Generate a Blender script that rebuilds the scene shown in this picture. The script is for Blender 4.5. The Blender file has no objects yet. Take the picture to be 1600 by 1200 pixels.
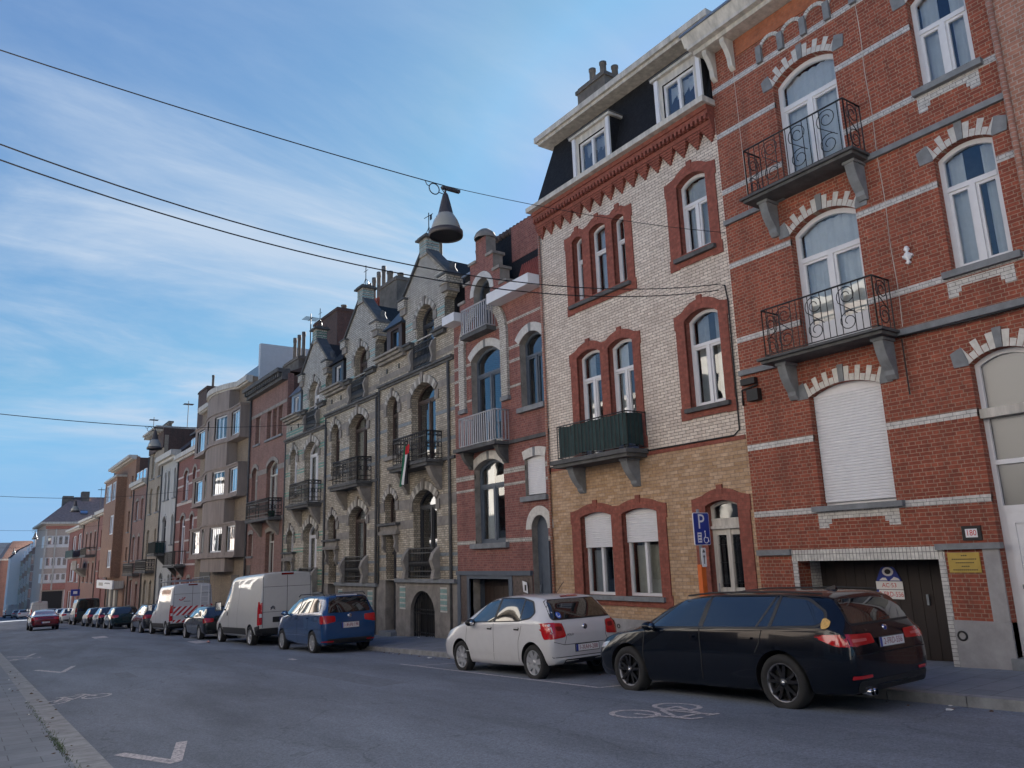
import bpy, bmesh, math, random
from math import sin, cos, pi, radians, sqrt, atan, atan2
from mathutils import Vector, Matrix
from mathutils.geometry import tessellate_polygon
random.seed(7)
D = bpy.data
SC = bpy.context.scene
COL = SC.collection

# ------------------------------------------------------------------ camera, sky, sun, exposure
cam_d = D.cameras.new('camera'); cam = D.objects.new('camera', cam_d); COL.objects.link(cam); SC.camera = cam
cam_d.sensor_fit = 'HORIZONTAL'; cam_d.sensor_width = 36.0; cam_d.lens = 27.07
cam_d.clip_start = 0.05; cam_d.clip_end = 4000
R0 = ((0.82233671, 0.09621411, 0.56080761), (-0.56804299, 0.19599144, 0.79932128), (-0.03300751, -0.97587407, 0.21582471))
m = Matrix.Identity(4)
for i in range(3):
    m[i][0] = R0[i][0]; m[i][1] = -R0[i][1]; m[i][2] = -R0[i][2]
cam.matrix_world = m

SUN_AZ, SUN_EL = 52.0, 26.5            # azimuth from the street (+Y) towards the houses (+X)
SC.view_settings.view_transform = 'Standard'; SC.view_settings.look = 'None'
SC.view_settings.exposure = 2.08; SC.view_settings.gamma = 1.0; SC.view_settings.use_curve_mapping = False
W = D.worlds.new('World'); SC.world = W; W.use_nodes = True
nt = W.node_tree; nt.nodes.clear()
def N(t, ty, **kw):
    n = t.nodes.new(ty)
    for k, v in kw.items(): setattr(n, k, v)
    return n
def L(t, a, b): t.links.new(a, b)
sky = N(nt, 'ShaderNodeTexSky', sky_type='NISHITA', sun_disc=False, sun_elevation=radians(SUN_EL), sun_rotation=radians(SUN_AZ),
        altitude=60, air_density=1.0, dust_density=0.6, ozone_density=2.2)
tc = N(nt, 'ShaderNodeTexCoord'); sx = N(nt, 'ShaderNodeSeparateXYZ'); L(nt, tc.outputs['Generated'], sx.inputs[0])
def M(t, op, a, b=None, c=None, clamp=False):
    n = N(t, 'ShaderNodeMath', operation=op, use_clamp=clamp)
    for i, v in enumerate((a, b, c)):
        if v is None: continue
        if hasattr(v, 'links'): L(t, v, n.inputs[i])
        else: n.inputs[i].default_value = v
    return n.outputs[0]
zz = M(nt, 'ADD', M(nt, 'MAXIMUM', sx.outputs[2], 0.0), 0.16)
cx = N(nt, 'ShaderNodeCombineXYZ'); L(nt, M(nt, 'DIVIDE', sx.outputs[0], zz), cx.inputs[0]); L(nt, M(nt, 'DIVIDE', sx.outputs[1], zz), cx.inputs[1])
mp = N(nt, 'ShaderNodeMapping'); mp.inputs['Rotation'].default_value = (0, 0, radians(-28)); mp.inputs['Scale'].default_value = (0.62, 1.15, 1); mp.inputs['Location'].default_value = (1.35, 0.55, 0)
L(nt, cx.outputs[0], mp.inputs[0])
n1 = N(nt, 'ShaderNodeTexNoise'); n1.inputs['Scale'].default_value = 1.15; n1.inputs['Detail'].default_value = 9; n1.inputs['Roughness'].default_value = 0.62; n1.inputs['Distortion'].default_value = 0.5
L(nt, mp.outputs[0], n1.inputs['Vector'])
mp2 = N(nt, 'ShaderNodeMapping'); mp2.inputs['Rotation'].default_value = (0, 0, radians(-52)); mp2.inputs['Scale'].default_value = (1.1, 4.6, 1)
L(nt, cx.outputs[0], mp2.inputs[0])
n2 = N(nt, 'ShaderNodeTexNoise'); n2.inputs['Scale'].default_value = 1.6; n2.inputs['Detail'].default_value = 8; n2.inputs['Roughness'].default_value = 0.6; n2.inputs['Distortion'].default_value = 0.6
L(nt, mp2.outputs[0], n2.inputs['Vector'])
mr = N(nt, 'ShaderNodeMapRange', interpolation_type='SMOOTHSTEP'); L(nt, n1.outputs[0], mr.inputs[0]); mr.inputs[1].default_value = 0.37; mr.inputs[2].default_value = 0.68
mr2 = N(nt, 'ShaderNodeMapRange', interpolation_type='SMOOTHSTEP'); L(nt, n2.outputs[0], mr2.inputs[0]); mr2.inputs[1].default_value = 0.30; mr2.inputs[2].default_value = 0.80
cl = M(nt, 'MULTIPLY', mr.outputs[0], M(nt, 'ADD', M(nt, 'MULTIPLY', mr2.outputs[0], 0.75), 0.35), clamp=True)
dm_ = N(nt, 'ShaderNodeVectorMath', operation='DOT_PRODUCT'); L(nt, tc.outputs['Generated'], dm_.inputs[0]); dm_.inputs[1].default_value = (0.415, 0.825, 0.385)
veil = N(nt, 'ShaderNodeMapRange', interpolation_type='SMOOTHSTEP'); L(nt, dm_.outputs['Value'], veil.inputs[0]); veil.inputs[1].default_value = 0.80; veil.inputs[2].default_value = 0.995; veil.inputs[4].default_value = 0.5
cl = M(nt, 'ADD', M(nt, 'MULTIPLY', cl, M(nt, 'ADD', M(nt, 'MULTIPLY', veil.outputs[0], 0.9), 0.62)), M(nt, 'MULTIPLY', veil.outputs[0], M(nt, 'ADD', M(nt, 'MULTIPLY', mr.outputs[0], 0.6), 0.25)), clamp=True)
hz = N(nt, 'ShaderNodeMapRange', interpolation_type='SMOOTHSTEP'); L(nt, sx.outputs[2], hz.inputs[0]); hz.inputs[1].default_value = 0.02; hz.inputs[2].default_value = 0.22
hi = N(nt, 'ShaderNodeMapRange', interpolation_type='SMOOTHSTEP'); L(nt, sx.outputs[2], hi.inputs[0]); hi.inputs[1].default_value = 0.40; hi.inputs[2].default_value = 0.62; hi.inputs[3].default_value = 1.0; hi.inputs[4].default_value = 0.25
cl = M(nt, 'MULTIPLY', M(nt, 'MULTIPLY', cl, hz.outputs[0]), M(nt, 'MULTIPLY', hi.outputs[0], 0.86))
mx = N(nt, 'ShaderNodeMix', data_type='RGBA'); L(nt, cl, mx.inputs[0])
# phone-like compression of the sky's range, channel by channel
ss = N(nt, 'ShaderNodeSeparateColor'); L(nt, sky.outputs[0], ss.inputs[0])
r_ = M(nt, 'MINIMUM', M(nt, 'MULTIPLY', M(nt, 'POWER', ss.outputs[0], 0.55), 0.30), 0.85)
g_ = M(nt, 'MINIMUM', M(nt, 'MULTIPLY', M(nt, 'POWER', ss.outputs[1], 0.72), 0.46), 1.55)
b_ = M(nt, 'MINIMUM', M(nt, 'MAXIMUM', M(nt, 'MULTIPLY', M(nt, 'POWER', ss.outputs[2], 0.5), 0.875), M(nt, 'MULTIPLY', g_, 1.6)), 2.7)
cc_ = N(nt, 'ShaderNodeCombineColor'); L(nt, r_, cc_.inputs[0]); L(nt, g_, cc_.inputs[1]); L(nt, b_, cc_.inputs[2])
L(nt, cc_.outputs[0], mx.inputs[6]); mx.inputs[7].default_value = (1.72, 2.06, 2.52, 1)
bg = N(nt, 'ShaderNodeBackground'); bg.inputs[1].default_value = 0.08; L(nt, mx.outputs[2], bg.inputs[0])
ow = N(nt, 'ShaderNodeOutputWorld'); L(nt, bg.outputs[0], ow.inputs[0])

sd = D.lights.new('sun', 'SUN'); sd.energy = 5.0; sd.angle = radians(0.5); sd.color = (1.0, 0.95, 0.89)
sun = D.objects.new('sun', sd); COL.objects.link(sun)
sv = Vector((sin(radians(SUN_AZ)) * cos(radians(SUN_EL)), cos(radians(SUN_AZ)) * cos(radians(SUN_EL)), sin(radians(SUN_EL))))
sun.rotation_euler = sv.to_track_quat('Z', 'Y').to_euler(); sun.location = (40, 30, 60)

# ------------------------------------------------------------------ site constants
XF = 12.3           # plane of the house fronts
G = 0.0388          # fall of the street
def zr(x, y): return -1.7 - G * y + 0.04 - 0.0055 * (x - 5.7) ** 2
KR, KL = 9.97, 1.45
def zk(x, y): return -1.64 - G * y + (0.012 * (x - KR) if x > 5 else 0.012 * (KL - x))

# ------------------------------------------------------------------ materials
MATS = {}
def newmat(name):
    mt = D.materials.new(name); mt.use_nodes = True; t = mt.node_tree; t.nodes.clear()
    o = N(t, 'ShaderNodeOutputMaterial'); b = N(t, 'ShaderNodeBsdfPrincipled'); L(t, b.outputs[0], o.inputs[0])
    MATS[name] = mt
    return mt, t, b, o
def rgba(c): return (c[0], c[1], c[2], 1)
def plain(name, c, rough=0.6, metal=0.0, var=0.12, scale=6.0, bump=0.0, coat=0.0, spec=0.5, streak=False):
    if name in MATS: return MATS[name]
    mt, t, b, o = newmat(name)
    b.inputs['Roughness'].default_value = rough; b.inputs['Metallic'].default_value = metal
    b.inputs['Specular IOR Level'].default_value = spec
    if coat: b.inputs['Coat Weight'].default_value = coat; b.inputs['Coat Roughness'].default_value = 0.02
    tc = N(t, 'ShaderNodeTexCoord'); no = N(t, 'ShaderNodeTexNoise'); no.inputs['Scale'].default_value = scale; no.inputs['Detail'].default_value = 6; no.inputs['Roughness'].default_value = 0.65
    src = tc.outputs['Object']
    if streak:
        mp = N(t, 'ShaderNodeMapping'); mp.inputs['Scale'].default_value = (2.2, 2.2, 0.35); L(t, src, mp.inputs[0]); src = mp.outputs[0]
    L(t, src, no.inputs['Vector'])
    cr = N(t, 'ShaderNodeMix', data_type='RGBA')
    mr = N(t, 'ShaderNodeMapRange'); mr.inputs[1].default_value = 0.3; mr.inputs[2].default_value = 0.7; L(t, no.outputs[0], mr.inputs[0])
    L(t, mr.outputs[0], cr.inputs[0])
    cr.inputs[6].default_value = rgba([v * (1 - var) for v in c]); cr.inputs[7].default_value = rgba([min(1, v * (1 + var)) for v in c])
    L(t, cr.outputs[2], b.inputs['Base Color'])
    if bump:
        bp = N(t, 'ShaderNodeBump'); bp.inputs['Strength'].default_value = bump; bp.inputs['Distance'].default_value = 0.02
        n2 = N(t, 'ShaderNodeTexNoise'); n2.inputs['Scale'].default_value = scale * 8; n2.inputs['Detail'].default_value = 3; L(t, tc.outputs['Object'], n2.inputs['Vector'])
        L(t, n2.outputs[0], bp.inputs['Height']); L(t, bp.outputs[0], b.inputs['Normal'])
    return mt
def brick(name, c1, c2, mortar, row=0.0575, wid=0.2, joint=0.008, rough=0.8, dirt=0.25, dirtc=(0.03, 0.028, 0.025), squash=0.5, sqf=2, bump=0.6, offset=0.5):
    """courses in the facade plane: u = x + y, v = z"""
    if name in MATS: return MATS[name]
    mt, t, b, o = newmat(name)
    b.inputs['Roughness'].default_value = rough
    tc = N(t, 'ShaderNodeTexCoord'); s = N(t, 'ShaderNodeSeparateXYZ'); L(t, tc.outputs['Object'], s.inputs[0])
    c = N(t, 'ShaderNodeCombineXYZ'); L(t, M(t, 'ADD', s.outputs[0], s.outputs[1]), c.inputs[0]); L(t, s.outputs[2], c.inputs[1])
    wob = N(t, 'ShaderNodeTexNoise'); wob.inputs['Scale'].default_value = 9; L(t, c.outputs[0], wob.inputs['Vector'])
    va = N(t, 'ShaderNodeVectorMath', operation='MULTIPLY_ADD'); L(t, wob.outputs['Color'], va.inputs[0]); va.inputs[1].default_value = (0.007, 0.007, 0); L(t, c.outputs[0], va.inputs[2])
    br = N(t, 'ShaderNodeTexBrick', offset=offset, squash=squash, squash_frequency=sqf)
    L(t, va.outputs[0], br.inputs['Vector'])
    br.inputs['Color1'].default_value = rgba(c1); br.inputs['Color2'].default_value = rgba(c2); br.inputs['Mortar'].default_value = rgba(mortar)
    br.inputs['Scale'].default_value = 1; br.inputs['Mortar Size'].default_value = joint; br.inputs['Mortar Smooth'].default_value = 0.25
    br.inputs['Brick Width'].default_value = wid; br.inputs['Row Height'].default_value = row; br.inputs['Bias'].default_value = -0.15
    no = N(t, 'ShaderNodeTexNoise'); no.inputs['Scale'].default_value = 0.9; no.inputs['Detail'].default_value = 7; no.inputs['Roughness'].default_value = 0.7; L(t, tc.outputs['Object'], no.inputs['Vector'])
    mr = N(t, 'ShaderNodeMapRange'); mr.inputs[1].default_value = 0.42; mr.inputs[2].default_value = 0.75; mr.inputs[4].default_value = dirt; L(t, no.outputs[0], mr.inputs[0])
    mp = N(t, 'ShaderNodeMapping'); mp.inputs['Scale'].default_value = (3, 3, 0.25); L(t, tc.outputs['Object'], mp.inputs[0])
    ns = N(t, 'ShaderNodeTexNoise'); ns.inputs['Scale'].default_value = 1.1; ns.inputs['Detail'].default_value = 5; L(t, mp.outputs[0], ns.inputs['Vector'])
    ms = N(t, 'ShaderNodeMapRange'); ms.inputs[1].default_value = 0.5; ms.inputs[2].default_value = 0.8; ms.inputs[4].default_value = dirt * 0.9; L(t, ns.outputs[0], ms.inputs[0])
    dsum = M(t, 'ADD', mr.outputs[0], ms.outputs[0], clamp=True)
    mx = N(t, 'ShaderNodeMix', data_type='RGBA'); L(t, dsum, mx.inputs[0]); L(t, br.outputs[0], mx.inputs[6]); mx.inputs[7].default_value = rgba(dirtc)
    nf = N(t, 'ShaderNodeTexNoise'); nf.inputs['Scale'].default_value = 14; nf.inputs['Detail'].default_value = 4; L(t, tc.outputs['Object'], nf.inputs['Vector'])
    hs = N(t, 'ShaderNodeHueSaturation'); L(t, mx.outputs[2], hs.inputs['Color']); L(t, M(t, 'ADD', M(t, 'MULTIPLY', nf.outputs[0], 0.9), 0.55), hs.inputs['Value'])
    L(t, hs.outputs[0], b.inputs['Base Color'])
    bp = N(t, 'ShaderNodeBump', invert=True); bp.inputs['Strength'].default_value = bump; bp.inputs['Distance'].default_value = 0.008; L(t, br.outputs['Fac'], bp.inputs['Height']); L(t, bp.outputs[0], b.inputs['Normal'])
    return mt
def glassmat(name, tintc, gain, base, rough=0.0):
    mt = D.materials.new(name); mt.use_nodes = True; t = mt.node_tree; t.nodes.clear(); MATS[name] = mt
    o = N(t, 'ShaderNodeOutputMaterial'); mix = N(t, 'ShaderNodeMixShader'); tr = N(t, 'ShaderNodeBsdfTransparent'); gl = N(t, 'ShaderNodeBsdfGlossy')
    tr.inputs[0].default_value = rgba(tintc); gl.inputs['Roughness'].default_value = rough; gl.inputs[0].default_value = (0.95, 0.97, 1, 1)
    fr = N(t, 'ShaderNodeFresnel'); fr.inputs[0].default_value = 1.52
    tc = N(t, 'ShaderNodeTexCoord'); no = N(t, 'ShaderNodeTexNoise'); no.inputs['Scale'].default_value = 1.3; L(t, tc.outputs['Object'], no.inputs['Vector'])
    bp = N(t, 'ShaderNodeBump'); bp.inputs['Strength'].default_value = 0.05; bp.inputs['Distance'].default_value = 0.05; L(t, no.outputs[0], bp.inputs['Height'])
    L(t, bp.outputs[0], gl.inputs['Normal'])
    f = M(t, 'ADD', M(t, 'MULTIPLY', fr.outputs[0], gain), base, clamp=True)
    L(t, f, mix.inputs[0]); L(t, tr.outputs[0], mix.inputs[1]); L(t, gl.outputs[0], mix.inputs[2]); L(t, mix.outputs[0], o.inputs[0])
    return mt
GLASS = glassmat('window_glass', (0.74, 0.80, 0.83), 2.6, 0.03)
FROST = glassmat('frosted_glass', (0.40, 0.41, 0.40), 2.0, 0.06, 0.28)
CARGLASS = glassmat('car_glass', (0.25, 0.30, 0.31), 1.5, 0.03)
WHITE = plain('white_upvc', (0.68, 0.68, 0.70), 0.35, var=0.04)
OFFWHITE = plain('aged_white_paint', (0.50, 0.47, 0.42), 0.65, var=0.30, scale=3, streak=True)
STONE = plain('blue_stone', (0.19, 0.20, 0.21), 0.75, var=0.22, scale=5, bump=0.15)
DSTONE = plain('sooty_stone', (0.085, 0.085, 0.085), 0.8, var=0.35, scale=4, bump=0.2)
GSTONE = plain('weathered_limestone', (0.25, 0.23, 0.205), 0.85, var=0.3, scale=3, bump=0.2)
CONC = plain('grey_cement_render', (0.30, 0.29, 0.29), 0.85, var=0.22, scale=2.5, bump=0.15)
IRON = plain('black_iron', (0.012, 0.013, 0.016), 0.45, var=0.3)
WIREM = plain('black_cable', (0.01, 0.01, 0.012), 0.6)
SLATE = plain('dark_slate', (0.013, 0.013, 0.015), 0.75, spec=.25, var=0.5, scale=9, bump=0.5)
ZINC = plain('zinc_sheet', (0.25, 0.28, 0.32), 0.4, 0.6, var=0.15)
BLUEGREY = plain('blue_grey_paint', (0.075, 0.095, 0.125), 0.5, var=0.15)
DARKWOOD = plain('dark_brown_wood', (0.035, 0.022, 0.018), 0.55, var=0.35, scale=3, streak=True)
CURTAIN = plain('white_net_curtain', (0.78, 0.78, 0.78), 0.9, var=0.06)
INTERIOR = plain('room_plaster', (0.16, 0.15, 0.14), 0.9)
TILE = plain('brown_roof_tile', (0.075, 0.05, 0.042), 0.75, var=0.4, scale=7, bump=0.6)
REDTILE = plain('red_roof_tile', (0.22, 0.05, 0.035), 0.7, var=0.3, scale=8, bump=0.6)
BLACK = plain('matt_black', (0.012, 0.012, 0.013), 0.6)
DKCHIM = plain('sooty_chimney_render', (0.14, 0.125, 0.11), 0.9, var=0.35, scale=2.5, bump=0.2)

# ------------------------------------------------------------------ mesh builder
class MB:
    def __init__(s): s.v = []; s.f = []; s.m = []; s.mats = []; s.sm = []
    def mi(s, mat):
        if mat not in s.mats: s.mats.append(mat)
        return s.mats.index(mat)
    def add(s, vs, fs, mat, smooth=False):
        o = len(s.v); k = s.mi(mat); s.v += [tuple(v) for v in vs]
        for f in fs: s.f.append(tuple(i + o for i in f)); s.m.append(k); s.sm.append(smooth)
        return s
    def box(s, x0, x1, y0, y1, z0, z1, mat):
        if x0 > x1: x0, x1 = x1, x0
        if y0 > y1: y0, y1 = y1, y0
        if z0 > z1: z0, z1 = z1, z0
        return s.add([(x0, y0, z0), (x1, y0, z0), (x1, y1, z0), (x0, y1, z0), (x0, y0, z1), (x1, y0, z1), (x1, y1, z1), (x0, y1, z1)],
              [(0, 3, 2, 1), (4, 5, 6, 7), (0, 1, 5, 4), (1, 2, 6, 5), (2, 3, 7, 6), (3, 0, 4, 7)], mat)
    def hexa(s, b, t, mat):   # four bottom points, four top points (same winding)
        return s.add(list(b) + list(t), [(0, 3, 2, 1), (4, 5, 6, 7), (0, 1, 5, 4), (1, 2, 6, 5), (2, 3, 7, 6), (3, 0, 4, 7)], mat)
    def prism(s, poly, x0, x1, mat, holes=(), side=None, back=True, ax='x'):
        """poly in (y,z) (or (x,z) for ax='y', (x,y) for ax='z') run from x0 (front) to x1"""
        def P(a, d):
            return (d, a[0], a[1]) if ax == 'x' else ((a[0], d, a[1]) if ax == 'y' else (a[0], a[1], d))
        def area(p): return sum(p[i][0] * p[(i + 1) % len(p)][1] - p[(i + 1) % len(p)][0] * p[i][1] for i in range(len(p)))
        loops = [list(poly) if area(poly) > 0 else list(reversed(poly))] + [list(h) if area(h) < 0 else list(reversed(h)) for h in holes]
        if len(loops) == 1 and len(poly) == 4:
            tris = [(0, 1, 2, 3)]
        else:
            tris = tessellate_polygon([[Vector((a[0], a[1], 0)) for a in l] for l in loops])
        flat = [a for l in loops for a in l]
        def ccw(tr):
            p = [flat[i] for i in tr]
            return tr if area(p) > 0 else tuple(reversed(tr))
        tris = [ccw(t) for t in tris]
        n = len(flat)
        fl = (ax == 'y') ^ (x1 < x0)
        fr = [tuple(reversed(t)) for t in tris] if not fl else tris
        s.add([P(a, x0) for a in flat], fr, mat)
        if back: s.add([P(a, x1) for a in flat], [tuple(reversed(t)) for t in fr], side or mat)
        vs = [P(a, x0) for a in flat] + [P(a, x1) for a in flat]; fs = []; o = 0
        for l in loops:
            k = len(l)
            for i in range(k):
                a, b_ = o + i, o + (i + 1) % k
                q = (a, b_, b_ + n, a + n)
                fs.append(q if not fl else tuple(reversed(q)))
            o += k
        s.add(vs, fs, side or mat)
        return s
    def tube(s, pts, r, mat, n=6, closed=False, cap=True):
        pts = [Vector(p) for p in pts]; k = len(pts); vs = []; up = None
        rr = r if isinstance(r, (list, tuple)) else [r] * k
        for i, p in enumerate(pts):
            a = pts[(i - 1) % k] if (i or closed) else p; b_ = pts[(i + 1) % k] if (i < k - 1 or closed) else p
            d = (b_ - a).normalized() if (b_ - a).length > 1e-9 else Vector((0, 0, 1))
            if up is None: up = Vector((0, 0, 1)) if abs(d.z) < 0.9 else Vector((1, 0, 0))
            e = d.cross(up)
            if e.length < 1e-6: e = d.orthogonal()
            e.normalize(); up = e.cross(d).normalized()
            for j in range(n):
                t = 2 * pi * j / n; vs.append(p + e * cos(t) * rr[i] + up * sin(t) * rr[i])
        fs = []
        for i in range(k if closed else k - 1):
            for j in range(n):
                a = i * n + j; b_ = i * n + (j + 1) % n; c = ((i + 1) % k) * n + (j + 1) % n; d = ((i + 1) % k) * n + j
                fs.append((a, b_, c, d))
        if cap and not closed: fs += [tuple(reversed(range(n))), tuple(range((k - 1) * n, k * n))]
        return s.add(vs, fs, mat, n > 5)
    def lathe(s, prof, c, mat, n=24, axis='z', smooth=True):
        """prof: list of (radius, height) along axis"""
        vs = []; fs = []
        for (r, h) in prof:
            for j in range(n):
                t = 2 * pi * j / n; a, b_ = r * cos(t), r * sin(t)
                vs.append((c[0] + a, c[1] + b_, c[2] + h) if axis == 'z' else ((c[0] + h, c[1] + a, c[2] + b_) if axis == 'x' else (c[0] + b_, c[1] + h, c[2] + a)))
        for i in range(len(prof) - 1):
            for j in range(n):
                fs.append((i * n + j, i * n + (j + 1) % n, (i + 1) * n + (j + 1) % n, (i + 1) * n + j))
        return s.add(vs, fs, mat, smooth)
    def build(s, name, parent=None, mat_over=None):
        o = Vector(parent_origin(parent)) if parent else Vector((0, 0, 0))
        me = D.meshes.new(name); me.from_pydata([Vector(v) - o for v in s.v], [], s.f); me.validate()
        for k in s.mats: me.materials.append(k)
        if len(me.polygons) == len(s.f):
            me.polygons.foreach_set('material_index', s.m); me.polygons.foreach_set('use_smooth', s.sm)
        me.update()
        ob = D.objects.new(name, me); COL.objects.link(ob)
        if parent: ob.parent = parent
        return ob
ORI = {}
def parent_origin(p): return ORI.get(p.name, (0, 0, 0))
def empty(name, loc, label=None, cat=None, group=None):
    e = D.objects.new(name, None); COL.objects.link(e); e.location = loc; e.empty_display_size = 0.3; ORI[e.name] = tuple(loc)
    tag(e, label, cat, group); return e
def tag(o, label=None, cat=None, group=None, kind=None):
    if label: o['label'] = label
    if cat: o['category'] = cat
    if group: o['group'] = group
    if kind: o['kind'] = kind
    return o
SPLIT = {'sill', 'white_band', 'string_course', 'plinth', 'downpipe', 'brick_apron', 'bow_front', 'stone_cheek', 'glazed_panel', 'chimney', 'chimney_flue', 'granite_panel', 'frieze_pilaster', 'frieze_arch', 'garage_ledge', 'window_arch', 'hood_mould', 'pilaster', 'dormer', 'garage_door', 'shopfront', 'stone_band', 'gable_coping', 'brick_band', 'gutter', 'garage_surround', 'wall_cable', 'thin_cable', 'eaves_cornice', 'giant_arch', 'exhaust_pipe', 'bay_ledge', 'window_pillar', 'door_seam', 'tailgate_seam'}
def clusters(mb):
    """loose pieces of a builder, pieces lying close together kept as one"""
    n = len(mb.v); par = list(range(n))
    def find(i):
        while par[i] != i: par[i] = par[par[i]]; i = par[i]
        return i
    seen = {}
    for i, v in enumerate(mb.v):
        k = (round(v[0], 4), round(v[1], 4), round(v[2], 4))
        if k in seen: par[find(i)] = find(seen[k])
        else: seen[k] = i
    for f in mb.f:
        a = find(f[0])
        for i in f[1:]: par[find(i)] = a
    box = {}
    for i, v in enumerate(mb.v):
        r = find(i); b = box.setdefault(r, [list(v), list(v)])
        for k in range(3): b[0][k] = min(b[0][k], v[k]); b[1][k] = max(b[1][k], v[k])
    keys = list(box)
    if len(keys) > 400: return None
    grp = {k: k for k in keys}
    def gf(k):
        while grp[k] != k: k = grp[k]
        return k
    for i, a in enumerate(keys):
        A0, A1 = box[a]
        for c in keys[:i]:
            B0, B1 = box[c]; g = max(max(A0[k] - B1[k], B0[k] - A1[k], 0) for k in range(3)); s = max(max(A1[k] - A0[k] for k in range(3)), max(B1[k] - B0[k] for k in range(3)))
            if g < min(.45 * s, .3): grp[gf(a)] = gf(c)
    out = {}
    for fi, f in enumerate(mb.f): out.setdefault(gf(find(f[0])), []).append(fi)
    return list(out.values())
def part(mb, name, parent, label=None):
    """child mesh of a thing or of a part; vertices are in world space"""
    if name in SPLIT:
        cl_ = clusters(mb)
        if cl_ and 1 < len(cl_) <= 60:
            first = None
            for fl in cl_:
                q = MB(); idx = {}
                for fi in fl:
                    f = mb.f[fi]
                    for i in f:
                        if i not in idx: idx[i] = len(q.v); q.v.append(mb.v[i])
                    q.f.append(tuple(idx[i] for i in f)); q.m.append(q.mi(mb.mats[mb.m[fi]])); q.sm.append(mb.sm[fi])
                o = q.build(name, parent); ORI[o.name] = parent_origin(parent); first = first or o
            return first
    o = mb.build(name, parent); ORI[o.name] = parent_origin(parent)
    if label: o['label'] = label
    return o
def single(mb, name, label=None, cat=None, group=None, kind=None, base=None):
    """top-level thing that is one mesh, origin at its base"""
    if base is None:
        xs = [v[0] for v in mb.v]; ys = [v[1] for v in mb.v]; zs = [v[2] for v in mb.v]
        base = ((min(xs) + max(xs)) / 2, (min(ys) + max(ys)) / 2, min(zs))
    mb.v = [(v[0] - base[0], v[1] - base[1], v[2] - base[2]) for v in mb.v]
    o = mb.build(name); o.location = base
    return tag(o, label, cat, group, kind)
def text_polys(txt, size):
    cu = D.curves.new('t', 'FONT'); cu.body = txt; cu.size = size; cu.align_x = 'CENTER'; cu.align_y = 'CENTER'; cu.resolution_u = 3
    ob = D.objects.new('t', cu); COL.objects.link(ob); bpy.context.view_layer.update()
    dg = bpy.context.evaluated_depsgraph_get(); me = D.meshes.new_from_object(ob.evaluated_get(dg))
    vs = [tuple(v.co) for v in me.vertices]; fs = [tuple(p.vertices) for p in me.polygons]
    D.objects.remove(ob); D.curves.remove(cu); D.meshes.remove(me)
    return vs, fs
def text_on(mb, txt, size, fn, mat, sx=1.0):
    """fn maps text plane (a,b) to world"""
    vs, fs = text_polys(txt, size); mb.add([fn(v[0] * sx, v[1]) for v in vs], fs, mat)
def arch(y0, y1, z0, zs, rise, n=12):
    """opening outline, counter-clockwise in (y,z)"""
    if rise <= 0.001: return [(y0, z0), (y1, z0), (y1, zs), (y0, zs)]
    w = (y1 - y0) / 2; c = (y0 + y1) / 2
    Rr = (w * w + rise * rise) / (2 * rise); a = math.asin(min(1, w / Rr)) if rise <= w else pi - math.asin(min(1, w / Rr))
    zc = zs + rise - Rr
    return [(y0, z0), (y1, z0)] + [(c + Rr * sin(a - 2 * a * i / n), zc + Rr * cos(a - 2 * a * i / n)) for i in range(n + 1)]
def arcpts(y0, y1, zs, rise, off=0.0, n=12):
    w = (y1 - y0) / 2; c = (y0 + y1) / 2; Rr = (w * w + rise * rise) / (2 * rise); a = math.asin(min(1, w / Rr)); zc = zs + rise - Rr
    if rise > w: a = pi - a
    return [(c + (Rr + off) * sin(a - 2 * a * i / n), zc + (Rr + off) * cos(a - 2 * a * i / n)) for i in range(n + 1)]
def inset(p, d):
    n = len(p); out = []
    for i in range(n):
        a, b_, c = Vector(p[i - 1]), Vector(p[i]), Vector(p[(i + 1) % n])
        e1 = (b_ - a).normalized(); e2 = (c - b_).normalized()
        n1 = Vector((-e1.y, e1.x)); n2 = Vector((-e2.y, e2.x)); k = n1 + n2
        k = k / max(0.35, k.length_squared) * 2 if k.length > 1e-6 else n1
        out.append(tuple(b_ + k * d))
    return out
def rect(y0, y1, z0, z1): return [(y0, z0), (y1, z0), (y1, z1), (y0, z1)]
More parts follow.
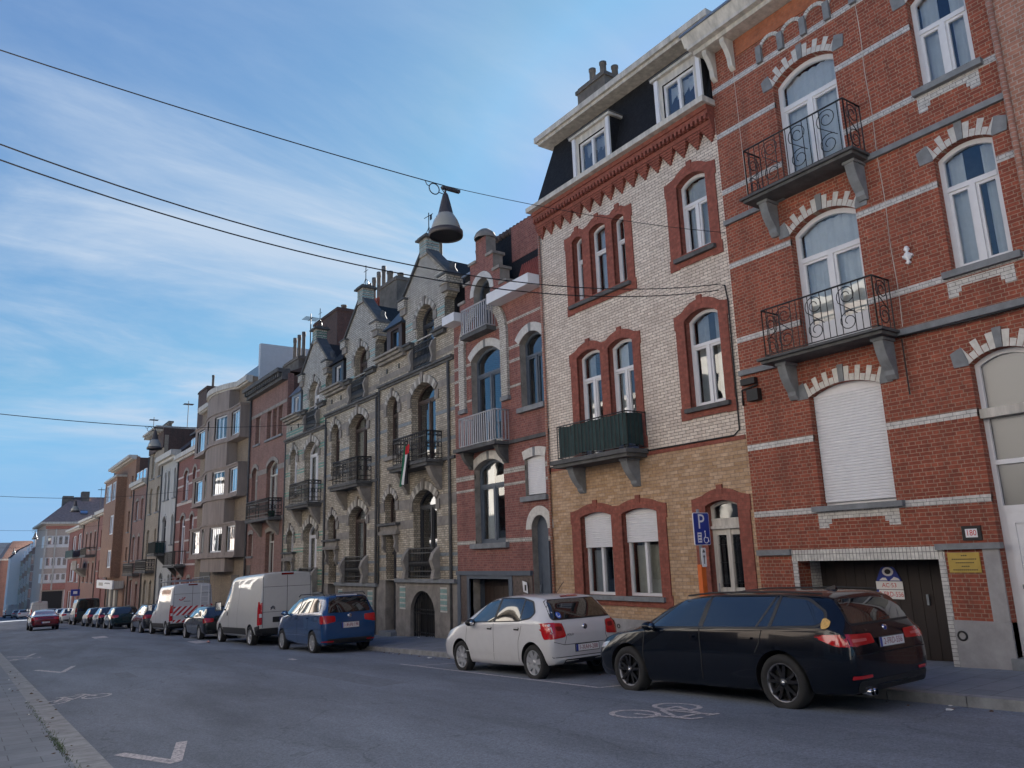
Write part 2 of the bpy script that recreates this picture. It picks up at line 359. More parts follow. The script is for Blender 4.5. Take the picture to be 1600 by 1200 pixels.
# ------------------------------------------------------------------ ground
def asphalt():
    mt, t, b, o = newmat('asphalt'); b.inputs['Roughness'].default_value = 0.82; b.inputs['Specular IOR Level'].default_value = 0.35
    tc = N(t, 'ShaderNodeTexCoord'); big = N(t, 'ShaderNodeTexNoise'); big.inputs['Scale'].default_value = 0.35; big.inputs['Detail'].default_value = 7; big.inputs['Roughness'].default_value = 0.7
    mp = N(t, 'ShaderNodeMapping'); mp.inputs['Scale'].default_value = (1.6, 0.35, 1); L(t, tc.outputs['Object'], mp.inputs[0]); L(t, mp.outputs[0], big.inputs['Vector'])
    fine = N(t, 'ShaderNodeTexVoronoi'); fine.inputs['Scale'].default_value = 75; L(t, tc.outputs['Object'], fine.inputs['Vector'])
    mid = N(t, 'ShaderNodeTexNoise'); mid.inputs['Scale'].default_value = 26; mid.inputs['Detail'].default_value = 5; L(t, tc.outputs['Object'], mid.inputs['Vector'])
    a = N(t, 'ShaderNodeMix', data_type='RGBA'); mr = N(t, 'ShaderNodeMapRange'); mr.inputs[1].default_value = 0.32; mr.inputs[2].default_value = 0.68; L(t, big.outputs[0], mr.inputs[0]); L(t, mr.outputs[0], a.inputs[0])
    a.inputs[6].default_value = (0.100, 0.113, 0.136, 1); a.inputs[7].default_value = (0.190, 0.217, 0.262, 1)
    hs = N(t, 'ShaderNodeHueSaturation'); L(t, a.outputs[2], hs.inputs['Color'])
    v = M(t, 'ADD', M(t, 'MULTIPLY', M(t, 'SUBTRACT', fine.outputs['Color'], 0.5), 0.55), M(t, 'ADD', M(t, 'MULTIPLY', mid.outputs[0], 0.8), 0.6))
    L(t, v, hs.inputs['Value'])
    # long cracks
    ck = N(t, 'ShaderNodeTexVoronoi', feature='DISTANCE_TO_EDGE'); ck.inputs['Scale'].default_value = 0.33
    wv = N(t, 'ShaderNodeTexNoise'); wv.inputs['Scale'].default_value = 1.7; wv.inputs['Detail'].default_value = 6; L(t, tc.outputs['Object'], wv.inputs['Vector'])
    va = N(t, 'ShaderNodeVectorMath', operation='MULTIPLY_ADD'); L(t, wv.outputs['Color'], va.inputs[0]); va.inputs[1].default_value = (0.9, 0.9, 0); L(t, tc.outputs['Object'], va.inputs[2]); L(t, va.outputs[0], ck.inputs['Vector'])
    cm = N(t, 'ShaderNodeMapRange'); cm.inputs[1].default_value = 0.0; cm.inputs[2].default_value = 0.006; cm.inputs[3].default_value = 0.68; cm.inputs[4].default_value = 1.0; L(t, ck.outputs['Distance'], cm.inputs[0])
    mm = N(t, 'ShaderNodeMix', data_type='RGBA', blend_type='MULTIPLY'); mm.inputs[0].default_value = 1; L(t, hs.outputs[0], mm.inputs[6]); L(t, cm.outputs[0], mm.inputs[7])
    L(t, mm.outputs[2], b.inputs['Base Color'])
    bp = N(t, 'ShaderNodeBump'); bp.inputs['Strength'].default_value = 0.5; bp.inputs['Distance'].default_value = 0.006; L(t, fine.outputs['Distance'], bp.inputs['Height']); L(t, bp.outputs[0], b.inputs['Normal'])
    return mt
ASPHALT = asphalt()
def paving(name, c1, c2, mortar, w, h):
    mt, t, b, o = newmat(name); b.inputs['Roughness'].default_value = 0.85
    tc = N(t, 'ShaderNodeTexCoord'); br = N(t, 'ShaderNodeTexBrick'); L(t, tc.outputs['Object'], br.inputs['Vector'])
    br.inputs['Color1'].default_value = rgba(c1); br.inputs['Color2'].default_value = rgba(c2); br.inputs['Mortar'].default_value = rgba(mortar); br.inputs['Scale'].default_value = 1
    br.inputs['Brick Width'].default_value = w; br.inputs['Row Height'].default_value = h; br.inputs['Mortar Size'].default_value = 0.006
    no = N(t, 'ShaderNodeTexNoise'); no.inputs['Scale'].default_value = 1.5; no.inputs['Detail'].default_value = 9; no.inputs['Roughness'].default_value = 0.75; L(t, tc.outputs['Object'], no.inputs['Vector'])
    hs = N(t, 'ShaderNodeHueSaturation'); L(t, br.outputs[0], hs.inputs['Color']); L(t, M(t, 'ADD', M(t, 'MULTIPLY', no.outputs[0], 1.1), 0.45), hs.inputs['Value']); L(t, hs.outputs[0], b.inputs['Base Color'])
    bp = N(t, 'ShaderNodeBump', invert=True); bp.inputs['Strength'].default_value = 0.5; bp.inputs['Distance'].default_value = 0.01; L(t, br.outputs['Fac'], bp.inputs['Height']); L(t, bp.outputs[0], b.inputs['Normal'])
    return mt
PAVE = paving('concrete_paving', (0.17, 0.187, 0.21), (0.205, 0.222, 0.25), (0.10, 0.11, 0.12), 0.6, 0.4)
KERBM = plain('kerb_concrete', (0.25, 0.255, 0.26), 0.85, var=0.3, scale=4, bump=0.2)
EARTH = plain('earth', (0.07, 0.065, 0.055), 0.95)
PAINT = None
def road_paint():
    mt, t, b, o = newmat('worn_road_paint'); b.inputs['Roughness'].default_value = 0.7
    tc = N(t, 'ShaderNodeTexCoord'); no = N(t, 'ShaderNodeTexNoise'); no.inputs['Scale'].default_value = 22; no.inputs['Detail'].default_value = 8; no.inputs['Roughness'].default_value = 0.75; L(t, tc.outputs['Object'], no.inputs['Vector'])
    mr = N(t, 'ShaderNodeMapRange'); mr.inputs[1].default_value = 0.40; mr.inputs[2].default_value = 0.58; L(t, no.outputs[0], mr.inputs[0])
    mx = N(t, 'ShaderNodeMix', data_type='RGBA'); L(t, mr.outputs[0], mx.inputs[0]); mx.inputs[6].default_value = (0.17, 0.175, 0.185, 1); mx.inputs[7].default_value = (0.58, 0.52, 0.52, 1); L(t, mx.outputs[2], b.inputs['Base Color'])
    return mt
PAINT = road_paint()
Y0, Y1 = -40, 460
def strip(xs, zf, name, mat, kind='structure', ys=None):
    b = MB(); ys = ys or [Y0, 0, 5, 10, 20, 40, 80, 140, Y1]
    vs = [(x, y, zf(x, y)) for y in ys for x in xs]; n = len(xs)
    fs = [(i * n + j, i * n + j + 1, (i + 1) * n + j + 1, (i + 1) * n + j) for i in range(len(ys) - 1) for j in range(n - 1)]
    b.add(vs, fs, mat); return tag(b.build(name), kind=kind)
strip([KL - 0.02 + i * (KR - KL + 0.04) / 14 for i in range(15)], zr, 'road', ASPHALT)
strip([KL - 4.5, KL - 0.30], zk, 'pavement_left', PAVE)
strip([KR + 0.16, XF + 0.5], zk, 'pavement_right', PAVE)
strip([-900, 1200], lambda x, y: -2.6 - G * y if y < 440 else -19.8, 'ground', EARTH, ys=[-600, 0, 440, 1500])
def kerb(xa, xb, name):
    b = MB(); y = Y0; ln = 1.0; road_side = xa if xa > 5 else xb
    while y < 220:
        y2 = y + (1.0 if y < 40 else 6.0)
        g = 0.006
        def P(x, yy, top): return (x, yy, (zk(x, yy) if top else zr(road_side, yy) - 0.2))
        q = [P(xa, y + g, 0), P(xb, y + g, 0), P(xb, y2 - g, 0), P(xa, y2 - g, 0)]
        t = [P(xa, y + g, 1), P(xb, y + g, 1), P(xb, y2 - g, 1), P(xa, y2 - g, 1)]
        b.hexa(q, t, KERBM); y = y2
    return tag(b.build(name), kind='structure')
kerb(KR, KR + 0.16, 'kerb_right'); kerb(KL - 0.30, KL, 'kerb_left')

def rpoly(mb, pts, lift=0.004, mat=None):
    tr = tessellate_polygon([[Vector((p[0], p[1], 0)) for p in pts]])
    def up(t):
        a, b_, c = [pts[i] for i in t]
        return t if (b_[0] - a[0]) * (c[1] - a[1]) - (b_[1] - a[1]) * (c[0] - a[0]) > 0 else tuple(reversed(t))
    mb.add([(p[0], p[1], zr(p[0], p[1]) + lift) for p in pts], [up(t) for t in tr], mat or PAINT)
def rline(mb, a, b_, w, lift=0.004):
    a, b_ = Vector(a), Vector(b_); n = max(1, int((b_ - a).length / 1.0)); d = (b_ - a).normalized(); e = Vector((-d.y, d.x)) * w / 2
    for i in range(n):
        p, q = a + (b_ - a) * i / n, a + (b_ - a) * (i + 1) / n
        rpoly(mb, [tuple(p - e), tuple(q - e), tuple(q + e), tuple(p + e)], lift)
def rring(mb, c, r, w, sy=1.0, lift=0.004, a0=0, a1=360, n=22):
    for i in range(n):
        t, u = radians(a0 + (a1 - a0) * i / n), radians(a0 + (a1 - a0) * (i + 1) / n)
        rpoly(mb, [(c[0] + (r - w) * cos(t), c[1] + (r - w) * sin(t) * sy), (c[0] + (r - w) * cos(u), c[1] + (r - w) * sin(u) * sy), (c[0] + r * cos(u), c[1] + r * sin(u) * sy), (c[0] + r * cos(t), c[1] + r * sin(t) * sy)], lift)
def bike(cx, cy, s, flip=1):
    """bicycle symbol: wheels side by side across the lane, read by a rider going along +Y*flip"""
    b = MB()
    P = lambda u, v: (cx + u * s * flip, cy + v * s * flip)
    for u in (-0.36, 0.36): rring(b, P(u, -0.30), 0.27 * s, 0.06 * s, sy=1.3)
    w = 0.06 * s
    for a, c in (((-0.36, -0.30), (-0.14, 0.28)), ((-0.14, 0.28), (0.24, 0.28)), ((0.36, -0.30), (0.2, 0.46)), ((-0.04, -0.26), (0.24, 0.28)), ((-0.36, -0.30), (-0.04, -0.26)), ((-0.04, -0.26), (-0.19, 0.44)), ((-0.28, 0.44), (-0.08, 0.44)), ((0.2, 0.46), (0.06, 0.50))):
        rline(b, P(*a), P(*c), w, 0.006)
    return tag(b.build('bicycle_marking'), kind='structure')
bike(7.28, 7.17, 1.02, -1); bike(1.97, 17.9, 0.98, 1)
bm_ = MB()
rline(bm_, (8.3, 9.75), (8.3, 16.6), 0.08)
rline(bm_, (8.30, 9.75), (9.9, 9.68), 0.08); rline(bm_, (8.34, 15.9), (9.9, 15.6), 0.08)
tag(bm_.build('parking_bay_line'), kind='structure')
def chevron(pts, name='lane_chevron'):
    b = MB()
    for i in range(len(pts) - 1): rline(b, pts[i], pts[i + 1], 0.13, 0.004 + 0.001 * i)
    tag(b.build(name), kind='structure')
chevron([(1.72, 10.85), (2.10, 9.65), (2.42, 10.85)]); chevron([(1.93, 26.9), (2.38, 24.7), (2.85, 26.6)]); chevron([(1.6, 36.0), (2.15, 34.4), (2.5, 36.0)])
bike(1.9, 33.5, 0.98, 1)
pb = MB()
for (x, y, w, l) in ((7.9, 33.6, 0.35, 1.2), (6.0, 46, 0.4, 1.5), (7.2, 20.6, 0.1, 0.3)): rpoly(pb, [(x - w, y - l), (x + w * .6, y - l * .8), (x + w, y + l), (x - w * .7, y + l * .7)])
tag(pb.build('worn_marking'), kind='structure')
PATCHM = plain('repair_asphalt', (.128, .145, .176), .85, var=.25, scale=9, bump=.3)
for pts in ([(6.05, 13), (6.7, 13.1), (6.72, 24.9), (6.1, 25)], [(3.2, 20.5), (4.9, 20.4), (4.95, 22.2), (3.25, 22.3)]):
    b = MB(); n = 14
    for i in range(n):
        t, u = i / n, (i + 1) / n; f = lambda a, c, k: (a[0] + (c[0] - a[0]) * k, a[1] + (c[1] - a[1]) * k)
        rpoly(b, [f(pts[0], pts[3], t), f(pts[1], pts[2], t), f(pts[1], pts[2], u), f(pts[0], pts[3], u)], .002, PATCHM)
    tag(b.build('road_patch'), kind='structure')

# ------------------------------------------------------------------ house kit
def zg(y): return zk(XF, y)
class House:
    def __init__(s, name, label, y0, y1, X=XF, cat='house', group='terraced houses along the street'):
        s.y0, s.y1, s.X = y0, y1, X
        s.e = empty(name, (X, (y0 + y1) / 2, zg((y0 + y1) / 2)), label, cat, group); s.ops = []
        s.zb = zg(y1) - 0.25
    def wall(s, poly, holes, mat, name='wall', th=0.3, side=None, x=None):
        x = s.X if x is None else x
        return part(MB().prism(poly, x, x + th, mat, holes, side), name, s.e)
    def shell(s, ztop, mat, depth=9.5, zl=None, roof=SLATE, x0=0.3):
        """party walls, back wall and flat lid"""
        b = MB(); a, c = s.y0 + 0.012, s.y1 - 0.012; x0_ = s.X + x0; x1 = s.X + depth; z0 = s.zb
        b.box(x0_, x1, a, a + 0.18, z0, ztop, mat); b.box(x0_, x1, c - 0.18, c, z0, ztop, mat); b.box(x1 - 0.2, x1, a + .18, c - .18, z0, ztop, mat)
        part(b, 'party_wall', s.e)
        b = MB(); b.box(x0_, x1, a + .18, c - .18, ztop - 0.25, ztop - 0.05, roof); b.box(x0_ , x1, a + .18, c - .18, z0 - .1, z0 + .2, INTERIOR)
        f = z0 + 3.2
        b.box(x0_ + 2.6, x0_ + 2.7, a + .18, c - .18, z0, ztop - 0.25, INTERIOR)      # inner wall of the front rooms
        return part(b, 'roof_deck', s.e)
CURTAIN2 = plain('cream_curtain', (.58, .54, .46), .9, var=.1); CURTAIN3 = plain('grey_voile', (.45, .46, .48), .9, var=.1)
def slab(mb, x0, x1, y0, y1, z0, z1, mat): mb.box(x0, x1, y0, y1, z0, z1, mat)
def curtain_mesh(y0, y1, z0, z1, x, folds=None, amp=0.025, gap=None):
    b = MB(); w = y1 - y0; n = max(10, int(w / 0.035)); ph = random.random() * 6; cm_ = random.choice((CURTAIN, CURTAIN, CURTAIN2, CURTAIN3))
    if gap is None and random.random() < .3: gap = random.uniform(.12, .4)
    def sect(a, c):
        m_ = max(4, int((c - a) / 0.03)); vs = []
        for i in range(m_ + 1):
            y = a + (c - a) * i / m_; d = amp * sin(y * 34 + ph) + amp * .5 * sin(y * 71 + ph * 2)
            vs += [(x + d, y, z0), (x + d * .7, y, z1)]
        b.add(vs, [(2 * i, 2 * i + 2, 2 * i + 3, 2 * i + 1) for i in range(m_)], cm_, True)
    if gap: sect(y0, y0 + w * (0.5 - gap / 2)); sect(y0 + w * (0.5 + gap / 2), y1)
    else: sect(y0, y1)
    return b
def shutter_mesh(y0, y1, z0, z1, x, mat, pitch=0.05):
    b = MB(); z = z0; vs = []; n = max(3, int((z1 - z0) / pitch)); p = (z1 - z0) / n
    prof = []
    for i in range(n):
        zz_ = z0 + i * p
        prof += [(x + 0.012, zz_), (x, zz_ + p * 0.2), (x, zz_ + p * 0.75), (x + 0.012, zz_ + p * 0.99)]
    for q in prof: vs += [(q[0], y0, q[1]), (q[0], y1, q[1])]
    b.add(vs, [(2 * i, 2 * i + 1, 2 * i + 3, 2 * i + 2) for i in range(len(prof) - 1)], mat); return b
def clip_arch(op, z0, z1, n=12):
    """part of an arched outline between z0 and z1 (arch tops stay)"""
    y0, y1, a, zs, r = op
    if z1 >= zs + r - 1e-4: return arch(y0, y1, max(a, z0), zs, r, n)
    return rect(y0, y1, max(a, z0), min(z1, zs))
def window(H, op, fr=WHITE, fw=0.065, sb=0.15, trans=None, mull=True, tmull=False, curtain=True, sill=None, shutter=None, X=None, panel=None, gap=None, glass=GLASS, name='window', parent=None, fine=True, mulls=None, smat=None, lab=None):
    X = H.X if X is None else X; y0, y1, z0, zs, r = op; P = arch(*op); top = zs + r; par = parent or H.e
    I = inset(P, fw); b = MB(); x = X + sb
    b.prism(P, x, x + 0.075, fr, [I])
    ya, yb = y0 + fw, y1 - fw; yc = (y0 + y1) / 2; bw = fw * 0.55
    zt = trans if trans else None
    if zt: b.box(x - 0.012, x + 0.07, ya, yb, zt - bw, zt + bw, fr)
    ms = mulls if mulls else ([yc] if mull else [])
    for q in ms: b.box(x - 0.016, x + 0.068, q - bw, q + bw, z0 + fw, (zt - bw) if zt else (top - fw * 0.9 if abs(q - yc) < .05 else zs), fr)
    if tmull and zt: b.box(x - 0.010, x + 0.066, yc - bw * .8, yc + bw * .8, zt + bw, top - fw * .95, fr)
    if fine and zt:        # sash lines round each leaf
        seg = [ya] + ms + [yb]
        for i in range(len(seg) - 1):
            a = seg[i] + (bw if i else 0); c = seg[i + 1] - (bw if i < len(seg) - 2 else 0); q = 0.045
            b.prism(rect(a, c, z0 + fw, zt - bw), x + 0.012, x + 0.06, fr, [rect(a + q, c - q, z0 + fw + q, zt - bw - q)])
    if panel: b.box(x + 0.0, x + 0.062, ya, yb, z0 + fw, panel, fr)
    w = part(b, name, par, lab)
    if parent is None or True:
        deep = parent is not None
        tgt = w if not deep else par
        g = MB(); zlo = panel if panel else None
        gp = I if not panel else [(p[0], max(p[1], panel)) for p in I]
        g.add([(x + 0.045, p[0], p[1]) for p in gp], [tuple(reversed(range(len(gp))))], glass); part(g, 'pane', tgt)
        if curtain:
            c1 = shutter if shutter else top
            part(curtain_mesh(ya, yb, (panel or z0 + fw), c1 - fw, x + 0.17, gap=gap), 'curtain', tgt)
        if sill:
            e, d, h = sill[:3]; sm = smat or STONE; s_ = MB(); s_.box(X - d, x + 0.02, y0 - e, y1 + e, z0 - h, z0 + 0.004, sm); part(s_, 'sill', tgt)
        if shutter:
            q = clip_arch((y0 + .02, y1 - .02, z0, zs, r), shutter, top)
            sm_ = shutter_mesh(y0 + .02, y1 - .02, shutter, zs + (0.02 if r else 0), x - 0.06, WHITE)
            if r: sm_.add([(x - 0.055, p[0], p[1]) for p in arch(y0 + .02, y1 - .02, zs, zs, r)], [tuple(reversed(range(15)))], WHITE)
            part(sm_, 'roller_shutter', tgt)
    return w
def cuts(y0, y1, zlo, zhi, ops, pad=0.0):
    segs = [(y0, y1)]
    for o in ops:
        if o[2] < zhi and o[3] + o[4] * 0.6 > zlo:
            ns = []
            for a, c in segs:
                if o[1] + pad <= a or o[0] - pad >= c: ns.append((a, c)); continue
                if o[0] - pad > a: ns.append((a, o[0] - pad))
                if o[1] + pad < c: ns.append((o[1] + pad, c))
            segs = ns
    return segs
def band(mb, H, z0, z1, ops, mat, d=0.006, pad=0.0, y0=None, y1=None, X=None):
    X = H.X if X is None else X
    for a, c in cuts(H.y0 + 0.003 if y0 is None else y0, H.y1 - 0.003 if y1 is None else y1, z0, z1, ops, pad):
        if c - a > 0.02: mb.box(X - d, X + 0.05, a, c, z0, z1, mat)
def ringseg(y0, y1, zs, rise, h, t0, t1, n=2):
    w = (y1 - y0) / 2; c = (y0 + y1) / 2; Rr = (w * w + rise * rise) / (2 * rise); a = math.asin(min(1, w / Rr)); a = pi - a if rise > w else a; zc = zs + rise - Rr
    A = [a - 2 * a * (t0 + (t1 - t0) * i / n) for i in range(n + 1)]
    return [(c + Rr * sin(q), zc + Rr * cos(q)) for q in A] + [(c + (Rr + h) * sin(q), zc + (Rr + h) * cos(q)) for q in reversed(A)]
def scroll(mb, p, u, z0, z1, r, mat):
    """wrought S scroll standing in the plane spanned by u (unit, horizontal) and z"""
    h = z1 - z0; R = h * 0.215; up = z1 - R * 1.12; lo = z0 + R * 1.12; q = []
    for i in range(23):
        t = radians(-30 + 560 * (1 - i / 22)); k = R * (0.28 + 0.72 * i / 22); q.append((cos(t) * k, up + sin(t) * k))
    for i in range(23):
        t = radians(150 - 560 * (i / 22)); k = R * (1.0 - 0.72 * i / 22); q.append((cos(t) * k, lo + sin(t) * k))
    mb.tube([(p[0] + u[0] * a, p[1] + u[1] * a, z) for a, z in q], r, mat, 5)
def railing(par, xf, y0, y1, z0, z1, X, mat=IRON, step=0.115, r=0.008, style='bars', scrolls=(), name='railing', flat=False, lab=None):
    b = MB(); path = [((X, y0), (xf, y0)), ((xf, y0), (xf, y1)), ((xf, y1), (X, y1))]
    for k, (a, c) in enumerate(path):
        a, c = Vector(a), Vector(c); ln = (c - a).length; d = (c - a).normalized(); n = max(2, round(ln / step))
        b.tube([(a.x, a.y, z1), (c.x, c.y, z1)], r * 1.9, mat, 6); b.tube([(a.x, a.y, z0 + 0.05), (c.x, c.y, z0 + 0.05)], r * 1.4, mat, 5)
        if style == 'cast':
            b.tube([(a.x, a.y, z1 - 0.14), (c.x, c.y, z1 - 0.14)], r * 1.2, mat, 5); b.tube([(a.x, a.y, z0 + 0.2), (c.x, c.y, z0 + 0.2)], r * 1.2, mat, 5)
        sc = [q for q in scrolls] if k == 1 else ([0.5] if scrolls else [])
        for i in range(0 if k != 1 else 0, n + 1):
            f = i / n; p = a + d * ln * f
            if any(abs(f - q) * ln < step * 0.9 for q in sc): continue
            if flat: b.box(p.x - .006, p.x + .006, p.y - .022, p.y + .022, z0 + .05, z1, mat) if k == 1 else b.box(p.x - .022, p.x + .022, p.y - .006, p.y + .006, z0 + .05, z1, mat)
            else: b.tube([(p.x, p.y, z0 + 0.03 if i in (0, n) else z0 + 0.05), (p.x, p.y, z1)], r * (1.6 if i in (0, n) else 1), mat, 5)
            if style == 'cast' and i < n:
                m_ = p + d * ln / n * 0.5; zc = (z0 + z1) / 2 + 0.03; R = ln / n * 0.42
                b.tube([(m_.x + d.x * R * cos(t), m_.y + d.y * R * cos(t), zc + R * 1.6 * sin(t)) for t in [2 * pi * j / 8 for j in range(8)]], r * 0.9, mat, 4, True)
                b.tube([(m_.x + d.x * R * cos(t), m_.y + d.y * R * cos(t), z1 - .07 + .05 * sin(t)) for t in [2 * pi * j / 6 for j in range(6)]], r * 0.8, mat, 4, True)
        for q in sc:
            p = a + d * ln * q; scroll(b, p, d, z0 + 0.05, z1, r, mat)
            b.tube([(p.x, p.y, z1 - .02), (p.x, p.y, z1)], r, mat, 4)
    return part(b, name, par, lab)
def bracket(par, X, p, y, w, z1, h, mat, name='bracket'):
    """scrolled console under a balcony: profile in x,z swept over w"""
    prof = [(X, z1), (X - p, z1), (X - p, z1 - 0.08)]
    for i in range(9):
        t = i / 8; prof.append((X - p * 0.98 * (1 - t) ** 1.4 - 0.10 * sin(pi * t) - 0.05 * (t > .8), z1 - 0.10 - (h - 0.1) * t))
    prof.append((X, z1 - h))
    b = MB().prism(prof, y - w / 2, y + w / 2, mat, ax='y'); b.box(X - p - .02, X, y - w / 2 - .03, y + w / 2 + .03, z1 - .05, z1 - .003, mat)
    return part(b, name, par)
def pot(par, x, y, z, r, h, mat=DKCHIM):
    return part(MB().lathe([(r, 0), (r * .92, h * .8), (r * 1.1, h * .85), (r * 1.1, h), (r * .8, h), (r * .75, h * .5)], (x, y, z), mat, 12), 'chimney_pot', par)
def chimney(H, x0, x1, y0, y1, z0, z1, mat, pots=(), cap=None, r=0.11, ph=0.5):
    b = MB(); b.box(x0, x1, y0, y1, z0, z1, mat); b.box(x0 - .05, x1 + .05, y0 - .05, y1 + .05, z1 - .14, z1 - .02, cap or mat); b.box(x0 - .0, x1 + .0, y0 + .03, y1 - .03, z1 - 0.02, z1 + .06, cap or mat)
    c = part(b, 'chimney', H.e)
    for i, p in enumerate(pots): pot(c, p[0], p[1], z1 + .04, r, p[2] if len(p) > 2 else ph, cap or DKCHIM)
    return c
# ------------------------------------------------------------------ red brick house no. 180
RED = brick('red_brick', (0.22, 0.048, 0.026), (0.36, 0.088, 0.046), (0.34, 0.225, 0.16), row=0.0625, wid=0.2, joint=0.0065, dirt=0.42, dirtc=(0.08, 0.03, 0.02))
ORANGEB = brick('orange_red_brick', (0.33, 0.10, 0.045), (0.40, 0.13, 0.06), (0.30, 0.14, 0.08), row=0.0625, wid=0.2, joint=0.004, dirt=0.2)
GLAZED = brick('white_glazed_brick', (0.49, 0.475, 0.455), (0.57, 0.555, 0.53), (0.13, 0.12, 0.12), row=0.0575, wid=0.2, joint=0.004, rough=0.35, dirt=0.2, bump=0.4)
GLAZEDV = brick('white_glazed_soldier', (0.56, 0.54, 0.50), (0.64, 0.62, 0.57), (0.13, 0.12, 0.12), row=0.19, wid=0.062, joint=0.005, rough=0.35, dirt=0.15, offset=0, squash=1)
WGL = plain('white_glaze', (0.52, 0.50, 0.465), 0.35, var=0.18, scale=9)
PINKB = brick('pink_brick', (0.34, 0.15, 0.10), (0.42, 0.20, 0.14), (0.40, 0.32, 0.27), row=0.07, wid=0.21, dirt=0.2)
SIDEB = brick('sooty_party_brick', (0.085, 0.045, 0.035), (0.12, 0.06, 0.045), (0.10, 0.08, 0.07), row=0.07, wid=0.21, dirt=0.5)
GOLD = plain('brass_plaque', (0.42, 0.31, 0.09), 0.35, 0.7, var=0.1)
TXT = plain('black_lettering', (0.02, 0.02, 0.02), 0.5)
TXTR = plain('red_lettering', (0.55, 0.02, 0.03), 0.5)
WPLATE = plain('white_enamel', (0.75, 0.75, 0.76), 0.3, var=0.03)
BLUEP = plain('blue_enamel', (0.010, 0.035, 0.28), 0.35, var=0.05)

A = House('red_brick_house', 'four storey red brick house with white bands, two iron balconies, garage and number 180', 4.22, 9.62)
opU = (6.83, 8.15, 6.58, 8.91, .24); opL = (6.81, 8.16, 3.34, 5.76, .24)
opTR = (4.54, 5.43, 7.31, 8.98, .16); opMR = (4.51, 5.40, 4.10, 6.03, .14)
opS = (6.80, 8.17, 0.64, 2.60, .16); opD = (4.46, 5.37, -1.80, 2.60, .16); opG = (6.27, 8.77, -2.1, -0.29, 0)
opsA = [opU, opL, opTR, opMR, opS, opD, opG]
A.wall(rect(4.22, 9.62, A.zb, 10.52), [arch(*o) for o in opsA if o is not opG] + [rect(6.27, 8.77, -2.1, -0.29)], RED, th=0.34)
A.shell(10.4, SIDEB, x0=0.34)
b = MB()
for z0, z1 in ((9.52, 9.64), (8.46, 8.575), (7.18, 7.29), (5.55, 5.66), (3.97, 4.08), (1.80, 1.915), (0.525, 0.635)): band(b, A, z0, z1, opsA, GLAZED, pad=0.0)
part(b, 'white_band', A.e)
b = MB()
for z0, z1 in ((6.49, 6.59), (3.29, 3.395)): band(b, A, z0, z1, [opU, opL], STONE, d=0.07)
part(b, 'string_course', A.e)
def voussoirs(H, op, n=13, h=0.26, ends=True):
    y0, y1, z0, zs, r = op; b = MB(); X = H.X
    for i in range(n):
        t0, t1 = i / n, (i + 1) / n; g = 0.06 / n
        if n // 2 - .6 <= i <= n // 2 + .6: b.prism(ringseg(y0, y1, zs, r, h + .05, t0, t1), X - .02, X + .05, STONE); continue
        if i % 2 == (n // 2) % 2: b.prism(ringseg(y0, y1, zs, r, h * .45, t0 + g, t1 - g), X - .008, X + .05, WGL)
        else: b.prism(ringseg(y0, y1, zs, r, h, t0 + g, t1 - g), X - .008, X + .05, WGL)
    if ends:
        b.prism([(y0 - .22, zs - .02), (y0 - .003, zs - .02), (y0 - .003, zs + .05), (y0 - .075, zs + .28), (y0 - .25, zs + .21)], X - .02, X + .05, STONE)
        b.prism([(y1 + .22, zs - .02), (y1 + .003, zs - .02), (y1 + .003, zs + .05), (y1 + .075, zs + .28), (y1 + .25, zs + .21)], X - .02, X + .05, STONE)
    return part(b, 'window_arch', H.e)
for o, n in ((opU, 15), (opL, 15), (opS, 15), (opTR, 11), (opMR, 11), (opD, 11)): voussoirs(A, o, n)
window(A, opU, trans=8.40, sb=.17, fw=.085, panel=7.05, lab=None); window(A, opL, trans=5.22, sb=.17, fw=.085, panel=3.95)
window(A, opTR, trans=8.40, sill=(.1, .10, .10), fw=.075); window(A, opMR, trans=5.49, sill=(.12, .10, .10), fw=.075, curtain=True, gap=.35)
window(A, opS, shutter=0.70, sill=(.14, .10, .09), curtain=False, mull=False, sb=.18)
# stepped aprons of white brick under the sills
b = MB()
def apron(mb, y0, y1, z1, h=.115, leg=.25, d=.15, mat=GLAZED, X=XF):
    mb.box(X - .008, X + .04, y0, y1, z1 - h, z1, mat); mb.box(X - .0072, X + .04, y0, y0 + leg, z1 - h - d * .55, z1 - h, mat); mb.box(X - .0072, X + .04, y1 - leg, y1, z1 - h - d * .55, z1 - h, mat)
    mb.box(X - .0064, X + .04, y0, y0 + leg * .75, z1 - h - d, z1 - h - d * .55, mat); mb.box(X - .0064, X + .04, y1 - leg * .75, y1, z1 - h - d, z1 - h - d * .55, mat)
apron(b, 6.78, 8.25, 0.53); apron(b, 4.53, 5.50, 7.17, leg=.2); apron(b, 4.53, 5.50, 3.95, leg=.2)
part(b, 'brick_apron', A.e)
# balconies
for k, (zt, ya, yb, zr_) in enumerate(((6.60, 6.43, 8.72, 7.58), (3.38, 6.36, 8.71, 4.29))):
    xf = XF - .54
    b = MB(); b.box(xf - .06, XF, ya - .05, yb + .05, zt - .045, zt, DSTONE); b.box(xf, XF, ya, yb, zt - .10, zt - .045, DSTONE)
    bal = part(b, 'balcony', A.e)
    for yy in (ya + .20, yb - .28): bracket(bal, XF, .34, yy, .17, zt - .10, .68, STONE)
    railing(bal, xf + .03, ya + .06, yb - .10, zt, zr_, XF, step=.12, r=.0085, scrolls=(0.16, 0.44, 0.72) if k == 0 else (0.22, 0.50, 0.78))
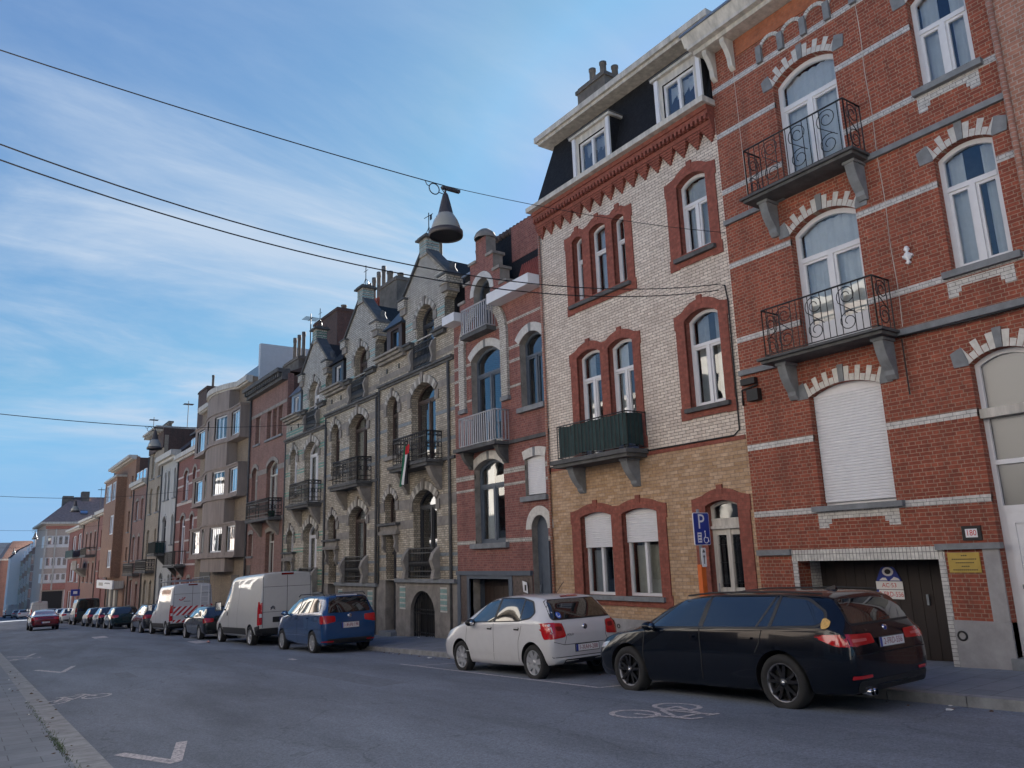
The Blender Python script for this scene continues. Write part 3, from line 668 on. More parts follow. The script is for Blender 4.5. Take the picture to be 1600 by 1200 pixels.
# frieze below the gutter: little pilasters carrying brick arches
b = MB(); c = MB(); pitch = .51
for i in range(9):
    y = 8.35 - pitch * i
    if y < 4.4: break
    b.box(XF - .07, XF + .05, y - .06, y + .06, 9.56, 9.93, STONE)
    y2 = y - pitch
    if y2 > 4.3:
        for q in range(10): c.prism(ringseg(y2 + .065, y - .065, 9.88, .12, .075, q / 10 + .008, (q + 1) / 10 - .008), XF - .03, XF + .05, WGL)
part(b, 'frieze_pilaster', A.e); part(c, 'frieze_arch', A.e)
b = MB(); b.box(XF - .024, XF + .05, 4.25, 8.9, 10.06, 10.44, ORANGEB); part(b, 'frieze_panel', A.e)
b = MB()
b.box(XF - .34, XF + .1, 4.23, 9.75, 10.46, 10.56, OFFWHITE); b.box(XF - .48, XF + .1, 4.23, 9.80, 10.56, 10.63, OFFWHITE)
b.prism([(XF - .58, 10.86), (XF + .1, 10.86), (XF + .1, 10.63), (XF - .48, 10.63)], 4.23, 9.86, OFFWHITE, ax='y'); b.box(XF - .62, XF + .1, 4.23, 9.88, 10.86, 10.91, ZINC)
cor = part(b, 'cornice', A.e)
for y in (9.50, 9.02):
    q = MB().prism([(XF, 10.46), (XF - .30, 10.46), (XF - .30, 10.36), (XF - .2, 10.22), (XF - .12, 10.05), (XF - .10, 9.86), (XF - .04, 9.80), (XF, 9.78)], y - .055, y + .055, OFFWHITE, ax='y'); part(q, 'console', cor)
b = MB(); b.prism([(XF + .05, 10.9), (XF + 4.6, 13.0), (XF + 9.4, 10.9)], 4.25, 9.6, SLATE, ax='y'); part(b, 'roof', A.e)
chimney(A, 14.6, 15.6, 8.35, 9.5, 10.8, 14.4, DKCHIM, [(15.1, 8.7), (15.1, 9.15)])
# garage
GARAGEW = plain('shaded_garage_wood', (.020, .013, .012), .6, var=.25, scale=3, streak=True)  # darker copy of the wood, shade of the deep recess put into its colour
b = MB(); x2 = XF + .66
b.box(XF + .34, x2 + .1, 6.16, 6.268, -2.1, -.29, GLAZED); b.box(XF + .34, x2 + .1, 8.772, 8.88, -2.1, -.29, GLAZED); b.box(XF + .34, x2 + .1, 6.16, 8.88, -.288, -.2, OFFWHITE)
b.box(XF - .012, XF + .33, 8.775, 8.88, -2.2, -.29, GLAZED); b.box(XF - .012, XF + .33, 6.165, 6.265, -2.2, -.29, GLAZED)
b.box(XF - .016, XF + .33, 6.165, 8.88, -.289, -.095, GLAZEDV)
part(b, 'garage_surround', A.e)
b = MB()
for i in range(26):
    y = 6.29 + i * .0955; b.box(x2 - .008 * (i % 2), x2 + .04, y, y + .0945, -2.1, -.31, GARAGEW)
gd = part(b, 'garage_door', A.e); part(MB().box(x2 - .05, x2 - .008, 6.83, 6.87, -1.03, -.86, ZINC), 'handle', gd)
sg = MB(); xs = x2 - .03; yc = 7.48
sg.box(xs, xs + .012, yc - .235, yc + .235, -.95, -.80, WPLATE); sg.box(xs - .001, xs + .011, yc - .235, yc + .235, -.79, -.66, WPLATE)
sg.prism([(yc - .225, -.655), (yc + .225, -.655), (yc + .12, -.44), (yc + .085, -.42), (yc - .085, -.42), (yc - .12, -.44)], xs, xs + .012, BLUEP)
sg.prism([(yc + .10 * cos(t), -.50 + .075 * sin(t)) for t in [2 * pi * i / 14 for i in range(14)]], xs - .004, xs, WPLATE)
sg.prism([(yc + .055 * cos(t), -.50 + .042 * sin(t)) for t in [2 * pi * i / 14 for i in range(14)]], xs - .007, xs - .004, TXT)
sg.prism([(yc + .17, -.645), (yc + .02, -.645), (yc + .05, -.60), (yc + .11, -.60)], xs - .004, xs, WPLATE); sg.prism([(yc - .02, -.645), (yc - .2, -.645), (yc - .17, -.61), (yc - .1, -.585), (yc - .07, -.61)], xs - .004, xs, WPLATE)
sg.box(xs - .004, xs, yc + .195, yc + .235, -.95, -.80, BLUEP)
text_on(sg, '2-FRD-556', .115, lambda a, c: (xs - .003, yc - .02 - a, -.875 + c), TXTR, .82); text_on(sg, 'AC·53', .10, lambda a, c: (xs - .004, yc - a, -.727 + c), TXTR)
single(sg, 'garage_sign', 'blue and white no parking tow sign with red plate numbers on the dark garage door', 'sign')
b = MB(); b.box(XF - .07, XF + .05, 8.88, 9.61, -.18, -.08, STONE); b.box(XF - .07, XF + .05, 5.33, 6.27, -.15, -.06, STONE); part(b, 'garage_ledge', A.e)
b = MB(); b.box(XF - .045, XF + .3, 5.37, 6.163, A.zb, -1.18, CONC); b.box(XF - .04, XF + .3, 8.882, 9.612, A.zb, -1.30, CONC); b.box(XF - .035, XF + .3, 5.375, 5.60, -1.177, -.152, CONC)
b.lathe([(.075, 0), (.075, -.012), (.05, -.014), (.048, .05)], (XF - .045, 6.06, -1.40), BLACK, 16, axis='x'); part(b, 'plinth', A.e)
b = MB(); b.box(XF - .03, XF + .01, 5.58, 5.85, -.025, .19, BLACK); b.box(XF - .034, XF, 5.63, 5.80, .02, .145, WPLATE); np = part(b, 'number_plate', A.e)
b = MB(); text_on(b, '180', .12, lambda a, c: (XF - .038, 5.715 - a, .083 + c), TXTR, .85); part(b, 'number', np)
b = MB(); b.box(XF - .02, XF + .01, 5.66, 6.12, -.49, -.20, GOLD)
for i, w in enumerate((.10, .36, .28, .14, .36)):
    for q in range(int(w / .03)): b.box(XF - .023, XF - .02, 5.89 - w / 2 + q * .03, 5.89 - w / 2 + q * .03 + .021, -.25 - i * .052, -.235 - i * .052, TXT)
part(b, 'brass_plaque', A.e)
# tall glazed door bay
b = MB(); x = XF + .16; P = arch(*opD)
b.prism(P, x, x + .08, WHITE, [inset(P, .07)]); b.box(x - .12, x + .07, 4.47, 5.36, 1.76, 1.90, OFFWHITE); b.box(x - .015, x + .07, 4.53, 5.30, 1.06, 1.13, WHITE); b.box(x - .012, x + .07, 4.53, 5.30, .36, .46, WHITE)
b.box(x, x + .06, 4.53, 5.30, -1.74, .36, WHITE); b.prism(rect(4.56, 5.27, -1.72, .33), x - .02, x, WHITE, [rect(4.66, 5.17, -.75, .2), rect(4.66, 5.17, -1.6, -.9)])
dr = part(b, 'front_door', A.e)
I_ = [(p[0], max(p[1], .46)) for p in inset(P, .07)]
part(MB().add([(x + .05, p[0], p[1]) for p in I_], [tuple(reversed(range(len(I_))))], FROST), 'pane', dr); part(MB().box(x + .16, x + .17, 4.53, 5.30, .46, 2.7, plain('grey_blind', (.16, .16, .15), .9)), 'blind', dr)
part(MB().box(x - .07, x - .02, 5.16, 5.19, -.72, -.66, ZINC).box(x - .07, x - .055, 5.08, 5.19, -.70, -.68, ZINC), 'handle', dr)
b = MB(); b.box(XF - .1, XF + .2, 4.4, 5.42, A.zb, zg(4.9) + .14, STONE); part(b, 'doorstep', A.e)
b = MB(); b.tube([(XF - .06, 4.20, -1.7), (XF - .06, 4.20, 10.5)], .045, PINKB, 8); part(b, 'downpipe', A.e)
b = MB()
for i in range(26): b.tube([(XF - .008, 6.28 + .01 * sin(i), 10.2 - i * .26), (XF - .008, 6.28 + .01 * sin(i + 1), 9.94 - i * .26)], .006, OFFWHITE, 4, cap=False)
b.tube([(XF - .008, 9.03, 9.9), (XF - .008, 9.0, 6.6)], .006, OFFWHITE, 4); part(b, 'thin_cable', A.e)
b = MB(); b.lathe([(.01, 0), (.05, .03), (.02, .07), (.07, .12), (.05, .19), (.015, .22), (.05, .26), (.03, .31), (0, .33)], (XF - .04, 6.02, 4.43), WPLATE, 8); b.box(XF - .06, XF, 5.94, 6.10, 4.56, 4.60, WPLATE); part(b, 'wall_ornament', A.e)
b = MB(); b.box(XF - .14, XF - .01, 9.16, 9.42, 2.74, 2.97, BLACK); b.box(XF - .12, XF - .008, 9.22, 9.55, 3.08, 3.20, BLACK); b.tube([(XF - .05, 9.2, 3.05), (XF - .05, 9.58, 3.0), (XF - .03, 9.6, 2.7)], .02, BLACK, 6); part(b, 'junction_box', A.e)
b = MB(); b.tube([(XF - .07, 6.3, 3.22), (XF - .07, 6.30, 2.3)], .012, BLACK, 5); b.tube([(XF - .08, 6.36, 3.27), (XF - .08, 5.2, 3.25), (XF - .08, 4.24, 3.27)], .02, BLACK, 6); part(b, 'wall_cable', A.e)

# ------------------------------------------------------------------ neighbour at the right edge of the photo
Z = House('pink_brick_house', 'pale pink brick house at the right edge beside the red house with wrought iron balconies', -3.2, 4.19)
ops = []
for z0 in (-.6, 2.6, 5.8, 8.6):
    for y in (-2.2, .4): ops.append((y, y + 1.2, z0, z0 + 1.9, .12))
ops.append((2.5, 3.5, -1.8, .9, .1))
Z.wall(rect(-3.2, 4.19, Z.zb, 11.6), [arch(*o) for o in ops], PINKB, th=.34, x=XF - .03); Z.shell(11.5, SIDEB)
for o in ops[:-1]: window(Z, o, trans=o[3] - .4, sill=(.1, .1, .1), X=XF - .03)
b = MB().box(XF + .1, XF + .16, 2.5, 3.5, -1.8, 1.0, DARKWOOD); part(b, 'door', Z.e)
part(MB().box(XF - .5, XF + .3, -3.2, 4.19, 11.6, 11.9, OFFWHITE), 'cornice', Z.e)

# ------------------------------------------------------------------ white and yellow brick house
WB = brick('white_brick', (0.58, 0.485, 0.40), (0.76, 0.665, 0.565), (0.075, 0.06, 0.055), row=0.068, wid=0.215, joint=0.0058, rough=0.5, dirt=0.26, dirtc=(0.26, 0.20, 0.17), squash=1, bump=0.5)
YB = brick('yellow_brick', (0.42, 0.26, 0.14), (0.58, 0.41, 0.27), (0.27, 0.19, 0.14), row=0.072, wid=0.215, joint=0.006, dirt=0.34, dirtc=(0.13, 0.09, 0.06), squash=1)
RB = brick('trim_red_brick', (0.225, 0.062, 0.042), (0.31, 0.092, 0.062), (0.22, 0.075, 0.05), row=0.072, wid=0.11, joint=0.006, dirt=0.22, dirtc=(0.09, 0.04, 0.03), squash=1)
B = House('white_brick_house', 'cream and yellow brick house with red brick window surrounds, dark mansard and green screened balcony', 9.62, 15.95)
T1, T2, T3 = (14.15, 14.55, 6.28, 7.93, .09), (13.25, 13.86, 6.28, 7.97, .10), (12.57, 13.01, 6.28, 7.93, .09)
TR = (10.01, 10.85, 6.28, 7.90, .15); ML, MR_ = (13.71, 14.60, 2.24, 4.80, .13), (12.57, 13.43, 2.24, 4.80, .13); MX = (10.01, 10.95, 2.88, 4.78, .17)
G1, G2 = (13.66, 14.78, -1.0, .82, .10), (12.18, 13.31, -1.0, .82, .10); DO = (9.98, 10.80, -1.9, .82, .10)
opsB = [T1, T2, T3, TR, ML, MR_, MX, G1, G2, DO]
zs_ = 2.13
B.wall(rect(9.62, 15.95, zs_, 9.0), [arch(*o) for o in opsB if o[2] > 2], WB, th=.34, side=RB); B.wall(rect(9.62, 15.95, B.zb, zs_), [arch(*o) for o in opsB if o[2] < 2], YB, 'lower_wall', th=.34, side=RB)
B.shell(9.6, SIDEB, x0=.34)
def surround(H, ops, y0, y1, z0, mat, up=.30, d=.03, peak=.12, legs=True, top=None):
    """brick frame round one or more openings, its top following the arches"""
    ops = sorted(ops); top_ = []
    for o in ops:
        a, c, _, zs, r = o; top_ += [(p[0], p[1] + up) for p in reversed(arcpts(a - .05, c + .05, zs, r + .02, n=8))]
    zt = max(o[3] for o in ops) + up * .75
    P = [(y1, z0), (y1, zt), (y1 - .0, zt)] ; P = [(y0, z0), (y1, z0), (y1, zt)] + list(reversed(top_)) + [(y0, zt)]
    hs = [arch(o[0], o[1], max(o[2], z0 + .001), o[3], o[4]) for o in ops]
    b = MB().prism(P, H.X - d, H.X + .03, mat, hs); h = .16
    if legs:
        for a, c in ((y0 - .0, y0 + .20), (y1 - .20, y1 + .0)):
            b.box(H.X - d + .002, H.X + .03, a - .035, c + .035, z0 - .02, z0 + .25, mat); b.box(H.X - d + .002, H.X + .03, a - .035, c + .035, zt - .3, zt + .004, mat)
    for o in ops: b.box(H.X - d - .012, H.X + .03, (o[0] + o[1]) / 2 - .07, (o[0] + o[1]) / 2 + .07, o[3] + o[4] + up * .5, o[3] + o[4] + up + .09, mat)
    return part(b, 'window_surround', H.e)
surround(B, [T1, T2, T3], 12.33, 14.83, 6.0, RB, up=.2); surround(B, [TR], 9.76, 11.17, 6.0, RB, up=.22); surround(B, [ML, MR_], 12.34, 14.86, 2.25, RB, up=.2); surround(B, [MX], 9.78, 11.2, 2.66, RB, up=.22)
surround(B, [G1, G2], 11.92, 15.12, -1.22, RB, up=.2); surround(B, [DO], 9.70, 11.12, -1.9, RB, up=.22)
for o in (T1, T2, T3): window(B, o, trans=7.40, mull=False, fw=.05, curtain=True)
window(B, TR, trans=7.42, curtain=True); window(B, ML, trans=4.22, gap=.25); window(B, MR_, trans=4.22, gap=.2); window(B, MX, trans=4.22)
window(B, G1, shutter=.09, curtain=True, gap=None, sb=.16); window(B, G2, shutter=.17, sb=.16)
b = MB(); b.box(XF - .12, XF + .1, 12.45, 14.72, 6.12, 6.21, DSTONE); b.box(XF - .12, XF + .1, 9.88, 11.02, 6.12, 6.21, DSTONE); b.box(XF - .12, XF + .1, 9.88, 11.06, 2.78, 2.87, DSTONE); b.box(XF - .10, XF + .1, 12.08, 14.95, -1.10, -1.0, STONE)
part(b, 'sill', B.e)
b = MB(); b.box(XF - .012, XF + .05, 9.64, 15.93, 2.05, 2.14, RB); part(b, 'red_course', B.e)
b = MB(); b.tube([(XF - .03, 15.9, 2.0), (XF - .03, 15.88, 2.16), (XF - .03, 12, 2.16), (XF - .03, 9.9, 2.15), (XF - .03, 9.75, 2.25), (XF - .03, 9.72, 4.9), (XF - .05, 9.75, 5.25), (XF - .05, 9.8, 5.25)], .016, BLACK, 6); b.tube([(XF - .03, 15.93, 2.2), (XF - .03, 15.92, 2.9), (XF - .03, 15.9, 3.2)], .016, BLACK, 6); part(b, 'wall_cable', B.e)
# corbel table
b = MB()
for k in range(16):
    y = 9.74 + k * .404
    for i in range(6): b.box(XF - .03 - .02 * i, XF + .05, max(9.63, y - .03 - .032 * i), min(15.94, y + .03 + .032 * i), 8.50 + i * .055, 8.553 + i * .055, RB)
for i in range(4): b.box(XF - .15 - .035 * i, XF + .05, 9.63, 15.94, 8.83 + i * .11, 8.938 + i * .11, RB)
for k in range(52):
    y = 9.66 + k * .121; b.box(XF - .26, XF - .15, y, y + .06, 8.94, 9.045, RB)
cb = part(b, 'corbelled_cornice', B.e)
b = MB(); b.box(XF - .40, XF + .3, 9.58, 16.02, 9.27, 9.40, OFFWHITE); b.box(XF - .34, XF + .3, 9.60, 16.0, 9.40, 9.43, ZINC); part(b, 'gutter', B.e)
# mansard
def q4(mb, a, b_, c, d, mat): mb.add([a, b_, c, d], [(0, 1, 2, 3)], mat)
b = MB(); zt = 11.36; xb, xt = XF - .12, XF + .42
b.hexa([(xb, 9.64, 9.43), (XF + 9, 9.64, 9.43), (XF + 9, 15.93, 9.43), (xb, 15.93, 9.43)], [(xt, 9.64, zt), (XF + 8, 9.64, zt), (XF + 8, 15.62, zt), (xt, 15.62, zt)], SLATE)
part(b, 'roof', B.e)
b = MB(); b.box(xt - .42, XF + 1.2, 9.55, 15.85, zt + .003, zt + .09, OFFWHITE); b.box(xt - .50, XF + 1.2, 9.52, 15.92, zt + .09, zt + .25, OFFWHITE); b.box(xt - .36, XF + 1.2, 9.6, 15.8, zt + .25, zt + .30, DSTONE); part(b, 'roof_fascia', B.e)
for (ya, yb) in ((12.68, 14.12), (9.72, 11.10)):
    b = MB(); xd = XF - .16; P = rect(ya, yb, 9.44, 10.62); o = (ya + .22, yb - .22, 9.56, 10.42, 0)
    b.prism(P, xd, xd + 1.2, OFFWHITE, [rect(o[0], o[1], o[2], o[3])], side=SLATE)
    b.box(xd - .09, xd + 1.2, ya - .07, yb + .07, 10.62, 10.69, OFFWHITE); b.box(xd - .11, xd + 1.2, ya - .09, yb + .09, 10.69, 10.72, DSTONE)
    for yy in (ya + .06, yb - .06): b.box(xd - .05, xd, yy - .055, yy + .055, 9.45, 10.61, WHITE)
    dm = part(b, 'dormer', B.e); window(B, o, X=xd, sb=.05, parent=dm, fw=.06)
chimney(B, 14.7, 15.9, 15.45, 16.75, 11, 14.45, DKCHIM, [(14.95, 16.25, .55), (14.95, 15.75, .5), (15.4, 15.7, .5)], r=.11)
# balcony with a green screen
xf = XF - .62; b = MB(); b.box(xf - .06, XF, 12.30, 15.05, 2.10, 2.2, DSTONE); b.box(xf, XF, 12.36, 14.99, 2.02, 2.10, DSTONE)
bal = part(b, 'balcony', B.e)
for yy in (12.72, 14.62): bracket(bal, XF, .40, yy, .2, 2.02, .62, STONE)
railing(bal, xf + .03, 12.33, 14.82, 2.2, 3.03, XF, step=.13)
GREEN = plain('dark_green_screen', (0.010, 0.035, 0.036), 0.75, var=0.3, scale=5, bump=.2)
b = MB(); vs = []; n = 60
pth = [(XF - .1, 12.345), (xf + .05, 12.345), (xf + .05, 14.80), (xf + .25, 14.81)]
pts = []
for k in range(3):
    a, c = Vector(pth[k]), Vector(pth[k + 1]); m_ = max(3, int((c - a).length / .05))
    pts += [tuple(a + (c - a) * i / m_) for i in range(m_)]
for i, p in enumerate(pts):
    w = .012 * sin(i * .9) + .008 * sin(i * .37); vs += [(p[0] + w, p[1], 2.27 + .03 * sin(i * .21)), (p[0] + w * 1.5, p[1] + w, 2.65), (p[0] + w * .3, p[1], 3.0 + .012 * sin(i * .6))]
b.add(vs, [(3 * i + k, 3 * i + 3 + k, 3 * i + 4 + k, 3 * i + 1 + k) for i in range(len(pts) - 1) for k in (0, 1)], GREEN, True); part(b, 'balcony_screen', bal)
# front door with iron grilles
b = MB(); x = XF + .14; P = arch(*DO); b.prism(P, x, x + .07, OFFWHITE, [inset(P, .06)]); b.box(x - .06, x + .06, 9.99, 10.79, .36, .42, OFFWHITE); b.box(x - .02, x + .06, 9.99, 10.79, .52, .57, OFFWHITE); b.box(x - .01, x + .05, 10.04, 10.74, .42, .52, OFFWHITE)
b.prism(rect(10.04, 10.74, -1.85, .36), x + .01, x + .06, OFFWHITE, [rect(10.10, 10.33, -.78, .24), rect(10.45, 10.68, -.78, .24)]); b.box(x - .015, x + .01, 10.34, 10.44, -1.85, .36, OFFWHITE)
for yy in (10.075, 10.35, 10.43, 10.70): b.box(x - .006, x + .012, yy - .012, yy + .012, -.8, .26, OFFWHITE)
dr = part(b, 'front_door', B.e); g = MB()
for a, c in ((10.10, 10.33), (10.45, 10.68)): g.add([(x + .04, a, -.78), (x + .04, a, .24), (x + .04, c, .24), (x + .04, c, -.78)], [(0, 1, 2, 3)], CARGLASS)
I_ = [(p[0], max(p[1], .57)) for p in inset(P, .06)]; g.add([(x + .05, p[0], p[1]) for p in I_], [tuple(reversed(range(len(I_))))], GLASS); part(g, 'pane', dr)
gr = MB()
for a, c in ((10.10, 10.33), (10.45, 10.68)):
    m_ = (a + c) / 2
    for q in (a + .03, a + .09, m_, c - .09, c - .03): gr.tube([(x + .02, q, -.78), (x + .02, q, .15 if q != m_ else .22)], .006, IRON, 4)
    gr.tube([(x + .02, m_ + .08 * cos(t), .13 + .08 * sin(t)) for t in [pi * i / 8 for i in range(9)]], .007, IRON, 4)
    for zz_ in (-.7, -.3, .05): gr.tube([(x + .02, a, zz_), (x + .02, c, zz_)], .006, IRON, 4)
part(gr, 'grille', dr); part(MB().tube([(x - .05, 10.70, -.95), (x - .05, 10.70, -.70)], .012, ZINC), 'handle', dr)
part(MB().box(x + .075, x + .09, 10.0, 10.78, -1.9, .9, BLACK), 'backing', dr)
b = MB(); b.box(XF - .04, XF + .3, 10.82, 15.94, B.zb, -1.50, CONC); b.box(XF - .04, XF + .3, 9.63, 9.97, B.zb, -1.50, CONC); b.lathe([(.05, 0), (.05, -.01), (.035, -.012), (.03, .03)], (XF - .04, 13.6, -1.66), BLACK, 12, axis='x'); part(b, 'plinth', B.e)
b = MB(); b.box(XF - .2, XF + .2, 9.9, 10.88, B.zb, zg(10.4) + .12, STONE); part(b, 'doorstep', B.e)
b = MB(); b.tube([(XF - .05, 15.93, -1.9), (XF - .05, 15.93, 9.2)], .035, PINKB, 8); part(b, 'downpipe', B.e)

# ------------------------------------------------------------------ narrow red house with a stepped gable
CB = brick('old_red_brick', (0.20, 0.070, 0.058), (0.30, 0.115, 0.092), (0.27, 0.18, 0.16), row=0.065, wid=0.19, joint=0.005, dirt=0.35, dirtc=(0.06, 0.03, 0.025))
GWB = brick('greyed_white_brick', (0.46, 0.43, 0.38), (0.56, 0.53, 0.48), (0.08, 0.075, 0.07), row=0.065, wid=0.2, joint=0.005, dirt=0.35)
Cc = House('stepped_gable_house', 'narrow red brick house with a stepped gable and grey balconies beside the cream brick house', 15.95, 20.72)
c_att = (18.52, 19.46, 6.62, 7.92, .47); c_2 = (18.10, 19.70, 3.10, 5.86, .30); c_2r = (16.06, 17.10, 3.94, 5.80, .25); c_1 = (18.08, 19.66, .33, 2.50, .25); c_s = (16.14, 17.06, 1.50, 2.50, .07); c_d = (16.12, 16.84, -2.3, .63, .36); c_g = (17.95, 20.02, -2.8, -.64, 0)
opsC = [c_att, c_2, c_2r, c_1, c_s, c_d, c_g]; m0 = 18.98
gab = [(15.95, Cc.zb), (20.72, Cc.zb), (20.72, 7.45), (m0 + 1.34, 7.45), (m0 + 1.34, 7.86), (m0 + 1.0, 7.86), (m0 + 1.0, 8.40), (m0 + .66, 8.40), (m0 + .66, 8.98), (m0 + .30, 8.98), (m0 + .30, 9.70), (m0 - .30, 9.70), (m0 - .30, 8.98), (m0 - .66, 8.98), (m0 - .66, 8.40), (m0 - 1.0, 8.40), (m0 - 1.0, 7.86), (m0 - 1.34, 7.86), (m0 - 1.34, 7.45), (15.95, 7.45)]
Cc.wall(gab, [arch(*o) for o in opsC], CB, th=.36, side=GSTONE); Cc.shell(7.4, SIDEB, x0=.36)
b = MB()
for hw, z in ((1.34, 7.86), (1.0, 8.40), (.66, 8.98)):
    for s in (-1, 1): b.box(XF - .05, XF + .42, m0 + s * (hw + .05), m0 + s * (hw - .36), z + .002, z + .09, GSTONE)
b.lathe([(.36, 0), (.36, .06), (.30, .2), (.16, .32), (0, .36)], (XF + .18, m0, 9.70), GSTONE, 14)
part(b, 'gable_coping', Cc.e)
b = MB()
for z0, z1 in ((2.23, 2.37), (1.88, 1.95), (.32, .43), (5.36, 5.44), (5.76, 5.84), (6.55, 6.62), (4.62, 4.7)): band(b, Cc, z0, z1, opsC, GWB)
part(b, 'white_band', Cc.e)
def ringarch(mb, y0, y1, zs, r, h, n, X, mat, d=.02, gap=.1, key=STONE):
    for i in range(n):
        g = gap / n; mb.prism(ringseg(y0, y1, zs, r, h, (i + g) / n, (i + 1 - g) / n, 2), X - (d * 1.5 if key and i == n // 2 else d), X + .04, key if (key and i == n // 2) else mat)
b = MB()
for o, n in ((c_2, 17), (c_2r, 13), (c_1, 17), (c_s, 11)): ringarch(b, o[0] - .02, o[1] + .02, o[3], o[4], .24, n, XF, WGL, gap=.22)
ringarch(b, c_att[0], c_att[1], c_att[3], c_att[4], .2, 23, XF, WGL, key=None, gap=.25); ringarch(b, c_d[0], c_d[1], c_d[3], c_d[4], .24, 21, XF, WGL, key=None, gap=.25)
part(b, 'window_arch', Cc.e)
b = MB(); b.box(XF - .09, XF + .03, m0 + 1.02, m0 + 1.34, 4.42, 6.30, GWB); b.box(XF - .09, XF + .03, m0 - 1.34, m0 - 1.02, 4.42, 6.30, GWB)
for i in range(18):
    if 6 < i < 11: continue
    b.prism(ringseg(m0 - 1.02, m0 + 1.02, 6.3, 1.02, .32, (i + .04) / 18, (i + .96) / 18), XF - .09, XF + .03, GWB)
for s in (-1, 1): b.box(XF - .12, XF + .03, m0 + s * .98, m0 + s * 1.38, 4.30, 4.42, STONE)
part(b, 'giant_arch', Cc.e)
window(Cc, c_att, BLUEGREY, trans=7.6, curtain=False, sb=.22); window(Cc, c_2, BLUEGREY, trans=5.38, curtain=False, sb=.2, fw=.08); window(Cc, c_2r, BLUEGREY, trans=5.42, curtain=False, sb=.2, sill=(.1, .12, .13))
window(Cc, c_1, BLUEGREY, trans=2.0, sb=.2, fw=.09, sill=(.16, .12, .14), gap=.35); window(Cc, c_s, BLUEGREY, mull=False, sb=.15, sill=(.12, .12, .13), curtain=False, shutter=1.55)
b = MB(); b.prism(arch(*c_d), XF + .18, XF + .24, BLUEGREY); b.prism(rect(16.2, 16.77, -2.0, -.25), XF + .165, XF + .18, BLUEGREY, [rect(16.27, 16.70, -1.1, -.35), rect(16.27, 16.70, -1.9, -1.2)]); dr = part(b, 'front_door', Cc.e)
part(MB().box(XF + .12, XF + .17, 16.7, 16.73, -1.0, -.8, ZINC), 'handle', dr)
b = MB(); b.box(XF - .06, XF + .1, 16.05, 16.12, Cc.zb, .3, BLUEGREY); b.box(XF - .09, XF + .1, 16.86, 20.70, -.56, -.44, BLUEGREY); b.box(XF - .05, XF + .1, 17.78, 17.95, Cc.zb, -.56, BLUEGREY); b.box(XF - .05, XF + .1, 20.02, 20.14, Cc.zb, -.56, BLUEGREY); b.box(XF - .05, XF + .1, 17.95, 20.02, -.66, -.56, BLUEGREY); b.box(XF - .05, XF + .1, 20.52, 20.7, Cc.zb, -.56, BLUEGREY); part(b, 'garage_surround', Cc.e)
GRANITE = plain('polished_granite', (.10, .075, .065), .35, var=.5, scale=14)
b = MB(); b.box(XF - .03, XF + .05, 20.14, 20.52, Cc.zb, -.56, GRANITE); b.box(XF - .03, XF + .05, 16.86, 17.78, Cc.zb, -.56, GRANITE); part(b, 'granite_panel', Cc.e)
b = MB(); b.box(XF + .5, XF + .56, 17.95, 20.02, -2.8, -.62, DARKWOOD); b.box(XF + .34, XF + .5, 20.02, 20.1, -2.8, -.62, BLUEGREY); b.box(XF + .34, XF + .5, 17.88, 17.95, -2.8, -.62, BLUEGREY)
for i in range(8): b.box(XF + .49, XF + .5, 18.0 + i * .25, 18.23 + i * .25, -2.7, -.9, DARKWOOD)
part(b, 'garage_door', Cc.e)
b = MB(); b.box(XF - .45, XF + .1, 15.97, 18.06, 7.19, 7.50, WHITE); b.box(XF - .45, XF + .1, 19.95, 20.70, 7.22, 7.50, WHITE); part(b, 'gutter', Cc.e)
xf = XF - .5; b = MB(); b.box(xf - .05, XF, 17.69, 19.98, 3.02, 3.12, DSTONE); bal = part(b, 'balcony', Cc.e)
for yy in (17.9, 19.75): bracket(bal, XF, .36, yy, .16, 3.02, .5, DSTONE)
GREYRAIL = plain('pale_grey_rail', (.36, .36, .38), .5)
railing(bal, xf + .03, 17.76, 19.7, 3.12, 4.02, XF, mat=GREYRAIL, step=.115, r=.012, flat=True)
b = MB(); b.box(XF - .35, XF, 18.25, 19.75, 6.52, 6.64, DSTONE); bal = part(b, 'balcony', Cc.e)
railing(bal, XF - .32, 18.3, 19.7, 6.64, 7.45, XF, mat=GREYRAIL, step=.115, r=.012, flat=True)
b = MB(); band(b, Cc, 3.03, 3.13, [c_2], DSTONE, d=.07, y1=17.74); part(b, 'string_course', Cc.e)
b = MB(); b.box(XF - .04, XF + .03, 16.86, 20.70, Cc.zb, -1.9, GSTONE); part(b, 'plinth', Cc.e)
b = MB(); b.prism([(XF + .36, 7.3), (XF + .45, 7.6), (XF + .95, 10.0), (XF + 1.3, 10.05), (XF + 8.5, 7.3)], 15.97, 20.70, SLATE, ax='y')
for i in range(24): b.tube([(XF + 1.02, 15.97 + i * .197, 10.0), (XF + 1.02, 16.15 + i * .197, 10.06)], .15, TILE, 8)
part(b, 'roof', Cc.e)
b = MB(); n = 16
for i in range(n):
    y = 15.98 + i * 1.75 / n; b.hexa([(XF + .34, y, 7.45), (XF + .84, y, 8.95), (XF + .84, y + .1, 8.95), (XF + .34, y + .1, 7.45)], [(XF + .30, y + .03, 7.50), (XF + .80, y + .03, 9.0), (XF + .80, y + .1, 9.0), (XF + .30, y + .1, 7.50)], REDTILE)
part(b, 'red_roof', Cc.e)
b = MB(); b.box(XF + .70, XF + .86, 15.98, 18.3, 8.7, 9.95, CB); part(b, 'roof_wall', Cc.e)
b = MB(); b.box(XF + .30, XF + .9, 19.75, 20.45, 7.6, 8.9, SLATE); b.box(XF + .285, XF + .31, 19.85, 20.35, 7.7, 8.7, BLUEGREY); b.box(XF + .2, XF + 1, 19.7, 20.5, 8.9, 8.97, ZINC); part(b, 'roof_dormer', Cc.e)
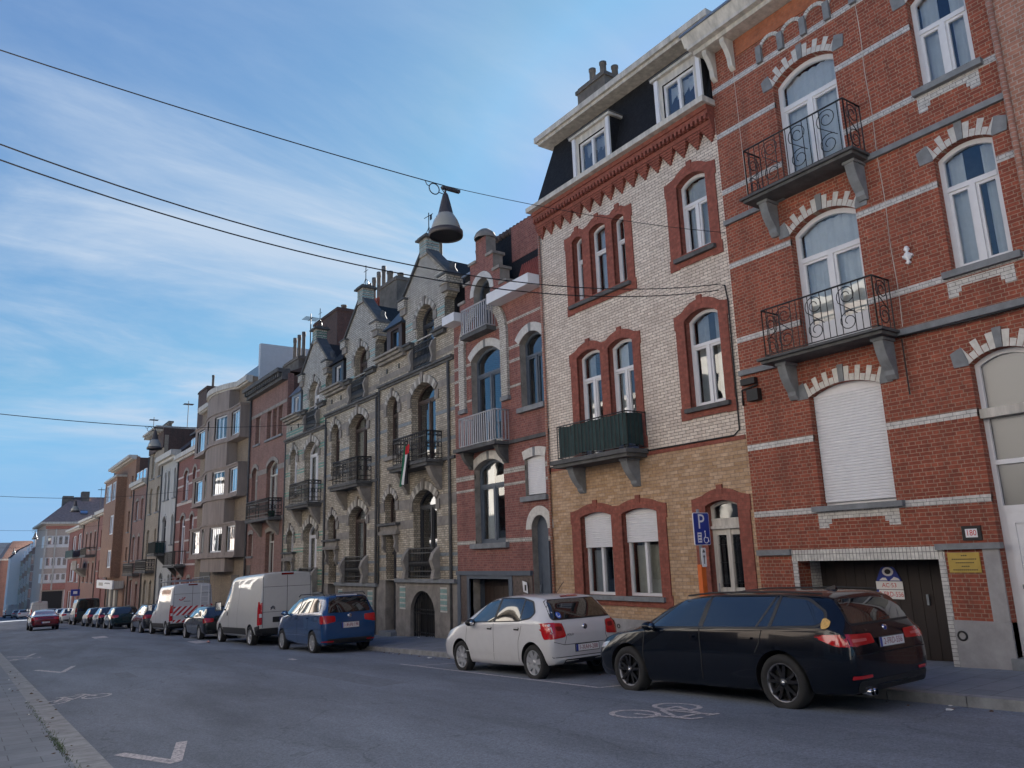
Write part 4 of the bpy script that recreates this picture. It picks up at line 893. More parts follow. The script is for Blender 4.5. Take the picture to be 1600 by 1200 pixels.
# ------------------------------------------------------------------ sunlit row across the street (behind the camera, seen in the panes)
OPPC = [(.62, .58, .51), (.70, .68, .65), (.50, .42, .36), (.66, .62, .55), (.70, .68, .66), (.60, .55, .49)]
OX = -1.15
def opposite(i, y0, w, h):
    mt = plain('street_facade_%d' % (i % 6), OPPC[i % 6], .8, var=.12, scale=2)
    zg_ = zk(OX, y0 + w / 2); e = empty('opposite_house', (OX, y0 + w / 2, zg_), 'sunlit plastered house across the street, seen only as a reflection in the panes', 'house', 'houses across the street'); hs = []
    for f in range(3):
        for k in (.14, .58): hs.append((y0 + w * k, y0 + w * k + w * .28, zg_ + 1.3 + f * 3.3, zg_ + 3.2 + f * 3.3, .15))
    P = rect(y0, y0 + w, zg_ - .6, zg_ + h)
    part(MB().prism(P, OX, OX - .3, mt, [arch(*o, n=6) for o in hs]), 'wall', e)
    b = MB()
    for o in hs: b.add([(OX - .18, p[0], p[1]) for p in arch(*o, n=6)], [tuple(range(9))], GLASS)
    part(b, 'window_panes', e)
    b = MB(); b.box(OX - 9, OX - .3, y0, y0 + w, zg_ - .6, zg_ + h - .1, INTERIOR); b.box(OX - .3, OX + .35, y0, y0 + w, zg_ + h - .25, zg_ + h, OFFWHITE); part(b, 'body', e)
y = -38.0; i = 0
rs = random.Random(3)
while y < 150:
    w = rs.uniform(5.6, 6.8); opposite(i, y, w - .01, rs.uniform(10.0, 11.6)); y += w; i += 1

# ------------------------------------------------------------------ three grey houses with pinnacled gables
GB = brick('grey_glazed_brick', (0.34, 0.285, 0.21), (0.60, 0.525, 0.41), (0.09, 0.08, 0.07), row=0.070, wid=0.2, joint=0.0075, rough=.55, dirt=.5, dirtc=(.10, .085, .065))
PALEB = brick('pale_glazed_brick', (0.44, 0.39, 0.32), (0.62, 0.56, 0.47), (0.06, 0.055, 0.05), row=0.080, wid=0.22, joint=0.010, rough=.5, dirt=.4, dirtc=(.12, .11, .10))
BLUEB = plain('blue_grey_brick_band', (.16, .185, .20), .5, var=.3, scale=9)
GREENB = plain('green_glazed_band', (.025, .16, .10), .35, var=.35, scale=9)
WGL2 = plain('old_white_glaze', (.42, .39, .34), .5, var=.25, scale=9)
TEALB = plain('pale_teal_glaze', (.20, .34, .32), .35, var=.25, scale=9)
BROWNSTONE = plain('brown_grey_stone', (.22, .20, .18), .85, var=.3, scale=3, bump=.2)
FRB = plain('brown_window_paint', (.055, .035, .03), .5)
FRD = plain('dark_window_paint', (.03, .032, .04), .5)
def grey_house(lab, y0, y1, dy, dz, fr1, fr2, frg, bandm, dormer, green=False, basement=True, rail_h=True):
    H = House('grey_gabled_house', lab, y0, y1); Y = lambda v: v + dy; Zz = lambda v: v + dz; m_ = Y(22.68); X = XF
    def O(a, c, z0, zs, r): return (Y(a), Y(c), Zz(z0), Zz(zs), r)
    og = O(22.02, 23.25, 6.40, 8.20, .38); o2 = O(21.98, 23.70, 3.10, 5.42, .42); o1 = O(24.72, 25.62, 3.60, 5.44, .36); l2 = O(21.98, 23.60, -.66, 1.82, .38); l1 = O(24.92, 25.80, 1.22, 1.98, .30)
    if dy > 0: l1 = O(24.92, 25.80, 1.22 - .25, 1.98 - .25, .30)
    do = O(24.88, 25.70, -3.2 - dz, .80 if dy == 0 else .6, 0); ar = (Y(22.14), Y(23.80), H.zb, Zz(-1.66), .60)
    ops = [og, o2, o1, l2, l1, do] + ([ar] if basement else [])
    P = [(y0, Zz(-.74)), (y1, Zz(-.74)), (y1, Zz(7.36)), (m_ + 1.42, Zz(7.36)), (m_ + 1.42, Zz(8.42)), (m_ + 1.58, Zz(8.50)), (m_ + 1.74, Zz(8.74)), (m_ + 1.74, Zz(9.14)), (m_ + .24, Zz(10.45)), (m_ + .24, Zz(11.02)), (m_ - .24, Zz(11.02)), (m_ - .24, Zz(10.45)), (m_ - 1.74, Zz(9.14)), (m_ - 1.74, Zz(8.74)), (m_ - 1.58, Zz(8.50)), (m_ - 1.42, Zz(8.42)), (m_ - 1.42, Zz(7.36)), (y0, Zz(7.36))]
    H.wall(P, [arch(*og)] + [arch(*o) for o in (o2, o1, l2, l1)] + [rect(do[0], do[1], Zz(-.72), do[3])], GB, th=.36, side=GB)
    b = MB(); hl = [rect(do[0], do[1], H.zb + .01, Zz(-.745))] + ([[(p[0], min(p[1], Zz(-.75))) for p in arch(ar[0], ar[1], H.zb + .01, ar[3], ar[4])]] if basement else [])
    b.prism(rect(y0, y1, H.zb, Zz(-.741)), X - .03, X + .36, BROWNSTONE, hl); part(b, 'base_course', H.e)
    H.shell(Zz(7.2), SIDEB, x0=.36)
    # gable facing of paler brick
    b = MB(); b.prism([(m_ - 1.42, Zz(7.4)), (m_ + 1.42, Zz(7.4)), (m_ + 1.42, Zz(8.42)), (m_ + 1.6, Zz(8.9)), (m_ + 1.6, Zz(9.1)), (m_ + .2, Zz(10.35)), (m_ - .2, Zz(10.35)), (m_ - 1.6, Zz(9.1)), (m_ - 1.6, Zz(8.9)), (m_ - 1.42, Zz(8.42))], X - .012, X + .02, PALEB, [arch(og[0] - .1, og[1] + .1, Zz(7.45), og[3], og[4] + .1)]); part(b, 'gable_facing', H.e)
    b = MB()
    for s in (-1, 1):
        b.box(X - .16, X + .5, m_ + s * 1.26, m_ + s * 1.78, Zz(8.86), Zz(9.16), PALEB); b.box(X - .10, X + .4, m_ + s * 1.30, m_ + s * 1.72, Zz(8.62), Zz(8.86), BROWNSTONE); b.box(X - .2, X + .55, m_ + s * 1.22, m_ + s * 1.82, Zz(9.16), Zz(9.23), DSTONE)
        b.prism([(m_ + s * 1.84, Zz(9.12)), (m_ + s * 1.84, Zz(9.2)), (m_ + s * .24, Zz(10.62)), (m_ + s * .24, Zz(10.48))], X - .06, X + .42, DSTONE)
        b.lathe([(.2, 0), (.2, .12), (.1, .3), (.12, .42), (0, .5)], (X + .25, m_ + s * 1.52, Zz(9.23)), DSTONE, 10)
        b.box(X - .14, X + .2, m_ + s * .80, m_ + s * 1.50, Zz(7.22), Zz(7.34), DSTONE); b.box(X - .22, X + .2, m_ + s * .76, m_ + s * 1.56, Zz(7.34), Zz(7.42), DSTONE)
    part(b, 'gable_coping', H.e)
    b = MB(); b.box(X - .05, X + .45, m_ - .26, m_ + .26, Zz(10.4), Zz(11.02), PALEB); b.box(X - .16, X + .56, m_ - .38, m_ + .38, Zz(11.02), Zz(11.09), DSTONE); b.box(X - .1, X + .5, m_ - .31, m_ + .31, Zz(11.09), Zz(11.16), DSTONE)
    for q in range(4): b.box(X - .055, X + .455, m_ - .265, m_ + .265, Zz(10.52 + q * .12), Zz(10.555 + q * .12), bandm if green else TEALB)
    pn = part(b, 'pinnacle', H.e)
    b = MB(); xc = X + .2; zc = Zz(11.16); b.tube([(xc, m_, zc), (xc, m_, zc + .95)], .018, IRON, 5)
    for s in (-1, 1): b.tube([(xc, m_ + s * .28 * (1 - t) * (1 + .5 * sin(3 * t)), zc + .4 * t) for t in [k / 6 for k in range(7)]], .014, IRON, 4)
    if dy == 0: b.tube([(xc, m_ - .3, zc + .80), (xc, m_ + .33, zc + .86)], .016, IRON, 4); b.box(xc - .01, xc + .01, m_ - .22, m_ - .1, zc + .62, zc + .80, IRON)
    else: b.tube([(xc, m_ - .2, zc + .7), (xc, m_ + .2, zc + .72)], .014, IRON, 4)
    part(b, 'weathervane', pn)
    # bands
    b = MB()
    for z0, z1, k in ((7.42, 7.50, 0), (8.12, 8.19, 0), (7.92, 7.97, 0), (5.44, 5.68, 1), (4.55, 4.66, 1), (3.62, 3.74, 1), (1.62, 1.94, 1), (.98, 1.25, 1), (.02, .12, 1), (-.42, -.30, 1), (6.52, 6.72, 1)):
        if green and k: band(b, H, Zz(z0), Zz(z0 + .07), ops, GREENB, d=.005, pad=.02); band(b, H, Zz(z0 + .13), Zz(z0 + .20), ops, GREENB, d=.005, pad=.02)
        elif k: band(b, H, Zz(z0), Zz(z1), ops, BLUEB if z1 - z0 < .2 else BROWNSTONE, d=.01, pad=.02)
        else: band(b, H, Zz(z0), Zz(z1), [og], GREENB if green else TEALB, d=.018, y0=m_ - 1.41, y1=m_ + 1.41, pad=.02)
    part(b, 'brick_band', H.e)
    b = MB(); b.box(X - .14, X + .05, y0 + .01, y1 - .01, Zz(6.28), Zz(6.36), DSTONE); b.box(X - .07, X + .05, y0 + .01, y1 - .01, Zz(6.20), Zz(6.28), DSTONE); b.box(X - .13, X + .05, y0 + .01, Y(24.80), Zz(-.80), Zz(-.68), STONE); b.box(X - .07, X + .05, y0 + .01, Y(21.5), Zz(3.0), Zz(3.1), DSTONE); part(b, 'string_course', H.e)
    # hood moulds of stone round the arched windows
    b = MB()
    for o, h in ((og, .2), (o2, .26), (o1, .2), (l2, .26), (l1, .2)):
        n = 13
        for i in range(n):
            key = i == n // 2
            b.prism(ringseg(o[0], o[1], o[3], o[4], h + (.12 if key else 0), (i + .06) / n, (i + .94) / n, 2), X - (.09 if key else .05), X + .05, BROWNSTONE if i in (0, n - 1) or key else (WGL2 if i % 2 else GSTONE))
        for s, yy in ((-1, o[0]), (1, o[1])): b.box(X - .05, X + .05, yy + s * .003, yy + s * .24, o[3] - .32, o[3], BROWNSTONE)
    part(b, 'hood_mould', H.e)
    window(H, og, fr1, trans=Zz(7.95), curtain=False, sb=.24, fw=.08, mull=dy > 0); window(H, o2, fr2, trans=Zz(5.28), curtain=(dy > 0), sb=.26, fw=.08, gap=.4); window(H, o1, fr2, trans=Zz(5.15), mull=dy == 0, curtain=False, sb=.22, sill=(.1, .12, .14), smat=GSTONE)
    window(H, l2, frg, trans=Zz(1.66), sb=.26, fw=.08, curtain=dy != 0 or False); window(H, l1, fr2, mull=True, curtain=False, sb=.22)
    # lintel over the door, then door
    zl = do[3]; b = MB(); b.box(X - .16, X + .05, Y(24.62), Y(26.05), zl + .02, zl + .14, BROWNSTONE); b.box(X - .08, X + .05, Y(24.7), Y(25.95), zl + .14, zl + .34, BROWNSTONE); b.box(X - .2, X + .05, Y(24.56), Y(26.1), zl + .34, zl + .42, DSTONE)
    for yy in (Y(24.80), Y(25.78)): b.prism([(X, zl), (X - .16, zl), (X - .1, zl - .25), (X - .14, zl - .42), (X - .02, zl - .6), (X, zl - .6)], yy - .07, yy + .07, BROWNSTONE, ax='y')
    part(b, 'door_hood', H.e)
    b = MB(); x = X + .3; b.prism(rect(do[0], do[1], H.zb, do[3]), x, x + .07, FRD, [rect(do[0] + .09, do[1] - .09, zl - .50, zl - .08)]); b.box(x - .06, x, do[0], do[1], zl - .66, zl - .56, FRD); b.prism(rect(do[0] + .08, do[1] - .08, H.zb + .2, zl - .7), x - .03, x, FRD, [rect(do[0] + .18, do[1] - .18, zl - 1.2, zl - .8), rect(do[0] + .18, do[1] - .18, zl - 2.1, zl - 1.3), rect(do[0] + .18, do[1] - .18, H.zb + .5, zl - 2.2)]); dr = part(b, 'front_door', H.e)
    part(MB().add([(x + .03, p[0], p[1]) for p in rect(do[0] + .09, do[1] - .09, zl - .50, zl - .08)], [(3, 2, 1, 0)], GLASS), 'pane', dr); part(MB().box(x - .08, x - .03, do[0] + .1, do[0] + .16, zl - 2.0, zl - 1.94, GOLD), 'handle', dr)
    b = MB(); b.box(X - .25, X + .3, do[0] - .08, do[1] + .08, H.zb, zg((do[0] + do[1]) / 2) + .15, STONE); part(b, 'doorstep', H.e)
    if basement:
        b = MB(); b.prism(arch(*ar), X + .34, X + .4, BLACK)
        b.tube([(X + .1, ar[0] + .04, H.zb)] + [(X + .1, p[0], p[1]) for p in reversed(arcpts(ar[0] + .04, ar[1] - .04, ar[3], ar[4] - .04))] + [(X + .1, ar[1] - .04, H.zb)], .03, IRON, 5)
        n = 13
        for i in range(1, n):
            yy = ar[0] + (ar[1] - ar[0]) * i / n; w = (ar[1] - ar[0]) / 2; t = (yy - (ar[0] + w)) / w; ztop = ar[3] + ar[4] * sqrt(max(0, 1 - t * t)) - .05
            b.tube([(X + .1, yy, H.zb), (X + .1, yy, ztop)], .012 if i != n // 2 else .03, IRON, 5)
        for zz_ in (ar[3], ar[3] - .12, H.zb + .5): b.tube([(X + .1, ar[0], zz_), (X + .1, ar[1], zz_)], .018, IRON, 5)
        part(b, 'iron_gate', H.e)
        b = MB()
        for ya in (21.35, 24.15):
            for k in range(13): b.box(X - .036, X, Y(ya), Y(ya + .42), Zz(-1.68) + k * .058, Zz(-1.68) + k * .058 + .05, TEALB if k % 3 else WGL)
        part(b, 'glazed_panel', H.e)
    # iron railing in front of the ground floor window, with stone cheeks
    b = MB(); ya, yb = Y(22.02), Y(23.78); n = 16
    for i in range(n + 1):
        yy = ya + (yb - ya) * i / n; b.tube([(X - .08, yy, Zz(-.66)), (X - .08, yy, Zz(.26))], .016, IRON, 5)
        if i < n: b.lathe([(.0, 0), (.035, .06), (.035, .14), (0, .2)], (X - .08, yy + (yb - ya) / n / 2, Zz(-.3)), IRON, 6)
    for zz_ in (-.62, -.46, .12, .27): b.box(X - .11, X - .05, ya, yb, Zz(zz_), Zz(zz_ + .04), IRON)
    part(b, 'window_railing', H.e)
    b = MB()
    for s, yy in ((1, yb + .01), (-1, ya - .01)):
        b.prism([(X, Zz(-.67)), (X - .26, Zz(-.67)), (X - .2, Zz(-.4)), (X - .3, Zz(-.1)), (X - .22, Zz(.12)), (X - .05, Zz(.3)), (X, Zz(.32))], yy, yy + s * .2, GSTONE, ax='y')
        yy2 = (Y(23.45) if s > 0 else Y(22.02)); b.prism([(X, Zz(6.36)), (X - .2, Zz(6.37)), (X - .14, Zz(6.6)), (X - .22, Zz(6.9)), (X - .12, Zz(7.14)), (X, Zz(7.2))], yy2 + (.0 if s > 0 else -.12), yy2 + (.14 if s > 0 else 0), BROWNSTONE, ax='y')
    part(b, 'stone_cheek', H.e)
    b = MB(); ya, yb = Y(22.05), Y(23.42); n = 14
    for i in range(n + 1):
        yy = ya + (yb - ya) * i / n; b.tube([(X - .06, yy, Zz(6.38)), (X - .06, yy, Zz(7.22))], .016, IRON, 5)
        if i < n: b.tube([(X - .06, yy + .049 + .035 * cos(t), Zz(7.12) + .05 * sin(t)) for t in [2 * pi * k / 6 for k in range(6)]], .010, IRON, 4, True); b.lathe([(0, 0), (.035, .1), (.03, .25), (0, .36)], (X - .06, yy + .049, Zz(6.48)), IRON, 5)
    for zz_ in (6.42, 7.0, 7.22): b.box(X - .08, X - .04, ya, yb, Zz(zz_), Zz(zz_ + .035), IRON)
    part(b, 'window_railing', H.e)
    # balcony
    xf = X - .60; zt = Zz(3.06); b = MB(); b.box(xf - .06, X, Y(21.46), Y(24.28), zt - .1, zt, DSTONE); b.box(xf, X, Y(21.52), Y(24.22), zt - .2, zt - .1, DSTONE); bal = part(b, 'balcony', H.e)
    for yy in (21.72, 23.98): bracket(bal, X, .46, Y(yy), .24, zt - .2, .75, BROWNSTONE)
    railing(bal, xf + .04, Y(21.6), Y(24.0), zt, zt + .92, X, step=.13, r=.013, style='cast')
    # dormer, pyramid roof
    if dormer:
        y2 = Y(25.02); b = MB(); zb_ = Zz(7.42)
        b.prism([(y2 - .62, zb_), (y2 + .62, zb_), (y2 + .62, zb_ + 1.0), (y2 - .62, zb_ + 1.0)], X - .02, X + 1.2, dormer[0], [rect(y2 - .36, y2 + .30, zb_ + .16, zb_ + .88)])
        b.add([(X - .14, y2 - .80, zb_ + 1.0), (X - .14, y2 + .80, zb_ + 1.0), (X + 1.3, y2 + .8, zb_ + 1.0), (X + 1.3, y2 - .8, zb_ + 1.0), (X + .45, y2 - .1, zb_ + 1.85), (X + .45, y2 + .1, zb_ + 1.85), (X + 1.3, y2 + .1, zb_ + 1.85), (X + 1.3, y2 - .1, zb_ + 1.85)], [(0, 4, 5, 1), (1, 5, 6, 2), (0, 3, 7, 4), (4, 7, 6, 5), (0, 1, 2, 3)], dormer[1])
        dm = part(b, 'dormer', H.e)
        window(H, (y2 - .36, y2 + .30, zb_ + .16, zb_ + .88, 0), dormer[2], X=X - .02, sb=.08, mull=False, parent=dm, curtain=False, fw=.06)
    b = MB()
    for k, (d_, h_) in enumerate(((.18, .10), (.3, .10), (.42, .08))): b.box(X - d_, X + .1, Y(24.02), Y(26.1), Zz(7.10 + k * .1), Zz(7.10 + k * .1 + h_ - .003), GSTONE)
    for yy in (24.6, 25.6): b.box(X - .03, X + .02, Y(yy), Y(yy + .09), Zz(6.75), Zz(6.93), DSTONE)
    part(b, 'eaves_cornice', H.e)
    b = MB(); b.prism([(X + .36, Zz(7.2)), (X + 2.6, Zz(9.7)), (X + 5, Zz(9.7)), (X + 9.4, Zz(7.2))], y0 + .02, y1 - .02, SLATE, ax='y')
    b.prism([(m_ - 1.55, Zz(7.5)), (m_ + 1.55, Zz(7.5)), (m_ + 1.55, Zz(9.1)), (m_, Zz(10.45)), (m_ - 1.55, Zz(9.1))], X + .363, X + 5, SLATE); part(b, 'roof', H.e)
    b = MB(); b.tube([(X - .05, Y(21.06), H.zb), (X - .05, Y(21.06), Zz(6.2))], .05, DSTONE, 8); b.tube([(X - .05, y1 - .06, H.zb + 2), (X - .05, y1 - .06, Zz(6.2))], .03, DSTONE, 6); part(b, 'downpipe', H.e)
    return H
BLUESL = plain('blue_slate', (.055, .085, .12), .5, var=.2, scale=8)
GD = grey_house('grey brick gabled house with slate pyramid dormer, weathervane and flag on its balcony', 20.72, 26.30, 0, 0, FRD, FRB, FRD, TEALB, (FRB, BLUESL, FRD))
GE = grey_house('grey brick house with brown window frames, middle of the three pinnacled gables', 26.30, 31.70, 5.42, -.18, FRB, FRB, FRB, TEALB, (FRD, SLATE, WHITE))
GF = grey_house('grey brick house with green glazed bands and white window frames under a pinnacled gable', 31.70, 36.90, 10.55, -.58, WHITE, WHITE, WHITE, GREENB, (ZINC, ZINC, WHITE), green=True)
for k in range(2): pot(GD.e, 13.0, 22.72 + k * .37, 8.6, .07, 3.2)
X3 = 15.3
ch = chimney(GE, X3 - .4, X3 + .5, 30.1, 31.9, 9, 12.55, DKCHIM, [(X3, 31.6, .75), (X3, 30.5, .3)], r=.15)
ch = chimney(GE, X3 - .4, X3 + .5, 32.1, 34.2, 9, 12.1, REDTILE)
for k in range(4): pot(ch, X3, 32.3 + k * .55, 12.1, .10, 1.75 - .12 * k)
ch = chimney(GF, X3 - .6, X3 + .6, 36.6, 40.0, 9, 12.9, SIDEB, [(X3, 37.2, .35), (X3, 38.3, .35), (X3, 39.3, .35)], r=.15)
ch = chimney(GF, 13.6, 14.4, 39.2, 41.6, 8, 10.75, DKCHIM)
for k in range(3): pot(ch, 14.0, 39.6 + k * .7, 10.75, .10, 1.5)
# flag hung on the balcony of the nearest grey house
FL = [plain('flag_' + n, c, .85, var=.08) for n, c in (('black', (.015, .015, .02)), ('white', (.68, .68, .68)), ('green', (.01, .13, .07)), ('red', (.5, .02, .03)))]
b = MB(); fx = XF - .66; fy = 22.85; n = 14
def flag_col(k, i): 
    t = i / n; w = .56 + .06 * t; yy = fy - .12 * (1 - t) + w * (k / 9 - .5) * (0.75 + .25 * t); return (fx - .05 * sin(k * 1.9 + t * 2) - .03, yy + .10 * t, 3.62 - 1.28 * t + .03 * sin(k * 1.3))
vs = [flag_col(k, i) for i in range(n + 1) for k in range(10)]
for i in range(n):
    for k in range(9):
        mt = FL[3] if i < 3 and k < 6 else FL[0 if k < 3 else (1 if k < 6 else 2)]
        q = [i * 10 + k, i * 10 + k + 1, (i + 1) * 10 + k + 1, (i + 1) * 10 + k]; b.add([vs[j] for j in q], [(0, 1, 2, 3)], mt, True)
single(b, 'flag', 'limp black, white, green and red flag hanging from the grey house balcony', 'flag')
# ------------------------------------------------------------------ the row further down
def simple(name, lab, y0, y1, zt, mat, ops, fr=WHITE, sills=True, bands=(), bmat=GSTONE, cornice=(.4, .3), cmat=OFFWHITE, roof=None, ridge=3.0, arches=None, sb=.16, curtain=True, trans=.42, X=XF, side=SIDEB):
    H = House(name, lab, y0, y1, X=X)
    hl = [arch(*o, n=8) for o in ops]; H.wall(rect(y0, y1, H.zb, zt), hl, mat, th=.3); H.shell(zt - .1, side)
    for o in ops: window(H, o, fr, fw=.07, sb=sb, trans=(o[3] - trans) if trans else None, curtain=curtain, sill=(.1, .1, .1) if sills else None, fine=False)
    if bands:
        b = MB()
        for z0, z1 in bands: band(b, H, z0, z1, ops, bmat, d=.02)
        part(b, 'stone_band', H.e)
    if arches:
        b = MB()
        for o in ops:
            if o[4] > .05: b.prism(ringseg(o[0], o[1], o[3], o[4], .2, 0, 1, 9), H.X - .03, H.X + .02, arches)
        part(b, 'window_arch', H.e)
    if cornice:
        p, h = cornice; b = MB(); b.box(H.X - p, H.X + .1, y0 + .01, y1 - .01, zt - h * .5, zt + h * .5, cmat); b.box(H.X - p * .6, H.X + .1, y0 + .01, y1 - .01, zt - h, zt - h * .5, cmat); part(b, 'cornice', H.e)
    if roof:
        b = MB(); b.prism([(H.X + .1, zt + .1), (H.X + 4.6, zt + ridge), (H.X + 9.4, zt + .1)], y0 + .015, y1 - .015, roof, ax='y'); part(b, 'roof', H.e)
    return H
PB = brick('rose_brick', (.22, .105, .082), (.29, .15, .12), (.22, .17, .15), row=.066, joint=.006, dirt=.3)
oG = [(41.22, 42.02, 6.22, 7.72, 0), (39.34, 40.05, 6.22, 7.72, 0), (38.45, 39.1, 6.22, 7.72, 0), (37.55, 38.2, 6.22, 7.72, 0), (41.35, 42.35, 2.95, 4.75, .25), (38.05, 39.8, 2.2, 4.75, .3), (41.76, 42.56, .35, 1.42, .1), (38.27, 39.6, -1.4, 1.42, .1)]
HG = simple('rose_brick_house', 'rose brick house with a dark dentilled cornice and four narrow top windows', 36.90, 42.95, 9.2, PB, oG, OFFWHITE, cornice=None, arches=GSTONE, roof=TILE, ridge=2, bands=((4.5, 4.75), (7.75, 7.9), (2.05, 2.2)), sb=.2)
b = MB(); b.box(XF - .55, XF + .1, 36.92, 42.93, 9.22, 9.42, DSTONE); b.box(XF - .3, XF + .1, 36.92, 42.93, 8.86, 9.22, DSTONE)
for i in range(18): b.box(XF - .46, XF - .3, 37.05 + i * .33, 37.2 + i * .33, 9.0, 9.2, DSTONE)
part(b, 'cornice', HG.e)
b = MB(); b.box(XF - .68, XF, 37.2, 41.0, 2.0, 2.14, DSTONE); bal = part(b, 'balcony', HG.e)
for yy in (37.7, 40.4): bracket(bal, XF, .55, yy, .25, 2.0, .7, BROWNSTONE)
railing(bal, XF - .64, 37.3, 40.9, 2.14, 3.04, XF, step=.16, r=.014, style='cast')
b = MB(); b.prism(rect(42.0, 42.75, HG.zb, -.1), XF - .02, XF + .1, DARKWOOD); part(b, 'front_door', HG.e)
part(MB().lathe([(.14, 0), (.17, .3), (.2, .31)], (XF - .35, 37.7, 2.14), plain('green_pot', (.02, .06, .045), .6), 10), 'flower_pot', bal)

RENDER_B = plain('brown_grey_render', (.26, .215, .19), .9, var=.22, scale=1.2, bump=.25, streak=True)
HB_ = brick('brown_yellow_brick', (.25, .19, .135), (.31, .24, .17), (.13, .10, .08), row=.066, joint=.006, dirt=.3)
H = House('brown_apartment_house', 'brown rendered apartment house with a wavy projecting bay and three rows of white windows', 42.95, 54.30)
H.wall(rect(42.95, 54.30, H.zb, 10.3), [], HB_); H.shell(10.2, SIDEB)
def wav(y, extra=0.0):
    e = .53
    if 45.1 < y < 50.9: e += .42 * sin(pi * (y - 45.1) / 5.8) ** 1.0
    return XF - e - extra
def ribbon(mb, ya, yb, z0, z1, mat, fn, holes=(), n=40, xin=XF + .05):
    ys = [ya + (yb - ya) * i / n for i in range(n + 1)]
    for h in holes: ys += [h[0], h[1]]
    ys = sorted(set(ys)); zs = sorted(set([z0, z1] + [h[2] for h in holes] + [h[3] for h in holes]))
    for i in range(len(ys) - 1):
        a, c = ys[i], ys[i + 1]; m_ = (a + c) / 2
        for k in range(len(zs) - 1):
            p, q = zs[k], zs[k + 1]; zm = (p + q) / 2
            if any(h[0] < m_ < h[1] and h[2] < zm < h[3] for h in holes): continue
            mb.add([(fn(a), a, p), (fn(c), c, p), (fn(c), c, q), (fn(a), a, q)], [(3, 2, 1, 0)], mat)
        mb.add([(fn(a), a, z0), (xin, a, z0), (xin, c, z0), (fn(c), c, z0)], [(3, 2, 1, 0)], mat); mb.add([(fn(a), a, z1), (fn(c), c, z1), (xin, c, z1), (xin, a, z1)], [(3, 2, 1, 0)], mat)
    for y, f in ((ya, 1), (yb, 0)): mb.add([(fn(y), y, z0), (fn(y), y, z1), (xin, y, z1), (xin, y, z0)], [(0, 1, 2, 3) if f else (3, 2, 1, 0)], mat)
for (z0, z1, w0, w1) in ((6.92, 8.72, 7.12, 8.50), (3.68, 5.42, 3.88, 5.26), (.42, 2.20, .66, 2.06)):
    wins = [(43.32, 44.95, w0, w1), (45.55, 47.15, w0, w1), (48.25, 48.9, w0, w1), (51.1, 53.1, w0, w1)]
    b = MB(); ribbon(b, 43.2, 53.7, z0, z1, RENDER_B, wav, wins); bay = part(b, 'bay', H.e)
    b = MB(); ribbon(b, 43.15, 53.75, z1 - .02, z1 + .07, RENDER_B, lambda y: wav(y, .06)); ribbon(b, 43.15, 53.75, z0 - .07, z0 + .02, RENDER_B, lambda y: wav(y, .06)); part(b, 'bay_ledge', bay)
    for w in wins:
        b = MB(); fn = lambda y: wav(y, -.08)
        ribbon(b, w[0], w[1], w[2], w[3], WHITE, fn, [(w[0] + .08 + k * (w[1] - w[0] - .08) / m_, w[0] + k * (w[1] - w[0] - .08) / m_ + (w[1] - w[0] - .08) / m_, w[2] + .08, w[3] - .08) for m_ in ((3 if w[1] - w[0] > 1 else 1),) for k in range(m_)], n=8, xin=fn(w[0]) + .09)
        wn = part(b, 'window', bay)
        g = MB(); g.add([(wav(w[0], -.12), w[0] + .05, w[2] + .05), (wav(w[1], -.12), w[1] - .05, w[2] + .05), (wav(w[1], -.12), w[1] - .05, w[3] - .05), (wav(w[0], -.12), w[0] + .05, w[3] - .05)], [(3, 2, 1, 0)], GLASS); part(g, 'pane', wn)
        c = curtain_mesh(w[0] + .08, w[1] - .08, w[2] + .1, w[3] - .08, wav((w[0] + w[1]) / 2, -.3), gap=.45); part(c, 'curtain', wn)
b = MB()
for z0, z1 in ((8.79, 9.95), (5.49, 6.85), (2.27, 3.61)): ribbon(b, 45.5, 50.5, z0, z1, RENDER_B, lambda y: wav(y) + .04)
ribbon(b, 45.2, 49.6, -.42, .34, RENDER_B, lambda y: wav(y) + .06); part(b, 'bow_front', H.e)
b = MB(); fn = lambda y: XF - .35 - (.75 * sin(pi * (y - 45.0) / 6.0) ** .8 if 45.0 < y < 51.0 else 0)
ribbon(b, 42.97, 54.28, 9.96, 10.05, OFFWHITE, lambda y: fn(y) + .12); ribbon(b, 42.97, 54.28, 10.05, 10.36, OFFWHITE, fn); part(b, 'cornice', H.e)
b = MB(); b.box(XF + .3, XF + 9, 42.7, 43.0, 9.2, 12.2, plain('pale_zinc_cladding', (.48, .51, .54), .6, var=.05)); b.box(XF + 1.5, XF + 9, 43.0, 50, 10.2, 12.0, ZINC); part(b, 'roof_extension', H.e)
b = MB(); b.box(XF - .02, XF + .05, 50.2, 52.8, H.zb, -.4, BLACK); b.box(XF - .02, XF + .05, 44, 45.5, H.zb, -.6, DARKWOOD); part(b, 'garage_door', H.e)
chimney(H, XF + .2, XF + 1.4, 54.4, 56.8, 9, 12.0, SIDEB, [(XF + .7, 54.9, .9)], r=.09)

